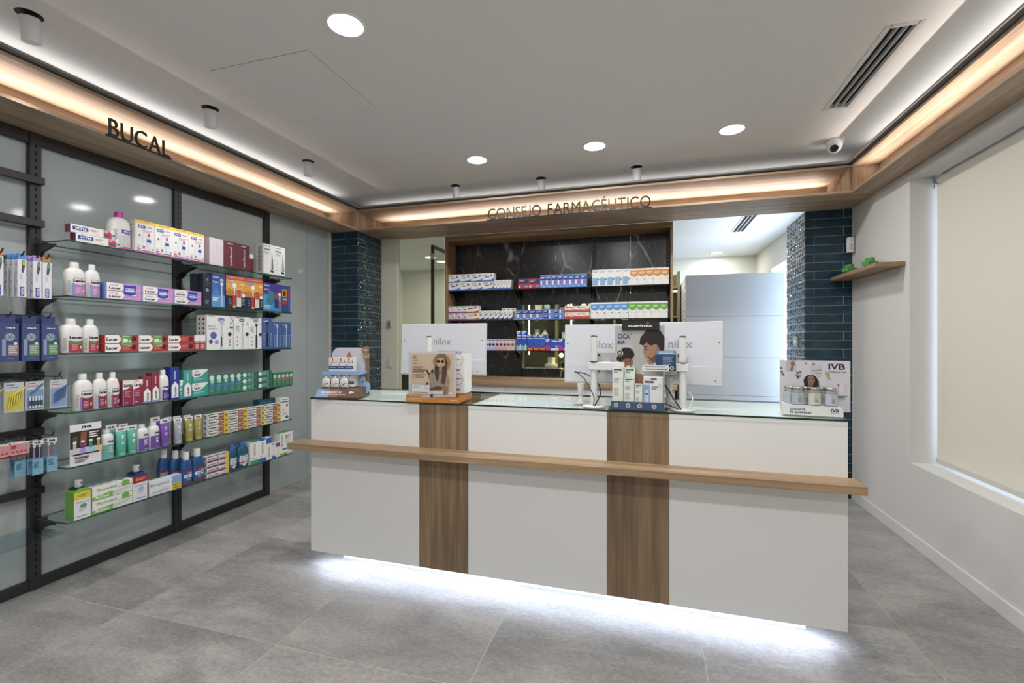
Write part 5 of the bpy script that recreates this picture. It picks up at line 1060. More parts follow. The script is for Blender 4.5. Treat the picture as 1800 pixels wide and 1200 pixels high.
q = M(); q.box(-0.115, 0.118, 0.02, 0.14, 0.142, 0.147, mat('7fa6d4')); q.box(-0.118, 0.121, 0.016, 0.020, 0.139, 0.160, mat('86acd8')); q.box(0.118, 0.121, 0.02, 0.14, 0.139, 0.160, mat('86acd8')); q.box(-0.118, -0.115, 0.02, 0.14, 0.139, 0.160, mat('86acd8')); q.obj('upper_tray', d1)
def d_sun(f): f.rect(0, 1, 0.25, 0.46, '1f4a8c'); f.lines(0.1, 0.8, 0.31, 0.38, 1, 'b0c4e4'); f.rect(0.38, 0.52, 0.78, 0.97, 'b82f20'); f.poly([(0.82, 0.66), (0.95, 0.66), (0.92, 0.85)], '3a2418'); f.lines(0.2, 0.75, 0.64, 0.70, 1, '5a5e66'); f.rect(0.12, 0.34, 0.50, 0.58, 'd08050')
def in_frame(base, p):
    a = base.rotation_euler[2]; l = base.location; return (l[0]+p[0]*math.cos(a)-p[1]*math.sin(a), l[1]+p[0]*math.sin(a)+p[1]*math.cos(a), l[2]+p[2])
for i in range(3):
    put('sun', lambda: carton(0.052, 0.05, 0.098, 'dfdeda', d_sun), 'sun_cream_box', in_frame(d1, (-0.082+0.0525*i, 0.03, 0.1475)), d1.rotation_euler[2], 'white sun cream box on the upper tier of the stand, %s of three' % ['left', 'middle', 'right'][i], 'box', 'sun cream boxes on the upper tier')
for i in range(3):
    for j in range(2): put('sunl', lambda: carton(0.052, 0.045, 0.080, 'dfdeda', d_sun), 'sun_cream_box', in_frame(d1, (-0.08+0.0525*i, 0.036+0.047*j, 0.0605 if False else 0.0605)), d1.rotation_euler[2], 'white sun cream box on the lower tier, %s, %s row' % (['left', 'middle', 'right'][i], ['front', 'back'][j]), 'box', 'sun cream boxes on the lower tier')
for i in range(3):
    b0 = in_frame(d1, (-0.088+0.058*i, -0.004, 0.056))
    bottle('small white sun fluid bottle in clear blister, %s of three on the lower tier' % ['left', 'middle', 'right'][i], b0, d1.rotation_euler[2], 0.050, 0.072, capc='d8d4d0', cap_r=0.3, cap_h=0.14, d=0.016, lab=L_(lambda f: (f.rect(0.05, 0.95, 0.03, 0.18, '22406c'), f.poly([(0.32, 0.42), (0.52, 0.42), (0.42, 0.72)], '7a3a30'), f.rect(0.55, 0.85, 0.6, 0.68, '30343a'), f.poly([(0.1, 0.2), (0.3, 0.2), (0.1, 0.36)], 'c08050')), 'sunf'), group='sun fluid bottles on the lower tier')

# -- counter display 2: poster holder with white cartons
d2 = empty('poster_display', 'orange based stand with an acrylic poster of a woman in a straw hat', 'display', (-1.172, 2.395, ZT), math.radians(2))
q = M(); q.box(-0.163, 0.160, -0.008, 0.200, 0.0, 0.006, mat('c07a20')); q.box(-0.163, 0.160, -0.010, -0.006, 0.0, 0.032, mat('c97f1e')); q.box(0.157, 0.160, -0.006, 0.200, 0.0, 0.042, mat('b8721c')); q.box(-0.163, -0.160, -0.006, 0.200, 0.0, 0.042, mat('b8721c'))
f = Face(q, 0.323, 0.032, lambda x, z, l: (-0.163+x*0.323, -0.0102-0.0003*l, z*0.032)); f.lines(0.02, 0.55, 0.60, 0.72, 1, 'e8cfa0'); f.lines(0.02, 0.3, 0.3, 0.4, 1, 'e8cfa0'); f.text('Cantabria', 0.84, 0.4, 0.25, 'f4e8d0', 0.02, 0.13); q.obj('tray', d2)
q = M(); PW, PH = 0.288, 0.254
q.box(-0.150, -0.150+PW, -0.003, 0.001, 0.034, 0.034+PH, mat('d4d2da', 0.3))
f = Face(q, PW, PH, lambda x, z, l: (-0.150+x*PW, -0.0032-0.00025*l, 0.034+z*PH))
f.rect(0.05, 0.945, 0.06, 0.955, 'dcc4a4'); f.disc(0.135, 0.875, 0.042, '2a2420', 20); f.disc(0.135, 0.875, 0.035, 'dcc4a4', 20); f.rect(0.112, 0.158, 0.87, 0.885, '2a2420')
f.text('Cantabria', 0.09, 0.795, 0.018, '3a3028', 0.01, 0.12); f.text('Nutra', 0.09, 0.725, 0.03, '2a2420', 0.03, 0.10); f.text('col', 0.20, 0.725, 0.03, 'd88a3a', 0.01, 0.07)
f.lines(0.09, 0.36, 0.61, 0.67, 2, 'c05a3a'); f.lines(0.09, 0.42, 0.52, 0.60, 2, '6a5a4c'); f.lines(0.15, 0.38, 0.40, 0.50, 3, '9a846c'); [f.rect(0.09, 0.115, 0.405+0.036*i, 0.425+0.036*i, 'b05a30') for i in range(3)]
# the sitting woman printed on the poster
f.poly([(0.40, 0.06), (0.94, 0.06), (0.94, 0.10), (0.80, 0.12), (0.42, 0.12)], 'e8e2da')
f.poly([(0.36, 0.22), (0.44, 0.30), (0.50, 0.26), (0.47, 0.12), (0.40, 0.12)], '9a6a4a'); f.poly([(0.35, 0.24), (0.40, 0.32), (0.43, 0.30), (0.40, 0.23)], '2a1a16')
f.poly([(0.41, 0.46), (0.45, 0.54), (0.52, 0.58), (0.70, 0.56), (0.84, 0.50), (0.88, 0.38), (0.87, 0.28), (0.76, 0.22), (0.48, 0.16), (0.47, 0.30)], 'a8988c')
for i in range(26): f.disc(0.46+0.38*random.random(), 0.20+0.32*random.random(), 0.012, random.choice(['6e5c52', 'cfc4ba', '8a786c']), 6)
f.poly([(0.47, 0.14), (0.72, 0.16), (0.74, 0.22), (0.62, 0.24), (0.48, 0.19)], '5a4438')
f.poly([(0.76, 0.24), (0.84, 0.24), (0.82, 0.06), (0.74, 0.06)], '9a6a4a'); f.poly([(0.80, 0.24), (0.86, 0.24), (0.85, 0.08), (0.81, 0.06)], 'a87654')
f.poly([(0.62, 0.56), (0.72, 0.56), (0.72, 0.68), (0.62, 0.68)], 'b08462')
f.poly([(0.56, 0.62), (0.60, 0.80), (0.66, 0.84), (0.66, 0.66), (0.65, 0.44), (0.62, 0.34), (0.58, 0.46)], '4a2e22'); f.poly([(0.72, 0.60), (0.76, 0.82), (0.82, 0.78), (0.82, 0.52), (0.77, 0.28), (0.70, 0.32), (0.72, 0.46)], '5c3624')
f.poly([(0.545, 0.70), (0.53, 0.80), (0.57, 0.90), (0.65, 0.96), (0.76, 0.96), (0.86, 0.89), (0.895, 0.78), (0.88, 0.69), (0.84, 0.63), (0.80, 0.66), (0.60, 0.70)], 'a07c54'); f.poly([(0.60, 0.84), (0.62, 0.93), (0.70, 0.965), (0.80, 0.94), (0.84, 0.86), (0.72, 0.885)], '80603e'); f.poly([(0.60, 0.70), (0.58, 0.80), (0.63, 0.88), (0.72, 0.89), (0.81, 0.84), (0.84, 0.74), (0.81, 0.62), (0.78, 0.66), (0.62, 0.64)], '3a261c'); f.poly([(0.605, 0.74), (0.615, 0.84), (0.67, 0.875), (0.76, 0.86), (0.79, 0.77), (0.75, 0.68), (0.69, 0.65), (0.63, 0.675)], 'cda684')
f.poly([(0.58, 0.85), (0.62, 0.93), (0.72, 0.945), (0.80, 0.89), (0.80, 0.85), (0.70, 0.88)], '8a6340')
f.disc(0.645, 0.785, 0.034, '17141a', 14); f.disc(0.735, 0.785, 0.034, '17141a', 14); f.rect(0.66, 0.72, 0.79, 0.80, '17141a'); f.poly([(0.66, 0.70), (0.69, 0.69), (0.73, 0.705), (0.69, 0.715)], '8a2e2a'); f.poly([(0.76, 0.68), (0.80, 0.70), (0.79, 0.80), (0.76, 0.80), (0.77, 0.74)], 'b88c6a')
f.poly([(0.42, 0.58), (0.47, 0.50), (0.44, 0.48), (0.39, 0.56)], '2a1c18'); f.poly([(0.49, 0.58), (0.52, 0.62), (0.56, 0.56), (0.50, 0.53)], '3a241c')
f.rect(0.06, 0.46, 0.05, 0.27, '3a2a30'); f.rect(0.075, 0.46, 0.05, 0.265, 'dcdbe0'); f.lines(0.12, 0.28, 0.18, 0.24, 2, 'a8a8b0'); f.disc(0.39, 0.215, 0.042, '2a2a30', 16); f.disc(0.39, 0.215, 0.036, 'dcdbe0', 16); f.rect(0.12, 0.27, 0.07, 0.10, 'd8a04a'); f.rect(0.27, 0.42, 0.07, 0.10, 'c88a60')
q.obj('poster', d2)
q = M(); q.box(-0.152, 0.142, -0.010, -0.006, 0.028, 0.290, ACRYL); q.rod((-0.003, -0.014, 0.040), (-0.003, -0.010, 0.040), 0.008, mat('2a2420'), 14); q.obj('acrylic_cover', d2)
def d_wbox(f): f.disc(0.55, 0.72, 0.34, '9a9aa0', 20); f.disc(0.55, 0.72, 0.31, 'e2e1de', 20); f.lines(0.35, 0.75, 0.68, 0.76, 1, '7a7a82'); f.rect(0.05, 0.7, 0.20, 0.24, 'c0502a'); f.rect(0.05, 0.7, 0.14, 0.18, 'b84420')
for k in range(2):
    for j in range(5):
        put('wbx', lambda: carton(0.098, 0.0215, 0.112, 'e2e1de', d_wbox, None, lambda f: None), 'white_supplement_box', in_frame(d2, (0.068, 0.072+0.022*j, 0.048+0.1125*k)), d2.rotation_euler[2]+0.0,
            'slim white carton standing behind the straw hat poster, %s row, %s from the front' % (['lower', 'upper'][k], ['first', 'second', 'third', 'fourth', 'fifth'][j]), 'box', 'slim white cartons behind the poster')
q = M(); q.box(0.05, 0.155, 0.068, 0.19, 0.0065, 0.0475, mat('b8721c')); q.obj('inner_step', d2)
q = M(); q.box(0.02, 0.115, 0.01, 0.035, 0.276, 0.286, mat('a8442a')); q.box(0.02, 0.03, 0.01, 0.035, 0.006, 0.276, mat('b8721c')); q.obj('header_support', d2)

# -- counter display 3: baby care
d3 = empty('baby_care_display', 'blue trayed cardboard display with a photo of a father and baby and a black header', 'display', (-0.052, 2.42, ZT), math.radians(-3))
q = M(); BW, BH = 0.250, 0.428; X0 = -0.122
q.box(X0, X0+BW, 0.088, 0.091, 0.0, BH, mat('a9a8a4', 0.4)); f = Face(q, BW, BH, lambda x, z, l: (X0+x*BW, 0.088-0.00025*l, z*BH))
f.rect(0, 1, 0, 1, 'aeada8'); f.text('CICA', 0.05, 0.845, 0.058, '35577c', 0.05, 0.26); f.text('+', 0.315, 0.88, 0.03, '35577c', 0.03); f.text('SOS', 0.05, 0.785, 0.038, '1d2c48', 0.05, 0.15); f.lines(0.05, 0.38, 0.70, 0.76, 2, 'd4d2cc')
f.poly([(0.48, 0.40), (0.54, 0.50), (0.64, 0.56), (0.80, 0.52), (1.0, 0.50), (1.0, 0.20), (0.44, 0.20)], 'c6c5c2')                                   # shirt
f.poly([(0.78, 0.52), (0.99, 0.50), (0.99, 0.74), (0.86, 0.72)], '8e6248')                                                                         # neck
f.poly([(0.58, 0.70), (0.60, 0.80), (0.72, 0.80), (0.88, 0.78), (0.94, 0.70), (0.88, 0.60), (0.78, 0.545), (0.70, 0.53), (0.66, 0.56), (0.64, 0.60), (0.60, 0.615), (0.61, 0.65), (0.575, 0.665)], 'a67a5c')  # face
f.poly([(0.66, 0.60), (0.78, 0.545), (0.86, 0.60), (0.84, 0.66), (0.74, 0.61), (0.68, 0.63)], '6e4e3c')                                             # beard
f.poly([(0.50, 0.78), (0.52, 0.86), (0.58, 0.90), (0.64, 0.95), (0.78, 0.975), (0.92, 0.94), (1.0, 0.86), (0.99, 0.72), (0.94, 0.66), (0.90, 0.70), (0.84, 0.78), (0.72, 0.76), (0.64, 0.80), (0.58, 0.76)], '1f1917')  # hair
f.disc(0.87, 0.72, 0.04, '9a6c50', 14, 0.8); f.poly([(0.59, 0.735), (0.66, 0.745), (0.66, 0.755), (0.59, 0.75)], '1f1917'); f.poly([(0.62, 0.71), (0.66, 0.715), (0.65, 0.725), (0.61, 0.72)], '3a2a22'); f.poly([(0.63, 0.60), (0.70, 0.60), (0.68, 0.585)], 'e8dcd4')
f.poly([(0.12, 0.44), (0.14, 0.32), (0.56, 0.30), (0.52, 0.38), (0.30, 0.46)], 'cfcdc8')                                                            # vest
f.poly([(0.14, 0.46), (0.26, 0.46), (0.32, 0.38), (0.16, 0.34), (0.11, 0.40)], '76492f')
f.disc(0.24, 0.56, 0.135, '7a4c32', 22, 0.95); f.disc(0.235, 0.655, 0.14, '191412', 20, 1.1); f.disc(0.10, 0.60, 0.07, '191412', 12); f.disc(0.33, 0.65, 0.07, '191412', 12)
f.disc(0.26, 0.545, 0.105, '835338', 18, 0.95); f.disc(0.22, 0.565, 0.012, '120c0a', 8); f.disc(0.31, 0.57, 0.012, '120c0a', 8); f.poly([(0.22, 0.51), (0.32, 0.515), (0.28, 0.49)], 'd8c4b8'); f.disc(0.12, 0.545, 0.028, '6e432c', 10)
f.poly([(0.17, 0.36), (0.20, 0.40), (0.34, 0.41), (0.52, 0.42), (0.62, 0.38), (0.62, 0.28), (0.48, 0.29), (0.36, 0.32), (0.22, 0.32)], '95694c'); f.rect(0.2, 0.34, 0.355, 0.36, '6e4a34'); f.rect(0.2, 0.34, 0.375, 0.38, '6e4a34')
f.poly([(0.46, 0.22), (0.50, 0.30), (1.0, 0.28), (1.0, 0.10), (0.6, 0.12)], '4a3024')
f.disc(0.10, 0.665, 0.068, 'dcdad4', 20); f.disc(0.10, 0.665, 0.058, '3a3a3c', 20); f.disc(0.10, 0.665, 0.032, 'a8a49c', 12)
pp = q.obj('photo_panel', d3)
q = M(); q.box(X0+0.038, X0+0.225, 0.080, 0.087, BH-0.022, BH+0.026, mat('1c1a1c', 0.4)); V, F, w_ = tmesh('SUAVINEX', 0.03); s_ = 0.125/w_
f = Face(q, 0.187, 0.048, lambda x, z, l: (X0+0.038+x*0.187, 0.0795-0.00025*l, BH-0.022+z*0.048)); f.text('suavinex', 0.16, 0.36, 0.26, 'e8e6e6', 0.03, 0.66); f.rect(0.65, 0.72, 0.74, 0.78, 'e8e6e6'); q.obj('header_plate', pp)
q = M(); q.box(-0.132, 0.127, 0.0, 0.092, 0.0, 0.003, mat('3c5474')); q.box(-0.132, 0.127, -0.003, 0.0, 0.0, 0.042, mat('3e5878')); q.box(0.124, 0.127, 0, 0.09, 0, 0.20, mat('d0d2d4')); q.box(-0.132, -0.129, 0, 0.09, 0, 0.042, mat('d0d2d4'))
f = Face(q, 0.259, 0.042, lambda x, z, l: (-0.132+x*0.259, -0.0032-0.0003*l, z*0.042))
for x in (0.10, 0.33, 0.55, 0.82): f.disc(x, 0.52, 0.044, 'dcdcdc', 18); f.disc(x, 0.52, 0.034, 'a8aaac', 16); f.disc(x, 0.52, 0.015, '55585c', 10)
q.obj('tray', d3)
q = M(); q.box(0.085, 0.183, 0.055, 0.058, 0.20, 0.30, mat('25406a', 0.4)); f = Face(q, 0.103, 0.105, lambda x, z, l: (0.085+x*0.098, 0.0547-0.0003*l, 0.20+z*0.10)); f.rect(0, 1, 0.80, 1, '5f86ae'); f.lines(0.15, 0.9, 0.84, 0.96, 2, 'e8ecf0', False); f.lines(0.35, 0.88, 0.25, 0.7, 6, '7f98b8'); f.rect(0.62, 1.0, 0.0, 0.24, '1a2434'); f.disc(0.80, 0.13, 0.10, 'e0e0e0', 16); f.disc(0.80, 0.13, 0.05, '1a2434', 12)
q.box(0.02, 0.150, 0.050, 0.053, 0.196, 0.226, mat('dcdad6', 0.4)); f = Face(q, 0.135, 0.03, lambda x, z, l: (0.02+x*0.130, 0.0497-0.0003*l, 0.196+z*0.03)); f.lines(0.08, 0.85, 0.55, 0.85, 1, '9a9c9e'); f.lines(0.08, 0.95, 0.15, 0.4, 1, '2a2c30', False); q.box(0.125, 0.127, 0.03, 0.088, 0.19, 0.21, mat('d0d2d4')); q.obj('tester_card', d3)
def d_cica(f): f.rect(0.15, 0.85, 0.93, 0.965, '1e1c1e'); f.text('suavinex', 0.22, 0.938, 0.014, 'e4e4e4', 0.02, 0.5); f.lines(0.15, 0.55, 0.86, 0.90, 1, '5a6a80'); f.lines(0.15, 0.70, 0.62, 0.74, 3, 'b0b2b2'); f.lines(0.15, 0.6, 0.3, 0.5, 4, 'b8baba'); f.rect(0.6, 0.9, 0.02, 0.18, '9ab8de'); f.poly([(0.6, 0.07), (0.9, 0.07), (0.75, 0.02)], '3a5ea0')
for x_, w_, h_, dy, lb, c in ((-0.126, 0.054, 0.208, 0.006, 'tallest white care box, leftmost in the blue tray', 'dfe4dc'), (-0.070, 0.053, 0.208, 0.048, 'pale green care box in the second row of the blue tray', 'd2dfd0'), (-0.070, 0.053, 0.158, 0.006, 'shorter white care box, second from the left in the blue tray', 'dfe4dc'), (-0.014, 0.037, 0.128, 0.006, 'smallest white care box in the middle of the blue tray', 'dfe4dc')):
    q = carton(w_, 0.038, h_, c, d_cica, None, None, lambda f: f.rect(0, 1, 0, 1, 'c4d8bc')); tag(q.obj('care_box', None, in_frame(d3, (x_, dy, 0.0035)), d3.rotation_euler[2]), lb, 'box', 'care boxes in the blue tray')
def d_cicaw(f): f.rect(0.02, 0.33, 0.0, 0.76, '7fa8dc'); f.poly([(0.08, 0.1), (0.27, 0.1), (0.27, 0.5), (0.22, 0.62), (0.13, 0.62), (0.08, 0.5)], 'c9cfd6'); f.rect(0.09, 0.26, 0.47, 0.50, '17181c'); f.rect(0.08, 0.52, 0.82, 0.88, '17181c'); f.text('suavinex', 0.12, 0.835, 0.025, 'e4e4e4', 0.02, 0.34); f.lines(0.42, 0.75, 0.6, 0.72, 2, '8a8e94'); f.disc(0.84, 0.78, 0.07, 'c8d4e4', 12); f.disc(0.84, 0.70, 0.06, 'c8d4e4', 12); f.rect(0.80, 0.96, 0.04, 0.24, '9ab8de'); f.poly([(0.8, 0.10), (0.96, 0.10), (0.88, 0.04)], '3a5ea0'); f.poly([(0.35, 0.93), (0.7, 0.93), (0.66, 0.965), (0.4, 0.96)], '4a4c50')
q = carton(0.094, 0.04, 0.165, 'dfe2e0', d_cicaw); tag(q.obj('care_box', None, in_frame(d3, (0.028, 0.006, 0.0035)), d3.rotation_euler[2]), 'wide white care box with a blue spray picture, rightmost in the blue tray', 'box', 'care boxes in the blue tray')

# -- counter display 4: wellness jars
d4 = empty('wellness_display', 'white display with a portrait panel and lettering IVB at the right counter end', 'display', (0.735, 2.475, ZT), math.radians(-8))
q = M(); q.prism([(-0.118, 0.0), (0.122, 0.0), (0.122, 0.033), (0.112, 0.046), (0.075, 0.046), (0.0, 0.046), (-0.085, 0.046), (-0.118, 0.052)], 0.0, 0.095, mat('dad9d9', 0.45))
f = Face(q, 0.24, 0.05, lambda x, z, l: (-0.118+x*0.24, -0.0003*l, z*0.05)); f.text('CUIDARSE', 0.12, 0.46, 0.17, '22284a', 0.03, 0.26); f.text('ES QUERERSE', 0.12, 0.18, 0.17, '22284a', 0.03, 0.36)
def serif(f, x, z, hh, w, c):
    f.text('IVB', x, z, hh, c, 0.025, w)
    for a_, b_ in ((-0.02, 0.08), (0.16, 0.36), (0.52, 0.66), (0.70, 0.84)): f.rect(x+w*a_, x+w*b_, z+hh*0.95, z+hh*1.02, c)
    for a_, b_ in ((-0.02, 0.08), (0.68, 0.80)): f.rect(x+w*a_, x+w*b_, z-hh*0.02, z+hh*0.05, c)
serif(f, 0.80, 0.42, 0.30, 0.13, '22284a'); f.lines(0.80, 0.93, 0.24, 0.32, 1, '6a6e84'); q.obj('base', d4)
q = M(); PW, PH = 0.290, 0.243; X0 = -0.122
q.box(X0, X0+PW, 0.096, 0.100, 0.012, 0.012+PH, mat('c9c7cf', 0.45)); f = Face(q, PW, PH, lambda x, z, l: (X0+x*PW, 0.096-0.00025*l, 0.012+z*PH))
serif(f, 0.70, 0.83, 0.11, 0.23, '15162a'); f.text('Wellness Lab', 0.70, 0.765, 0.035, '3c4888', 0.01, 0.24)
f.rect(0.10, 0.24, 0.78, 1.0, 'b0aeb6'); f.poly([(0.15, 0.78), (0.17, 0.88), (0.155, 0.95), (0.20, 0.99), (0.225, 0.92), (0.20, 0.86), (0.19, 0.78)], '8c6450'); f.poly([(0.22, 0.99), (0.24, 1.0), (0.20, 0.96)], '8c6450')
f.rect(0.45, 0.60, 0.68, 0.90, 'bdbbc8'); f.poly([(0.46, 0.80), (0.60, 0.83), (0.60, 0.80), (0.46, 0.78)], 'a88a68'); f.poly([(0.52, 0.75), (0.60, 0.77), (0.60, 0.74), (0.54, 0.73)], 'b49a70'); f.poly([(0.375, 0.92), (0.40, 0.94), (0.375, 0.97)], '6a3030'); f.disc(0.49, 0.93, 0.022, '8a8450', 10)
for x, z, c in ((0.02, 0.84, '7a5a48'), (0.03, 0.76, '4a5c30'), (0.05, 0.71, '5a6c38'), (0.26, 0.75, '34406a'), (0.25, 0.70, '6a8044'), (0.29, 0.69, '7a8c50'), (0.265, 0.66, '303a60'), (0.67, 0.76, 'a8a458'), (0.70, 0.73, '8a8a4a'), (0.69, 0.69, 'b4b060'), (0.71, 0.66, '9a9a50'), (0.30, 0.77, 'a04a44')): f.disc(x, z, 0.018, c, 8)
f.rect(0.78, 0.92, 0.32, 0.56, 'cfcdd8'); f.disc(0.835, 0.52, 0.022, '9a7a94', 10); f.rect(0.832, 0.838, 0.38, 0.50, '8a9484'); f.lines(0.78, 0.96, 0.24, 0.32, 3, '6a7090')
f.disc(0.45, 0.60, 0.098, '1a1416', 24, 1.0); f.poly([(0.345, 0.60), (0.36, 0.52), (0.34, 0.46), (0.42, 0.46), (0.50, 0.44), (0.57, 0.47), (0.56, 0.62)], '1a1416'); f.poly([(0.41, 0.47), (0.47, 0.46), (0.49, 0.52), (0.42, 0.53)], '7a5644')
f.poly([(0.405, 0.62), (0.41, 0.68), (0.44, 0.71), (0.475, 0.70), (0.51, 0.62), (0.50, 0.56), (0.465, 0.51), (0.43, 0.52), (0.41, 0.56)], '94705c'); f.disc(0.43, 0.625, 0.009, '1c1210', 8); f.disc(0.48, 0.625, 0.009, '1c1210', 8); f.poly([(0.438, 0.555), (0.455, 0.562), (0.475, 0.557), (0.457, 0.545)], '6a2c2c'); f.poly([(0.452, 0.60), (0.460, 0.58), (0.448, 0.58)], '7e5a48')
q.obj('back_panel', d4)
def jar(label, p, c):
    t = empty('supplement_jar', label, 'jar', in_frame(d4, p), d4.rotation_euler[2], 'lidded jars on the white display'); r = 0.0265
    q = M(); q.lathe([(r*0.94, 0), (r, 0.003), (r, 0.060), (r*0.9, 0.067), (r*0.78, 0.071)], mat('8a8c88', 0.1), seg=28); q.obj('glass_jar', t)
    q = M(); q.lathe([(r*1.01, 0.004), (r*1.01, 0.057)], mat(c, 0.4), seg=28, caps=False)
    def mp(x, z, l): a = -math.pi/2+(x-0.5)*1.6; return ((r*1.01+0.0003*l)*math.cos(a), (r*1.01+0.0003*l)*math.sin(a), 0.004+z*0.053)
    f = Face(q, 0.06, 0.058, mp, 4); f.text('IVB', 0.42, 0.78, 0.10, '3a4050', 0.0, 0.2); f.lines(0.42, 0.82, 0.15, 0.62, 5, '8a9098'); q.obj('paper_label', t)
    q = M(); q.lathe([(r*0.86, 0.071), (r*0.90, 0.073), (r*0.90, 0.081), (r*0.84, 0.084), (0.002, 0.0845)], mat('b4b4b2', 0.25, 0.9), seg=28); q.obj('metal_lid', t)
for x, c, nm in ((-0.052, 'aab4be', 'blue grey'), (0.014, 'd0cabc', 'cream'), (0.080, 'b9c0cc', 'pale grey')):
    jar('glass jar with %s label and metal lid, front row on the white display' % nm, (x, 0.029, 0.0465), c)
for x, c, nm in ((-0.080, 'a9b8c0', 'blue grey'), (-0.019, 'c8c4b8', 'cream'), (0.047, 'b4bcc8', 'pale grey')):
    jar('glass jar half hidden behind the jar with the %s label' % nm, (x, 0.0675 if nm != 'blue grey' else 0.0685, 0.0465), c)

# ------------------------------------------------------------------ REAR NICHE
NY0, NY1 = 4.800, 5.060
NX0, NX1 = -2.200, 0.232
OX0, OX1, OZ0, OZ1 = -1.352, 0.185, 1.085, 1.800       # pass-through opening
ni = empty('marble_niche', 'oak framed wall niche lined with black white-veined marble', 'niche', ((NX0+NX1)/2, NY0, 0.99))
def np_(name, fn): return part(name, ni, fn)
wn = wood('z', '6e563c', '8a6d4c', 'a38560', seed=6)
np_('side_board', lambda q: q.box(NX0, NX0+0.028, NY0, NY1+0.03, 0.992, 2.568, wn)); np_('side_board', lambda q: q.box(NX1-0.022, NX1, NY0, NY1+0.03, 0.992, 2.568, wn))
np_('top_board', lambda q: q.box(NX0+0.028, NX1-0.022, NY0, NY1+0.03, 2.515, 2.568, wood('x', '6e563c', '8a6d4c', 'a38560', seed=6)))
gx_ = (NX0+0.028, -1.99+0.02, -1.395, -0.985, -0.572, -0.18, NX1-0.022)
for a0, a1 in zip(gx_, gx_[1:]):
    lo = OZ1
    np_('marble_slab', lambda q: q.box(a0+0.001, a1-0.001, NY1, NY1+0.02, OZ1, 2.515, MARB))
    if a1 <= OX0+0.0001 or abs(a0-gx_[0]) < 1e-6 or abs(a0-gx_[1]) < 1e-6: np_('marble_slab', lambda q: q.box(a0+0.001, a1-0.001, NY1, NY1+0.02, 0.992, OZ1-0.001, MARB))
    else: np_('marble_slab', lambda q: q.box(a0+0.001, a1-0.001, NY1, NY1+0.02, 0.992, OZ0, MARB))
np_('opening_frame', lambda q: (q.box(-1.395, OX0, NY1+0.001, NY1+0.03, OZ0, OZ1, mat('8f9484', 0.4)), q.box(OX0, OX1, NY1+0.001, NY1+0.12, OZ0-0.012, OZ0, mat('9aa094', 0.3)), q.box(OX1, NX1-0.022, NY1+0.001, NY1+0.03, OZ0, OZ1, mat('8f9484', 0.4))))
np_('opening_glass', lambda q: q.box(OX0, OX1, NY1+0.012, NY1+0.016, OZ0, OZ1, GLASS))
for x in (-2.155, -1.390, -0.569, 0.196):
    sp_ = np_('slotted_post', lambda q: q.box(x-0.014, x+0.014, NY1-0.025, NY1-0.001, 0.992, 2.514, mat('141414', 0.4)))
    q = M(); [q.box(x-0.002, x+0.002, NY1-0.0258, NY1-0.0248, 1.02+0.04*i, 1.036+0.04*i, mat('4a4a4c' if x < 0.1 else 'c8c8c8', 0.5)) for i in range(36)]; q.obj('post_slots', sp_)
NSZ = (1.957, 1.623, 1.290)
for k, z in enumerate(NSZ):
    for j, (a0, a1) in enumerate(((-2.165, -1.393), (-1.387, -0.572), (-0.566, 0.205))):
        t = empty('niche_shelf', '%s black glass shelf in the %s bay of the marble niche' % (['upper', 'middle', 'lower'][k], ['left', 'middle', 'right'][j]), 'shelf', ((a0+a1)/2, NY1, z), 0, 'shelves in the marble niche')
        q = M(); q.box(-(a1-a0)/2, (a1-a0)/2, -0.245, -0.026, -0.008, 0, mat('15191a', 0.08)); q.obj('plate', t)
        for s_ in (-1, 1):
            q = M(); x = s_*((a1-a0)/2-0.012); q.prism([(-0.026, -0.0085), (-0.215, -0.0085), (-0.215, -0.016), (-0.10, -0.04), (-0.026, -0.10)], x-0.006, x+0.006, mat('141414', 0.4), 'x'); q.obj('bracket', t)
YB = 4.83
def brow(z, desc, key, body, front, spans, d=0.08, stack=1, tail='', right=None, y=YB, name='medicine_box'):
    sp = [(max(a_, -2.171+i_*0), b_, c_) for i_, (a_, b_, c_) in enumerate(same([(max(q_[0], -2.171) if i_ == 0 else q_[0], q_[1], q_[2]) for i_, q_ in enumerate(spans)]))]; n = len(sp); g = (desc+' '+tail) if n*stack > 1 else None
    for i, (x0, w, h) in enumerate(sp):
        for s in range(stack):
            hs = h/stack; lab = desc
            if n > 1: lab += ', %s of %s' % (row_word(i, n), NUM[n])
            if stack > 1: lab += ', %s' % ['lower', 'upper'][s]
            put((key, round(w, 3), round(hs, 3), round(d, 3)), lambda: carton(w-0.001, d, hs-0.0006, body, front, None, right), name, (x0+0.0005, y, z+0.0004+s*hs), 0, lab+', '+tail, 'box', g)
U, MI, LO = 'upper niche shelf', 'middle niche shelf', 'lower niche shelf'
def d_wave(c, c2='c0a070', c3='1f3a8a'):
    def g(f): f.poly([(0, 0), (1, 0), (1, 0.42), (0.8, 0.24), (0.4, 0.15), (0, 0.14)], c); f.lines(0.1, 0.5, 0.68, 0.86, 2, '3a3c44'); f.rect(0.2, 0.6, 0.5, 0.6, c3); f.disc(0.76, 0.72, 0.10, '5a3a28', 10); f.disc(0.76, 0.72, 0.05, c2, 8)
    return g
dwb = d_wave('2f74c8')
brow(NSZ[0], 'white and blue medicine carton', 'm1', E1, dwb, [(-2.185, 0.136, 0.185), (-2.049, 0.137, 0.186), (-1.912, 0.135, 0.187), (-1.777, 0.134, 0.181)], stack=2, tail=U)
brow(NSZ[0], 'small white medicine box with blue base', 'm2', E1, d_wave('3a6ac0'), [(-1.637, 0.042, 0.107), (-1.595, 0.042, 0.105), (-1.553, 0.042, 0.103), (-1.511, 0.042, 0.102), (-1.469, 0.041, 0.100)], tail=U, right=lambda f: f.rect(0, 1, 0, 1, 'a9a8a4'))
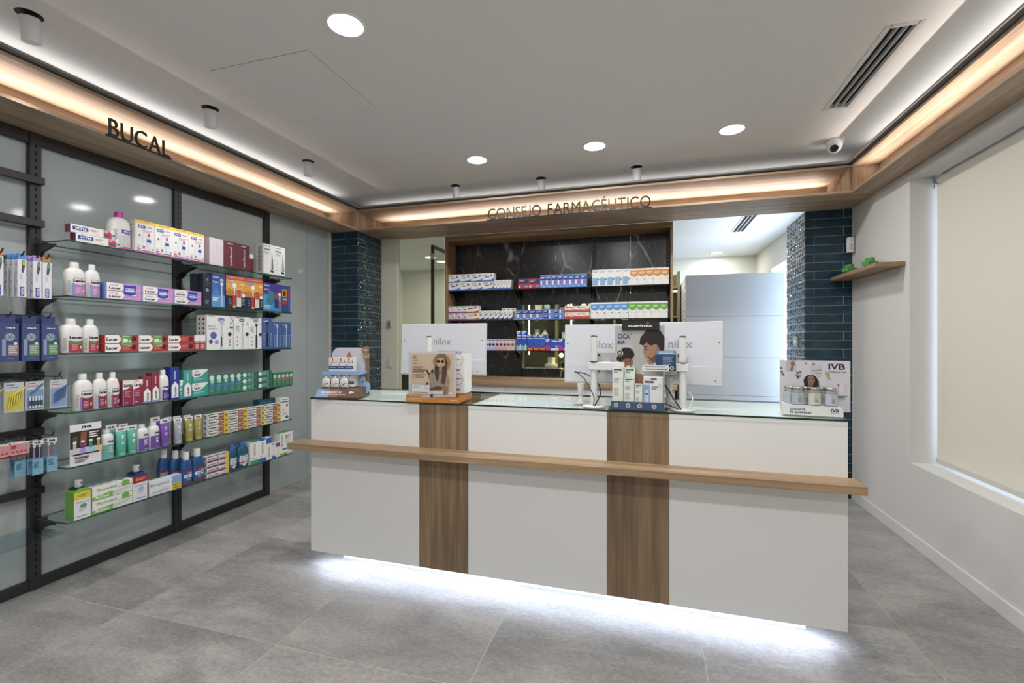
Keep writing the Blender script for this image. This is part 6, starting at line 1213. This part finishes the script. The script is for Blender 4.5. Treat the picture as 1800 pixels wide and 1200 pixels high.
brow(NSZ[0], 'red and navy medicine box', 'm3', 'b82432', lambda f: (f.rect(0.08, 0.98, 0.5, 0.95, '222a6c'), f.lines(0.12, 0.6, 0.62, 0.86, 2, 'c8cce8'), f.disc(0.12, 0.22, 0.10, 'e4e2e2', 10), f.rect(0.6, 0.95, 0.14, 0.3, '6aa0d0')), [(-1.351, 0.121, 0.108), (-1.230, 0.119, 0.104)], tail=U)
def d_blu(f): f.rect(0, 1, 0, 1, '4a90dc'); f.rect(0.04, 0.96, 0.60, 0.92, '1c2c80'); f.lines(0.1, 0.8, 0.68, 0.84, 2, 'e0e4f4'); f.lines(0.1, 0.7, 0.90, 0.95, 1, 'c8846a'); f.rect(0.04, 0.34, 0.22, 0.56, 'dfe6f0'); f.rect(0.38, 0.90, 0.28, 0.52, 'a85aa0'); f.disc(0.5, 0.2, 0.08, 'e0a040', 8); f.lines(0.5, 0.9, 0.04, 0.12, 1, 'dfe6f0')
brow(NSZ[0], 'bright blue and navy medicine box', 'm4', '4a90dc', d_blu, [(-1.108, 0.064, 0.148), (-1.044, 0.063, 0.145), (-0.981, 0.062, 0.143), (-0.919, 0.062, 0.140), (-0.857, 0.063, 0.138), (-0.794, 0.061, 0.135), (-0.733, 0.060, 0.133), (-0.673, 0.061, 0.130)], tail=U)
def d_pat(f): f.lines(0.1, 0.85, 0.80, 0.92, 2, '8a96c0'); f.rect(0.04, 0.72, 0.06, 0.52, '5f9ccc'); [f.rect(0.1+0.12*i, 0.13+0.12*i, 0.08, 0.5, 'c4dcec') for i in range(5)]; f.disc(0.84, 0.40, 0.13, '4a80b4', 10); f.disc(0.80, 0.30, 0.09, 'd8d4cc', 8)
brow(NSZ[0], 'white box with blue patterned base', 'm5', E1, d_pat, [(-0.557, 0.078, 0.173), (-0.479, 0.077, 0.169), (-0.402, 0.077, 0.172), (-0.325, 0.076, 0.169), (-0.249, 0.075, 0.171)], tail=U)
def d_cup(c):
    def g(f): f.rect(0, 1, 0.62, 0.90, c); f.poly([(0, 0.62), (1, 0.62), (0.9, 0.54), (0.6, 0.48), (0.3, 0.52), (0.05, 0.60)], c); f.lines(0.15, 0.85, 0.66, 0.78, 2, 'e4ece8'); f.rect(0.78, 0.92, 0.32, 0.38, '4a6a9c'); f.lines(0.15, 0.5, 0.28, 0.4, 2, 'd8d6d4')
    return g
brow(NSZ[0], 'white box with orange dome print', 'm6', E1, d_cup('d88a1c'), [(-0.174, 0.075, 0.168), (-0.099, 0.074, 0.170), (-0.025, 0.076, 0.167), (0.051, 0.073, 0.169), (0.124, 0.073, 0.166)], tail=U)
brow(NSZ[1], 'small white and magenta medicine box', 'n1', E1, lambda f: (f.rect(0, 1, 0, 0.24, '9c3a9c'), f.lines(0.15, 0.7, 0.7, 0.86, 2, '3a3a4c'), f.disc(0.72, 0.5, 0.12, '9a4a3a', 8), f.lines(0.1, 0.6, 0.4, 0.55, 2, 'b8a8c0')), [(-2.174, 0.077, 0.161), (-2.097, 0.076, 0.159), (-2.021, 0.072, 0.164)], stack=2, tail=MI)
brow(NSZ[1], 'wide white and orange medicine box', 'n2', E1, lambda f: (f.poly([(0, 0), (1, 0), (1, 0.34), (0.6, 0.2), (0, 0.2)], 'b05a20'), f.rect(0.06, 0.5, 0.55, 0.66, '5a3a2c'), f.disc(0.72, 0.76, 0.12, 'c07a3a', 12), f.lines(0.1, 0.6, 0.78, 0.88, 1, '3a3c6c')), [(-1.946, 0.139, 0.162)], stack=2, tail=MI)
brow(NSZ[1], 'small white box with navy base', 'n3', E1, d_wave('24367c', 'c09060', '30343c'), [(-1.804, 0.054, 0.105), (-1.750, 0.060, 0.104), (-1.690, 0.060, 0.102), (-1.630, 0.059, 0.108)], tail=MI)
brow(NSZ[1], 'small white box, black word, navy base', 'n4', E1, d_wave('24367c', 'c09060', '101014'), [(-1.568, 0.049, 0.100), (-1.519, 0.052, 0.099), (-1.467, 0.052, 0.098)], tail=MI, right=lambda f: f.rect(0, 1, 0, 1, '8a8c94'))
brow(NSZ[1], 'white boxed medicine peeking over the front row', 'n5', E1, lambda f: f.lines(0.2, 0.8, 0.8, 0.94, 1, '17181c'), [(-1.565, 0.049, 0.131), (-1.516, 0.052, 0.130), (-1.464, 0.055, 0.129)], tail=MI, y=YB+0.085, d=0.05)
brow(NSZ[1], 'upright bright blue medicine box', 'n6', '4a90dc', d_blu, [(-1.370, 0.073, 0.103), (-1.297, 0.073, 0.102), (-1.224, 0.072, 0.106), (-1.152, 0.072, 0.105)], tail=MI)
brow(NSZ[1], 'flat bright blue medicine box', 'n7', '4a90dc', lambda f: (f.rect(0.06, 0.5, 0.2, 0.92, '1c2c80'), f.rect(0.54, 0.68, 0.2, 0.8, 'dfe6f0'), f.rect(0.72, 0.94, 0.3, 0.8, 'a85aa0'), f.lines(0.1, 0.44, 0.4, 0.8, 2, 'c8ccf0')), [(-1.077, 0.114, 0.110), (-0.963, 0.116, 0.107)], stack=2, tail=MI)
brow(NSZ[1], 'white and red medicine box', 'n8', 'e6e0dc', lambda f: (f.poly([(0, 0), (1, 0), (1, 0.5), (0.6, 0.34), (0.25, 0.48), (0, 0.36)], 'c4402c'), f.poly([(0.45, 0.46), (0.9, 0.46), (0.75, 0.58), (0.55, 0.56)], 'd89a50'), f.disc(0.14, 0.76, 0.07, '8a1c24', 8), f.lines(0.22, 0.66, 0.66, 0.84, 1, '2c2426')), [(-0.844, 0.128, 0.135), (-0.716, 0.130, 0.138)], stack=2, tail=MI)
brow(NSZ[1], 'white box with sky blue dome print', 'n9', E1, d_cup('4a96dc'), [(-0.571, 0.076, 0.169), (-0.495, 0.076, 0.167), (-0.419, 0.075, 0.165), (-0.344, 0.074, 0.169), (-0.270, 0.073, 0.168)], tail=MI)
brow(NSZ[1], 'white box with green dome print', 'n0', E1, d_cup('62ac24'), [(-0.194, 0.077, 0.166), (-0.117, 0.077, 0.170), (-0.040, 0.077, 0.168), (0.037, 0.075, 0.166), (0.112, 0.074, 0.170)], tail=MI)
def d_dot(c, c2):
    def g(f): f.rect(0, 1, 0, 0.3, c2); f.disc(0.5, 0.52, 0.40, c, 14); f.rect(0.1, 0.9, 0.88, 0.95, '4a4a8c'); f.disc(0.5, 0.52, 0.14, '2a1a24', 8)
    return g
brow(NSZ[2], 'small pale box with navy dot', 'p1', 'd8dcec', d_dot('1f2f74', 'b0c0e4'), [(-1.777, 0.044, 0.123), (-1.733, 0.043, 0.123), (-1.690, 0.043, 0.123), (-1.647, 0.034, 0.123)], tail=LO)
brow(NSZ[2], 'small pale pink box with crimson dot', 'p2', 'e0ccd2', d_dot('8a1f3a', 'd8a8b4'), [(-1.611, 0.043, 0.123), (-1.568, 0.043, 0.122), (-1.525, 0.042, 0.122)], tail=LO)
brow(NSZ[2], 'small cream box with rose dot', 'p3', 'e0d2c8', d_dot('b4605c', 'd8c0b0'), [(-1.482, 0.044, 0.122), (-1.438, 0.045, 0.122)], tail=LO)
def d_vick(f, base='7fc0dc'): f.poly([(0, 0.84), (0, 1), (0.9, 1), (0.55, 0.88), (0.3, 0.84)], 'e2e6e8'); f.disc(0.28, 0.92, 0.12, '2a4a3a', 8); f.lines(0.1, 0.9, 0.68, 0.78, 1, 'eef2f8', False); f.rect(0.1, 0.9, 0.60, 0.64, 'c8dcf0'); f.rect(0, 1, 0, 0.26, base); f.poly([(0.55, 0.0), (0.9, 0.0), (0.9, 0.3), (0.7, 0.34)], 'd8dcdc')
brow(NSZ[2], 'tall royal blue nasal spray box with pale blue base', 'p4', '1f4fc4', lambda f: d_vick(f), [(-1.369, 0.056, 0.212)], tail=LO)
brow(NSZ[2], 'tall royal blue nasal spray box with mint base', 'p5', '1f4fc4', lambda f: d_vick(f, '6ac0a8'), [(-1.311, 0.056, 0.211)], tail=LO)
brow(NSZ[2], 'royal blue syrup box with red base', 'p6', '2258c8', lambda f: (f.poly([(0, 0.86), (0, 1), (0.8, 1), (0.4, 0.86)], 'e2e6e8'), f.disc(0.25, 0.93, 0.10, '2a4a3a', 8), f.rect(0.05, 0.9, 0.74, 0.78, 'dce4f2'), f.rect(0, 1, 0, 0.24, 'a8281c'), f.poly([(0.1, 0.2), (0.5, 0.1), (0.9, 0.2), (0.9, 0.13), (0.5, 0.04), (0.1, 0.13)], 'e0b030')), [(-1.252, 0.067, 0.171), (-1.185, 0.068, 0.171), (-1.117, 0.066, 0.171)], tail=LO)
brow(NSZ[2], 'wide royal blue box with pink swoosh', 'p7', '1f4fc4', lambda f: (f.poly([(0, 0), (0.45, 0), (0.35, 0.3), (0, 0.52)], 'b8307c'), f.poly([(0, 0.72), (0, 1), (0.32, 1), (0.2, 0.76)], 'e2e6e8'), f.disc(0.1, 0.9, 0.06, '2a4a3a', 8), f.text('Inhica', 0.48, 0.74, 0.16, 'eef2f8', 0.04, 0.44), f.rect(0.4, 1, 0, 0.2, 'dde4ec'), f.rect(0.76, 0.94, 0.24, 0.44, 'e09a30')), [(-1.048, 0.140, 0.128), (-0.908, 0.139, 0.128)], tail=LO)

# -- cabinet with oak top below the niche
cb = empty('rear_cabinet', 'low white cabinet with oak worktop standing under the marble niche', 'cabinet', (-0.98, 4.46, 0))
def cbp(name, fn): return part(name, cb, fn)
cbp('oak_worktop', lambda q: q.box(NX0, NX1+0.02, 4.455, 5.058, 0.945, 0.990, wood('x', '8a7052', 'a48866', 'bca07c', seed=7), 0.002))
cbp('carcass', lambda q: q.box(NX0+0.01, NX1, 4.50, 5.05, 0.08, 0.945, LAQ)); cbp('kickboard', lambda q: q.box(NX0+0.03, NX1-0.02, 4.55, 5.0, 0, 0.08, mat('303030')))
for i in range(3):
    a0 = NX0+0.01+i*0.807
    cbp('drawer_front', lambda q: q.box(a0+0.002, a0+0.805, 4.478, 4.4995, 0.745, 0.915, LAQ, 0.001)); cbp('door', lambda q: q.box(a0+0.002, a0+0.805, 4.478, 4.4995, 0.09, 0.735, LAQ, 0.001))
# -- glass partition and black framed glass door on the left
q = M(); q.box(-2.770, NX0-0.002, 4.765, 4.773, 0.02, 2.568, glass('partition_glass', (0.93, 0.95, 0.90), 0.5)); struct('window_3', q)
dg = empty('glass_door', 'black framed glass door leaf in the back room, seen through the partition', 'door', (-2.39, 4.86, 0))
def dgp(name, fn): return part(name, dg, fn)
dgp('frame', lambda q: (q.box(-2.405, -2.375, 4.86, 4.89, 0.01, 2.50, BLK), q.box(-2.405, -2.375, 5.72, 5.75, 0.01, 2.50, BLK), q.box(-2.405, -2.375, 4.89, 5.72, 2.465, 2.50, BLK), q.box(-2.405, -2.375, 4.89, 5.72, 0.01, 0.06, BLK)))
dgp('glass_pane', lambda q: q.box(-2.393, -2.387, 4.89, 5.72, 0.06, 2.465, glass('door_glass', (0.92, 0.95, 0.92), 0.25))); dgp('hinge', lambda q: q.box(-2.41, -2.37, 4.85, 4.86, 2.33, 2.40, mat('c8c8c8', 0.3, 0.8)))
t = empty('white_desk', 'small white desk with rounded chair back behind the left glass partition', 'desk', (-2.62, 5.3, 0))
q = M(); q.box(-0.30, 0.18, -0.25, 0.25, 0.98, 1.01, mat('c9ccc0')); q.box(-0.30, 0.18, -0.2, 0.25, 0.0, 0.98, mat('3a3428')); q.obj('desk_body', t)
# -- switches
t = empty('door_release', 'grey push button box on the cream wall strip beside the left tiled pier', 'switch', (-2.872, 4.740, 1.585)); q = M(); q.box(-0.026, 0.022, -0.022, 0, -0.04, 0.045, mat('a8aaa8', 0.4), 0.002); q.obj('housing', t); q = M(); q.box(-0.004, 0.016, -0.024, -0.0215, -0.028, 0.032, mat('4a4c4c')); q.obj('button', t)
t = empty('light_switch', 'white rocker light switch below the grey button box', 'switch', (-2.872, 4.740, 1.135)); q = M(); q.box(-0.032, 0.032, -0.008, 0, -0.05, 0.05, mat('cfd0c4', 0.4), 0.002); q.obj('plate', t); q = M(); q.box(-0.004, 0.022, -0.011, -0.0078, -0.03, 0.002, mat('dcdcd2')); q.obj('rocker', t); q = M(); q.box(-0.004, 0.022, -0.011, -0.0078, 0.004, 0.03, mat('dcdcd2')); q.obj('rocker', t)
t = empty('access_reader', 'small white reader with green light on the side of the right tiled pier', 'switch', (1.361, 5.02, 1.39)); q = M(); q.box(-0.018, 0, -0.045, 0.03, -0.05, 0.05, mat('b8bab8', 0.4), 0.002); q.obj('housing', t); q = M(); q.box(-0.020, -0.0175, -0.03, -0.015, -0.015, 0.012, mat('20e060', 0.4, emit=3.0)); q.obj('indicator', t)
# -- dispensing robot cabinet in the back room
RX0, RX1, RY = 0.415, 1.43, 5.72
rb = empty('dispensing_cabinet', 'tall white panelled dispensing machine in the back room behind the counter', 'machine', (0.9, RY, 0))
def rbp(name, fn): return part(name, rb, fn)
RW = mat('cfd4da', 0.4); rbp('carcass', lambda q: q.box(RX0+0.01, RX1-0.004, RY+0.022, RY+1.15, 0, 2.14, RW))
for z0, z1 in ((0, 0.305), (0.308, 0.775), (0.778, 1.205), (1.208, 1.672), (1.675, 2.152)):
    rbp('front_panel', lambda q: q.box(RX0, RX1, RY, RY+0.021, z0, z1, RW, 0.001))
rbp('perforated_side', lambda q: (q.box(RX0-0.002, RX0+0.01, RY+0.022, RY+1.15, 0, 2.14, mat('d2d2d0')), [q.rod((RX0-0.0035, RY+0.08+0.045*(i % 23), 0.95+0.05*(i//23)+0.02*(i % 2)), (RX0-0.001, RY+0.08+0.045*(i % 23), 0.95+0.05*(i//23)+0.02*(i % 2)), 0.010 if (i*7 % 5) else 0.014, mat('3a3a38' if i*7 % 5 else '8a8a86'), 6) for i in range(23*22)]))
# -- laboratory shelves seen through the opening
lab = empty('laboratory_shelving', 'olive metal shelving with light tubes seen through the marble opening', 'shelving', (-0.6, 6.5, 0))
def lp(name, fn): return part(name, lab, fn)
OL = mat('8c8868', 0.5); lp('back_panel', lambda q: q.box(-1.95, 0.40, 6.75, 6.77, 0, 2.3, mat('8a866c', 0.6)))
for x in (-1.94, -1.24, -0.44, 0.38): lp('post', lambda q: q.box(x-0.015, x+0.015, 6.40, 6.75, 0, 2.3, OL))
for z in (1.02, 1.36, 1.72, 2.10): lp('board', lambda q: q.box(-1.92, 0.36, 6.40, 6.75, z-0.02, z, OL))
for x in (-1.62, -1.02): lp('light_tube', lambda q: q.rod((x, 6.37, 1.20), (x, 6.37, 1.98), 0.010, mat('fffbe8', 0.4, emit=6.0), 10))
lp('light_tube', lambda q: q.rod((-0.30, 6.2, 2.02), (0.35, 6.2, 2.02), 0.010, mat('fffbe8', 0.4, emit=6.0), 10))
area('laboratory_lamp', (-0.7, 6.1, 2.5), 1.6, 0.3, 18, (1.0, 0.93, 0.74))
rnd = random.Random(3); x = -1.88; k = 0; cols = ['c8c4a8', 'd4d0c0', 'a8c0c4', 'c87a40', 'b8b49a', '8a9a90', 'dcd8cc', 'a05838']; pos_w = ['first', 'second', 'third', 'fourth', 'fifth', 'sixth', 'seventh', 'eighth', 'ninth', 'tenth', 'eleventh', 'twelfth', 'thirteenth', 'fourteenth']
for zi, (z, wn_) in enumerate(((1.36, 'lower'), (1.72, 'upper'))):
    x = -1.55; k = 0
    while x < -0.1 and k < 13:
        w_ = rnd.uniform(0.05, 0.10); h_ = rnd.uniform(0.14, 0.24); c = rnd.choice(cols)
        if abs(x+w_/2+1.24) < 0.07 or abs(x+w_/2+0.44) < 0.07: x += 0.06; continue
        if k % 2: bottle('pale bottle on the %s laboratory shelf, %s item from the left' % (wn_, pos_w[k]), (x+w_/2, 6.42, z+0.001), 0, w_, h_, body=c, capc='d8d4c4', lab=None, n=2.2, d=w_)
        else:
            q = carton(w_, 0.1, h_, c, lambda f: (f.rect(0.1, 0.9, 0.5, 0.8, 'e0dcd0'), f.lines(0.2, 0.8, 0.2, 0.4, 2, '6a6a60'))); tag(q.obj('laboratory_box', None, (x, 6.42, z+0.001)), 'pale box on the %s laboratory shelf, %s item from the left' % (wn_, pos_w[k]), 'box')
        x += w_+0.025; k += 1
t = empty('work_lamp', 'small warm lamp glowing on the laboratory bench behind the opening', 'lamp', (-1.13, 6.2, 1.02)); q = M(); q.lathe([(0.05, 0), (0.05, 0.01), (0.008, 0.015), (0.008, 0.16)], mat('3a3a34', 0.3), seg=16); q.obj('stand', t); q = M(); q.lathe([(0.002, 0.150), (0.022, 0.16), (0.028, 0.18), (0.02, 0.2), (0.002, 0.208)], mat('ffd070', 0.4, emit=30.0), seg=16, caps=False); q.obj('bulb', t)
t = empty('laboratory_bench', 'steel laboratory bench with a glass basin behind the marble opening', 'bench', (-0.8, 6.1, 0)); q = M(); q.box(-1.0, 1.0, -0.22, 0.28, 0.99, 1.02, mat('6a6a5c', 0.25, 0.6)); q.obj('bench_top', t); q = M(); q.box(-0.98, 0.98, -0.18, 0.27, 0, 0.99, mat('7a7664', 0.5)); q.obj('bench_body', t)
q = M(); q.lathe([(0.10, 0), (0.14, 0.06), (0.145, 0.09)], mat('3c4044', 0.2, 0.5), seg=28); tag(q.obj('metal_basin', None, (-0.98, 6.08, 1.021)), 'dark metal basin on the laboratory bench', 'basin')
q = M(); q.lathe([(0.09, 0), (0.092, 0.05), (0.05, 0.07), (0.05, 0.15)], mat('cfcdc0', 0.3), seg=24); tag(q.obj('white_flask', None, (-1.27, 6.22, 1.021)), 'white round flask on the laboratory bench', 'flask')
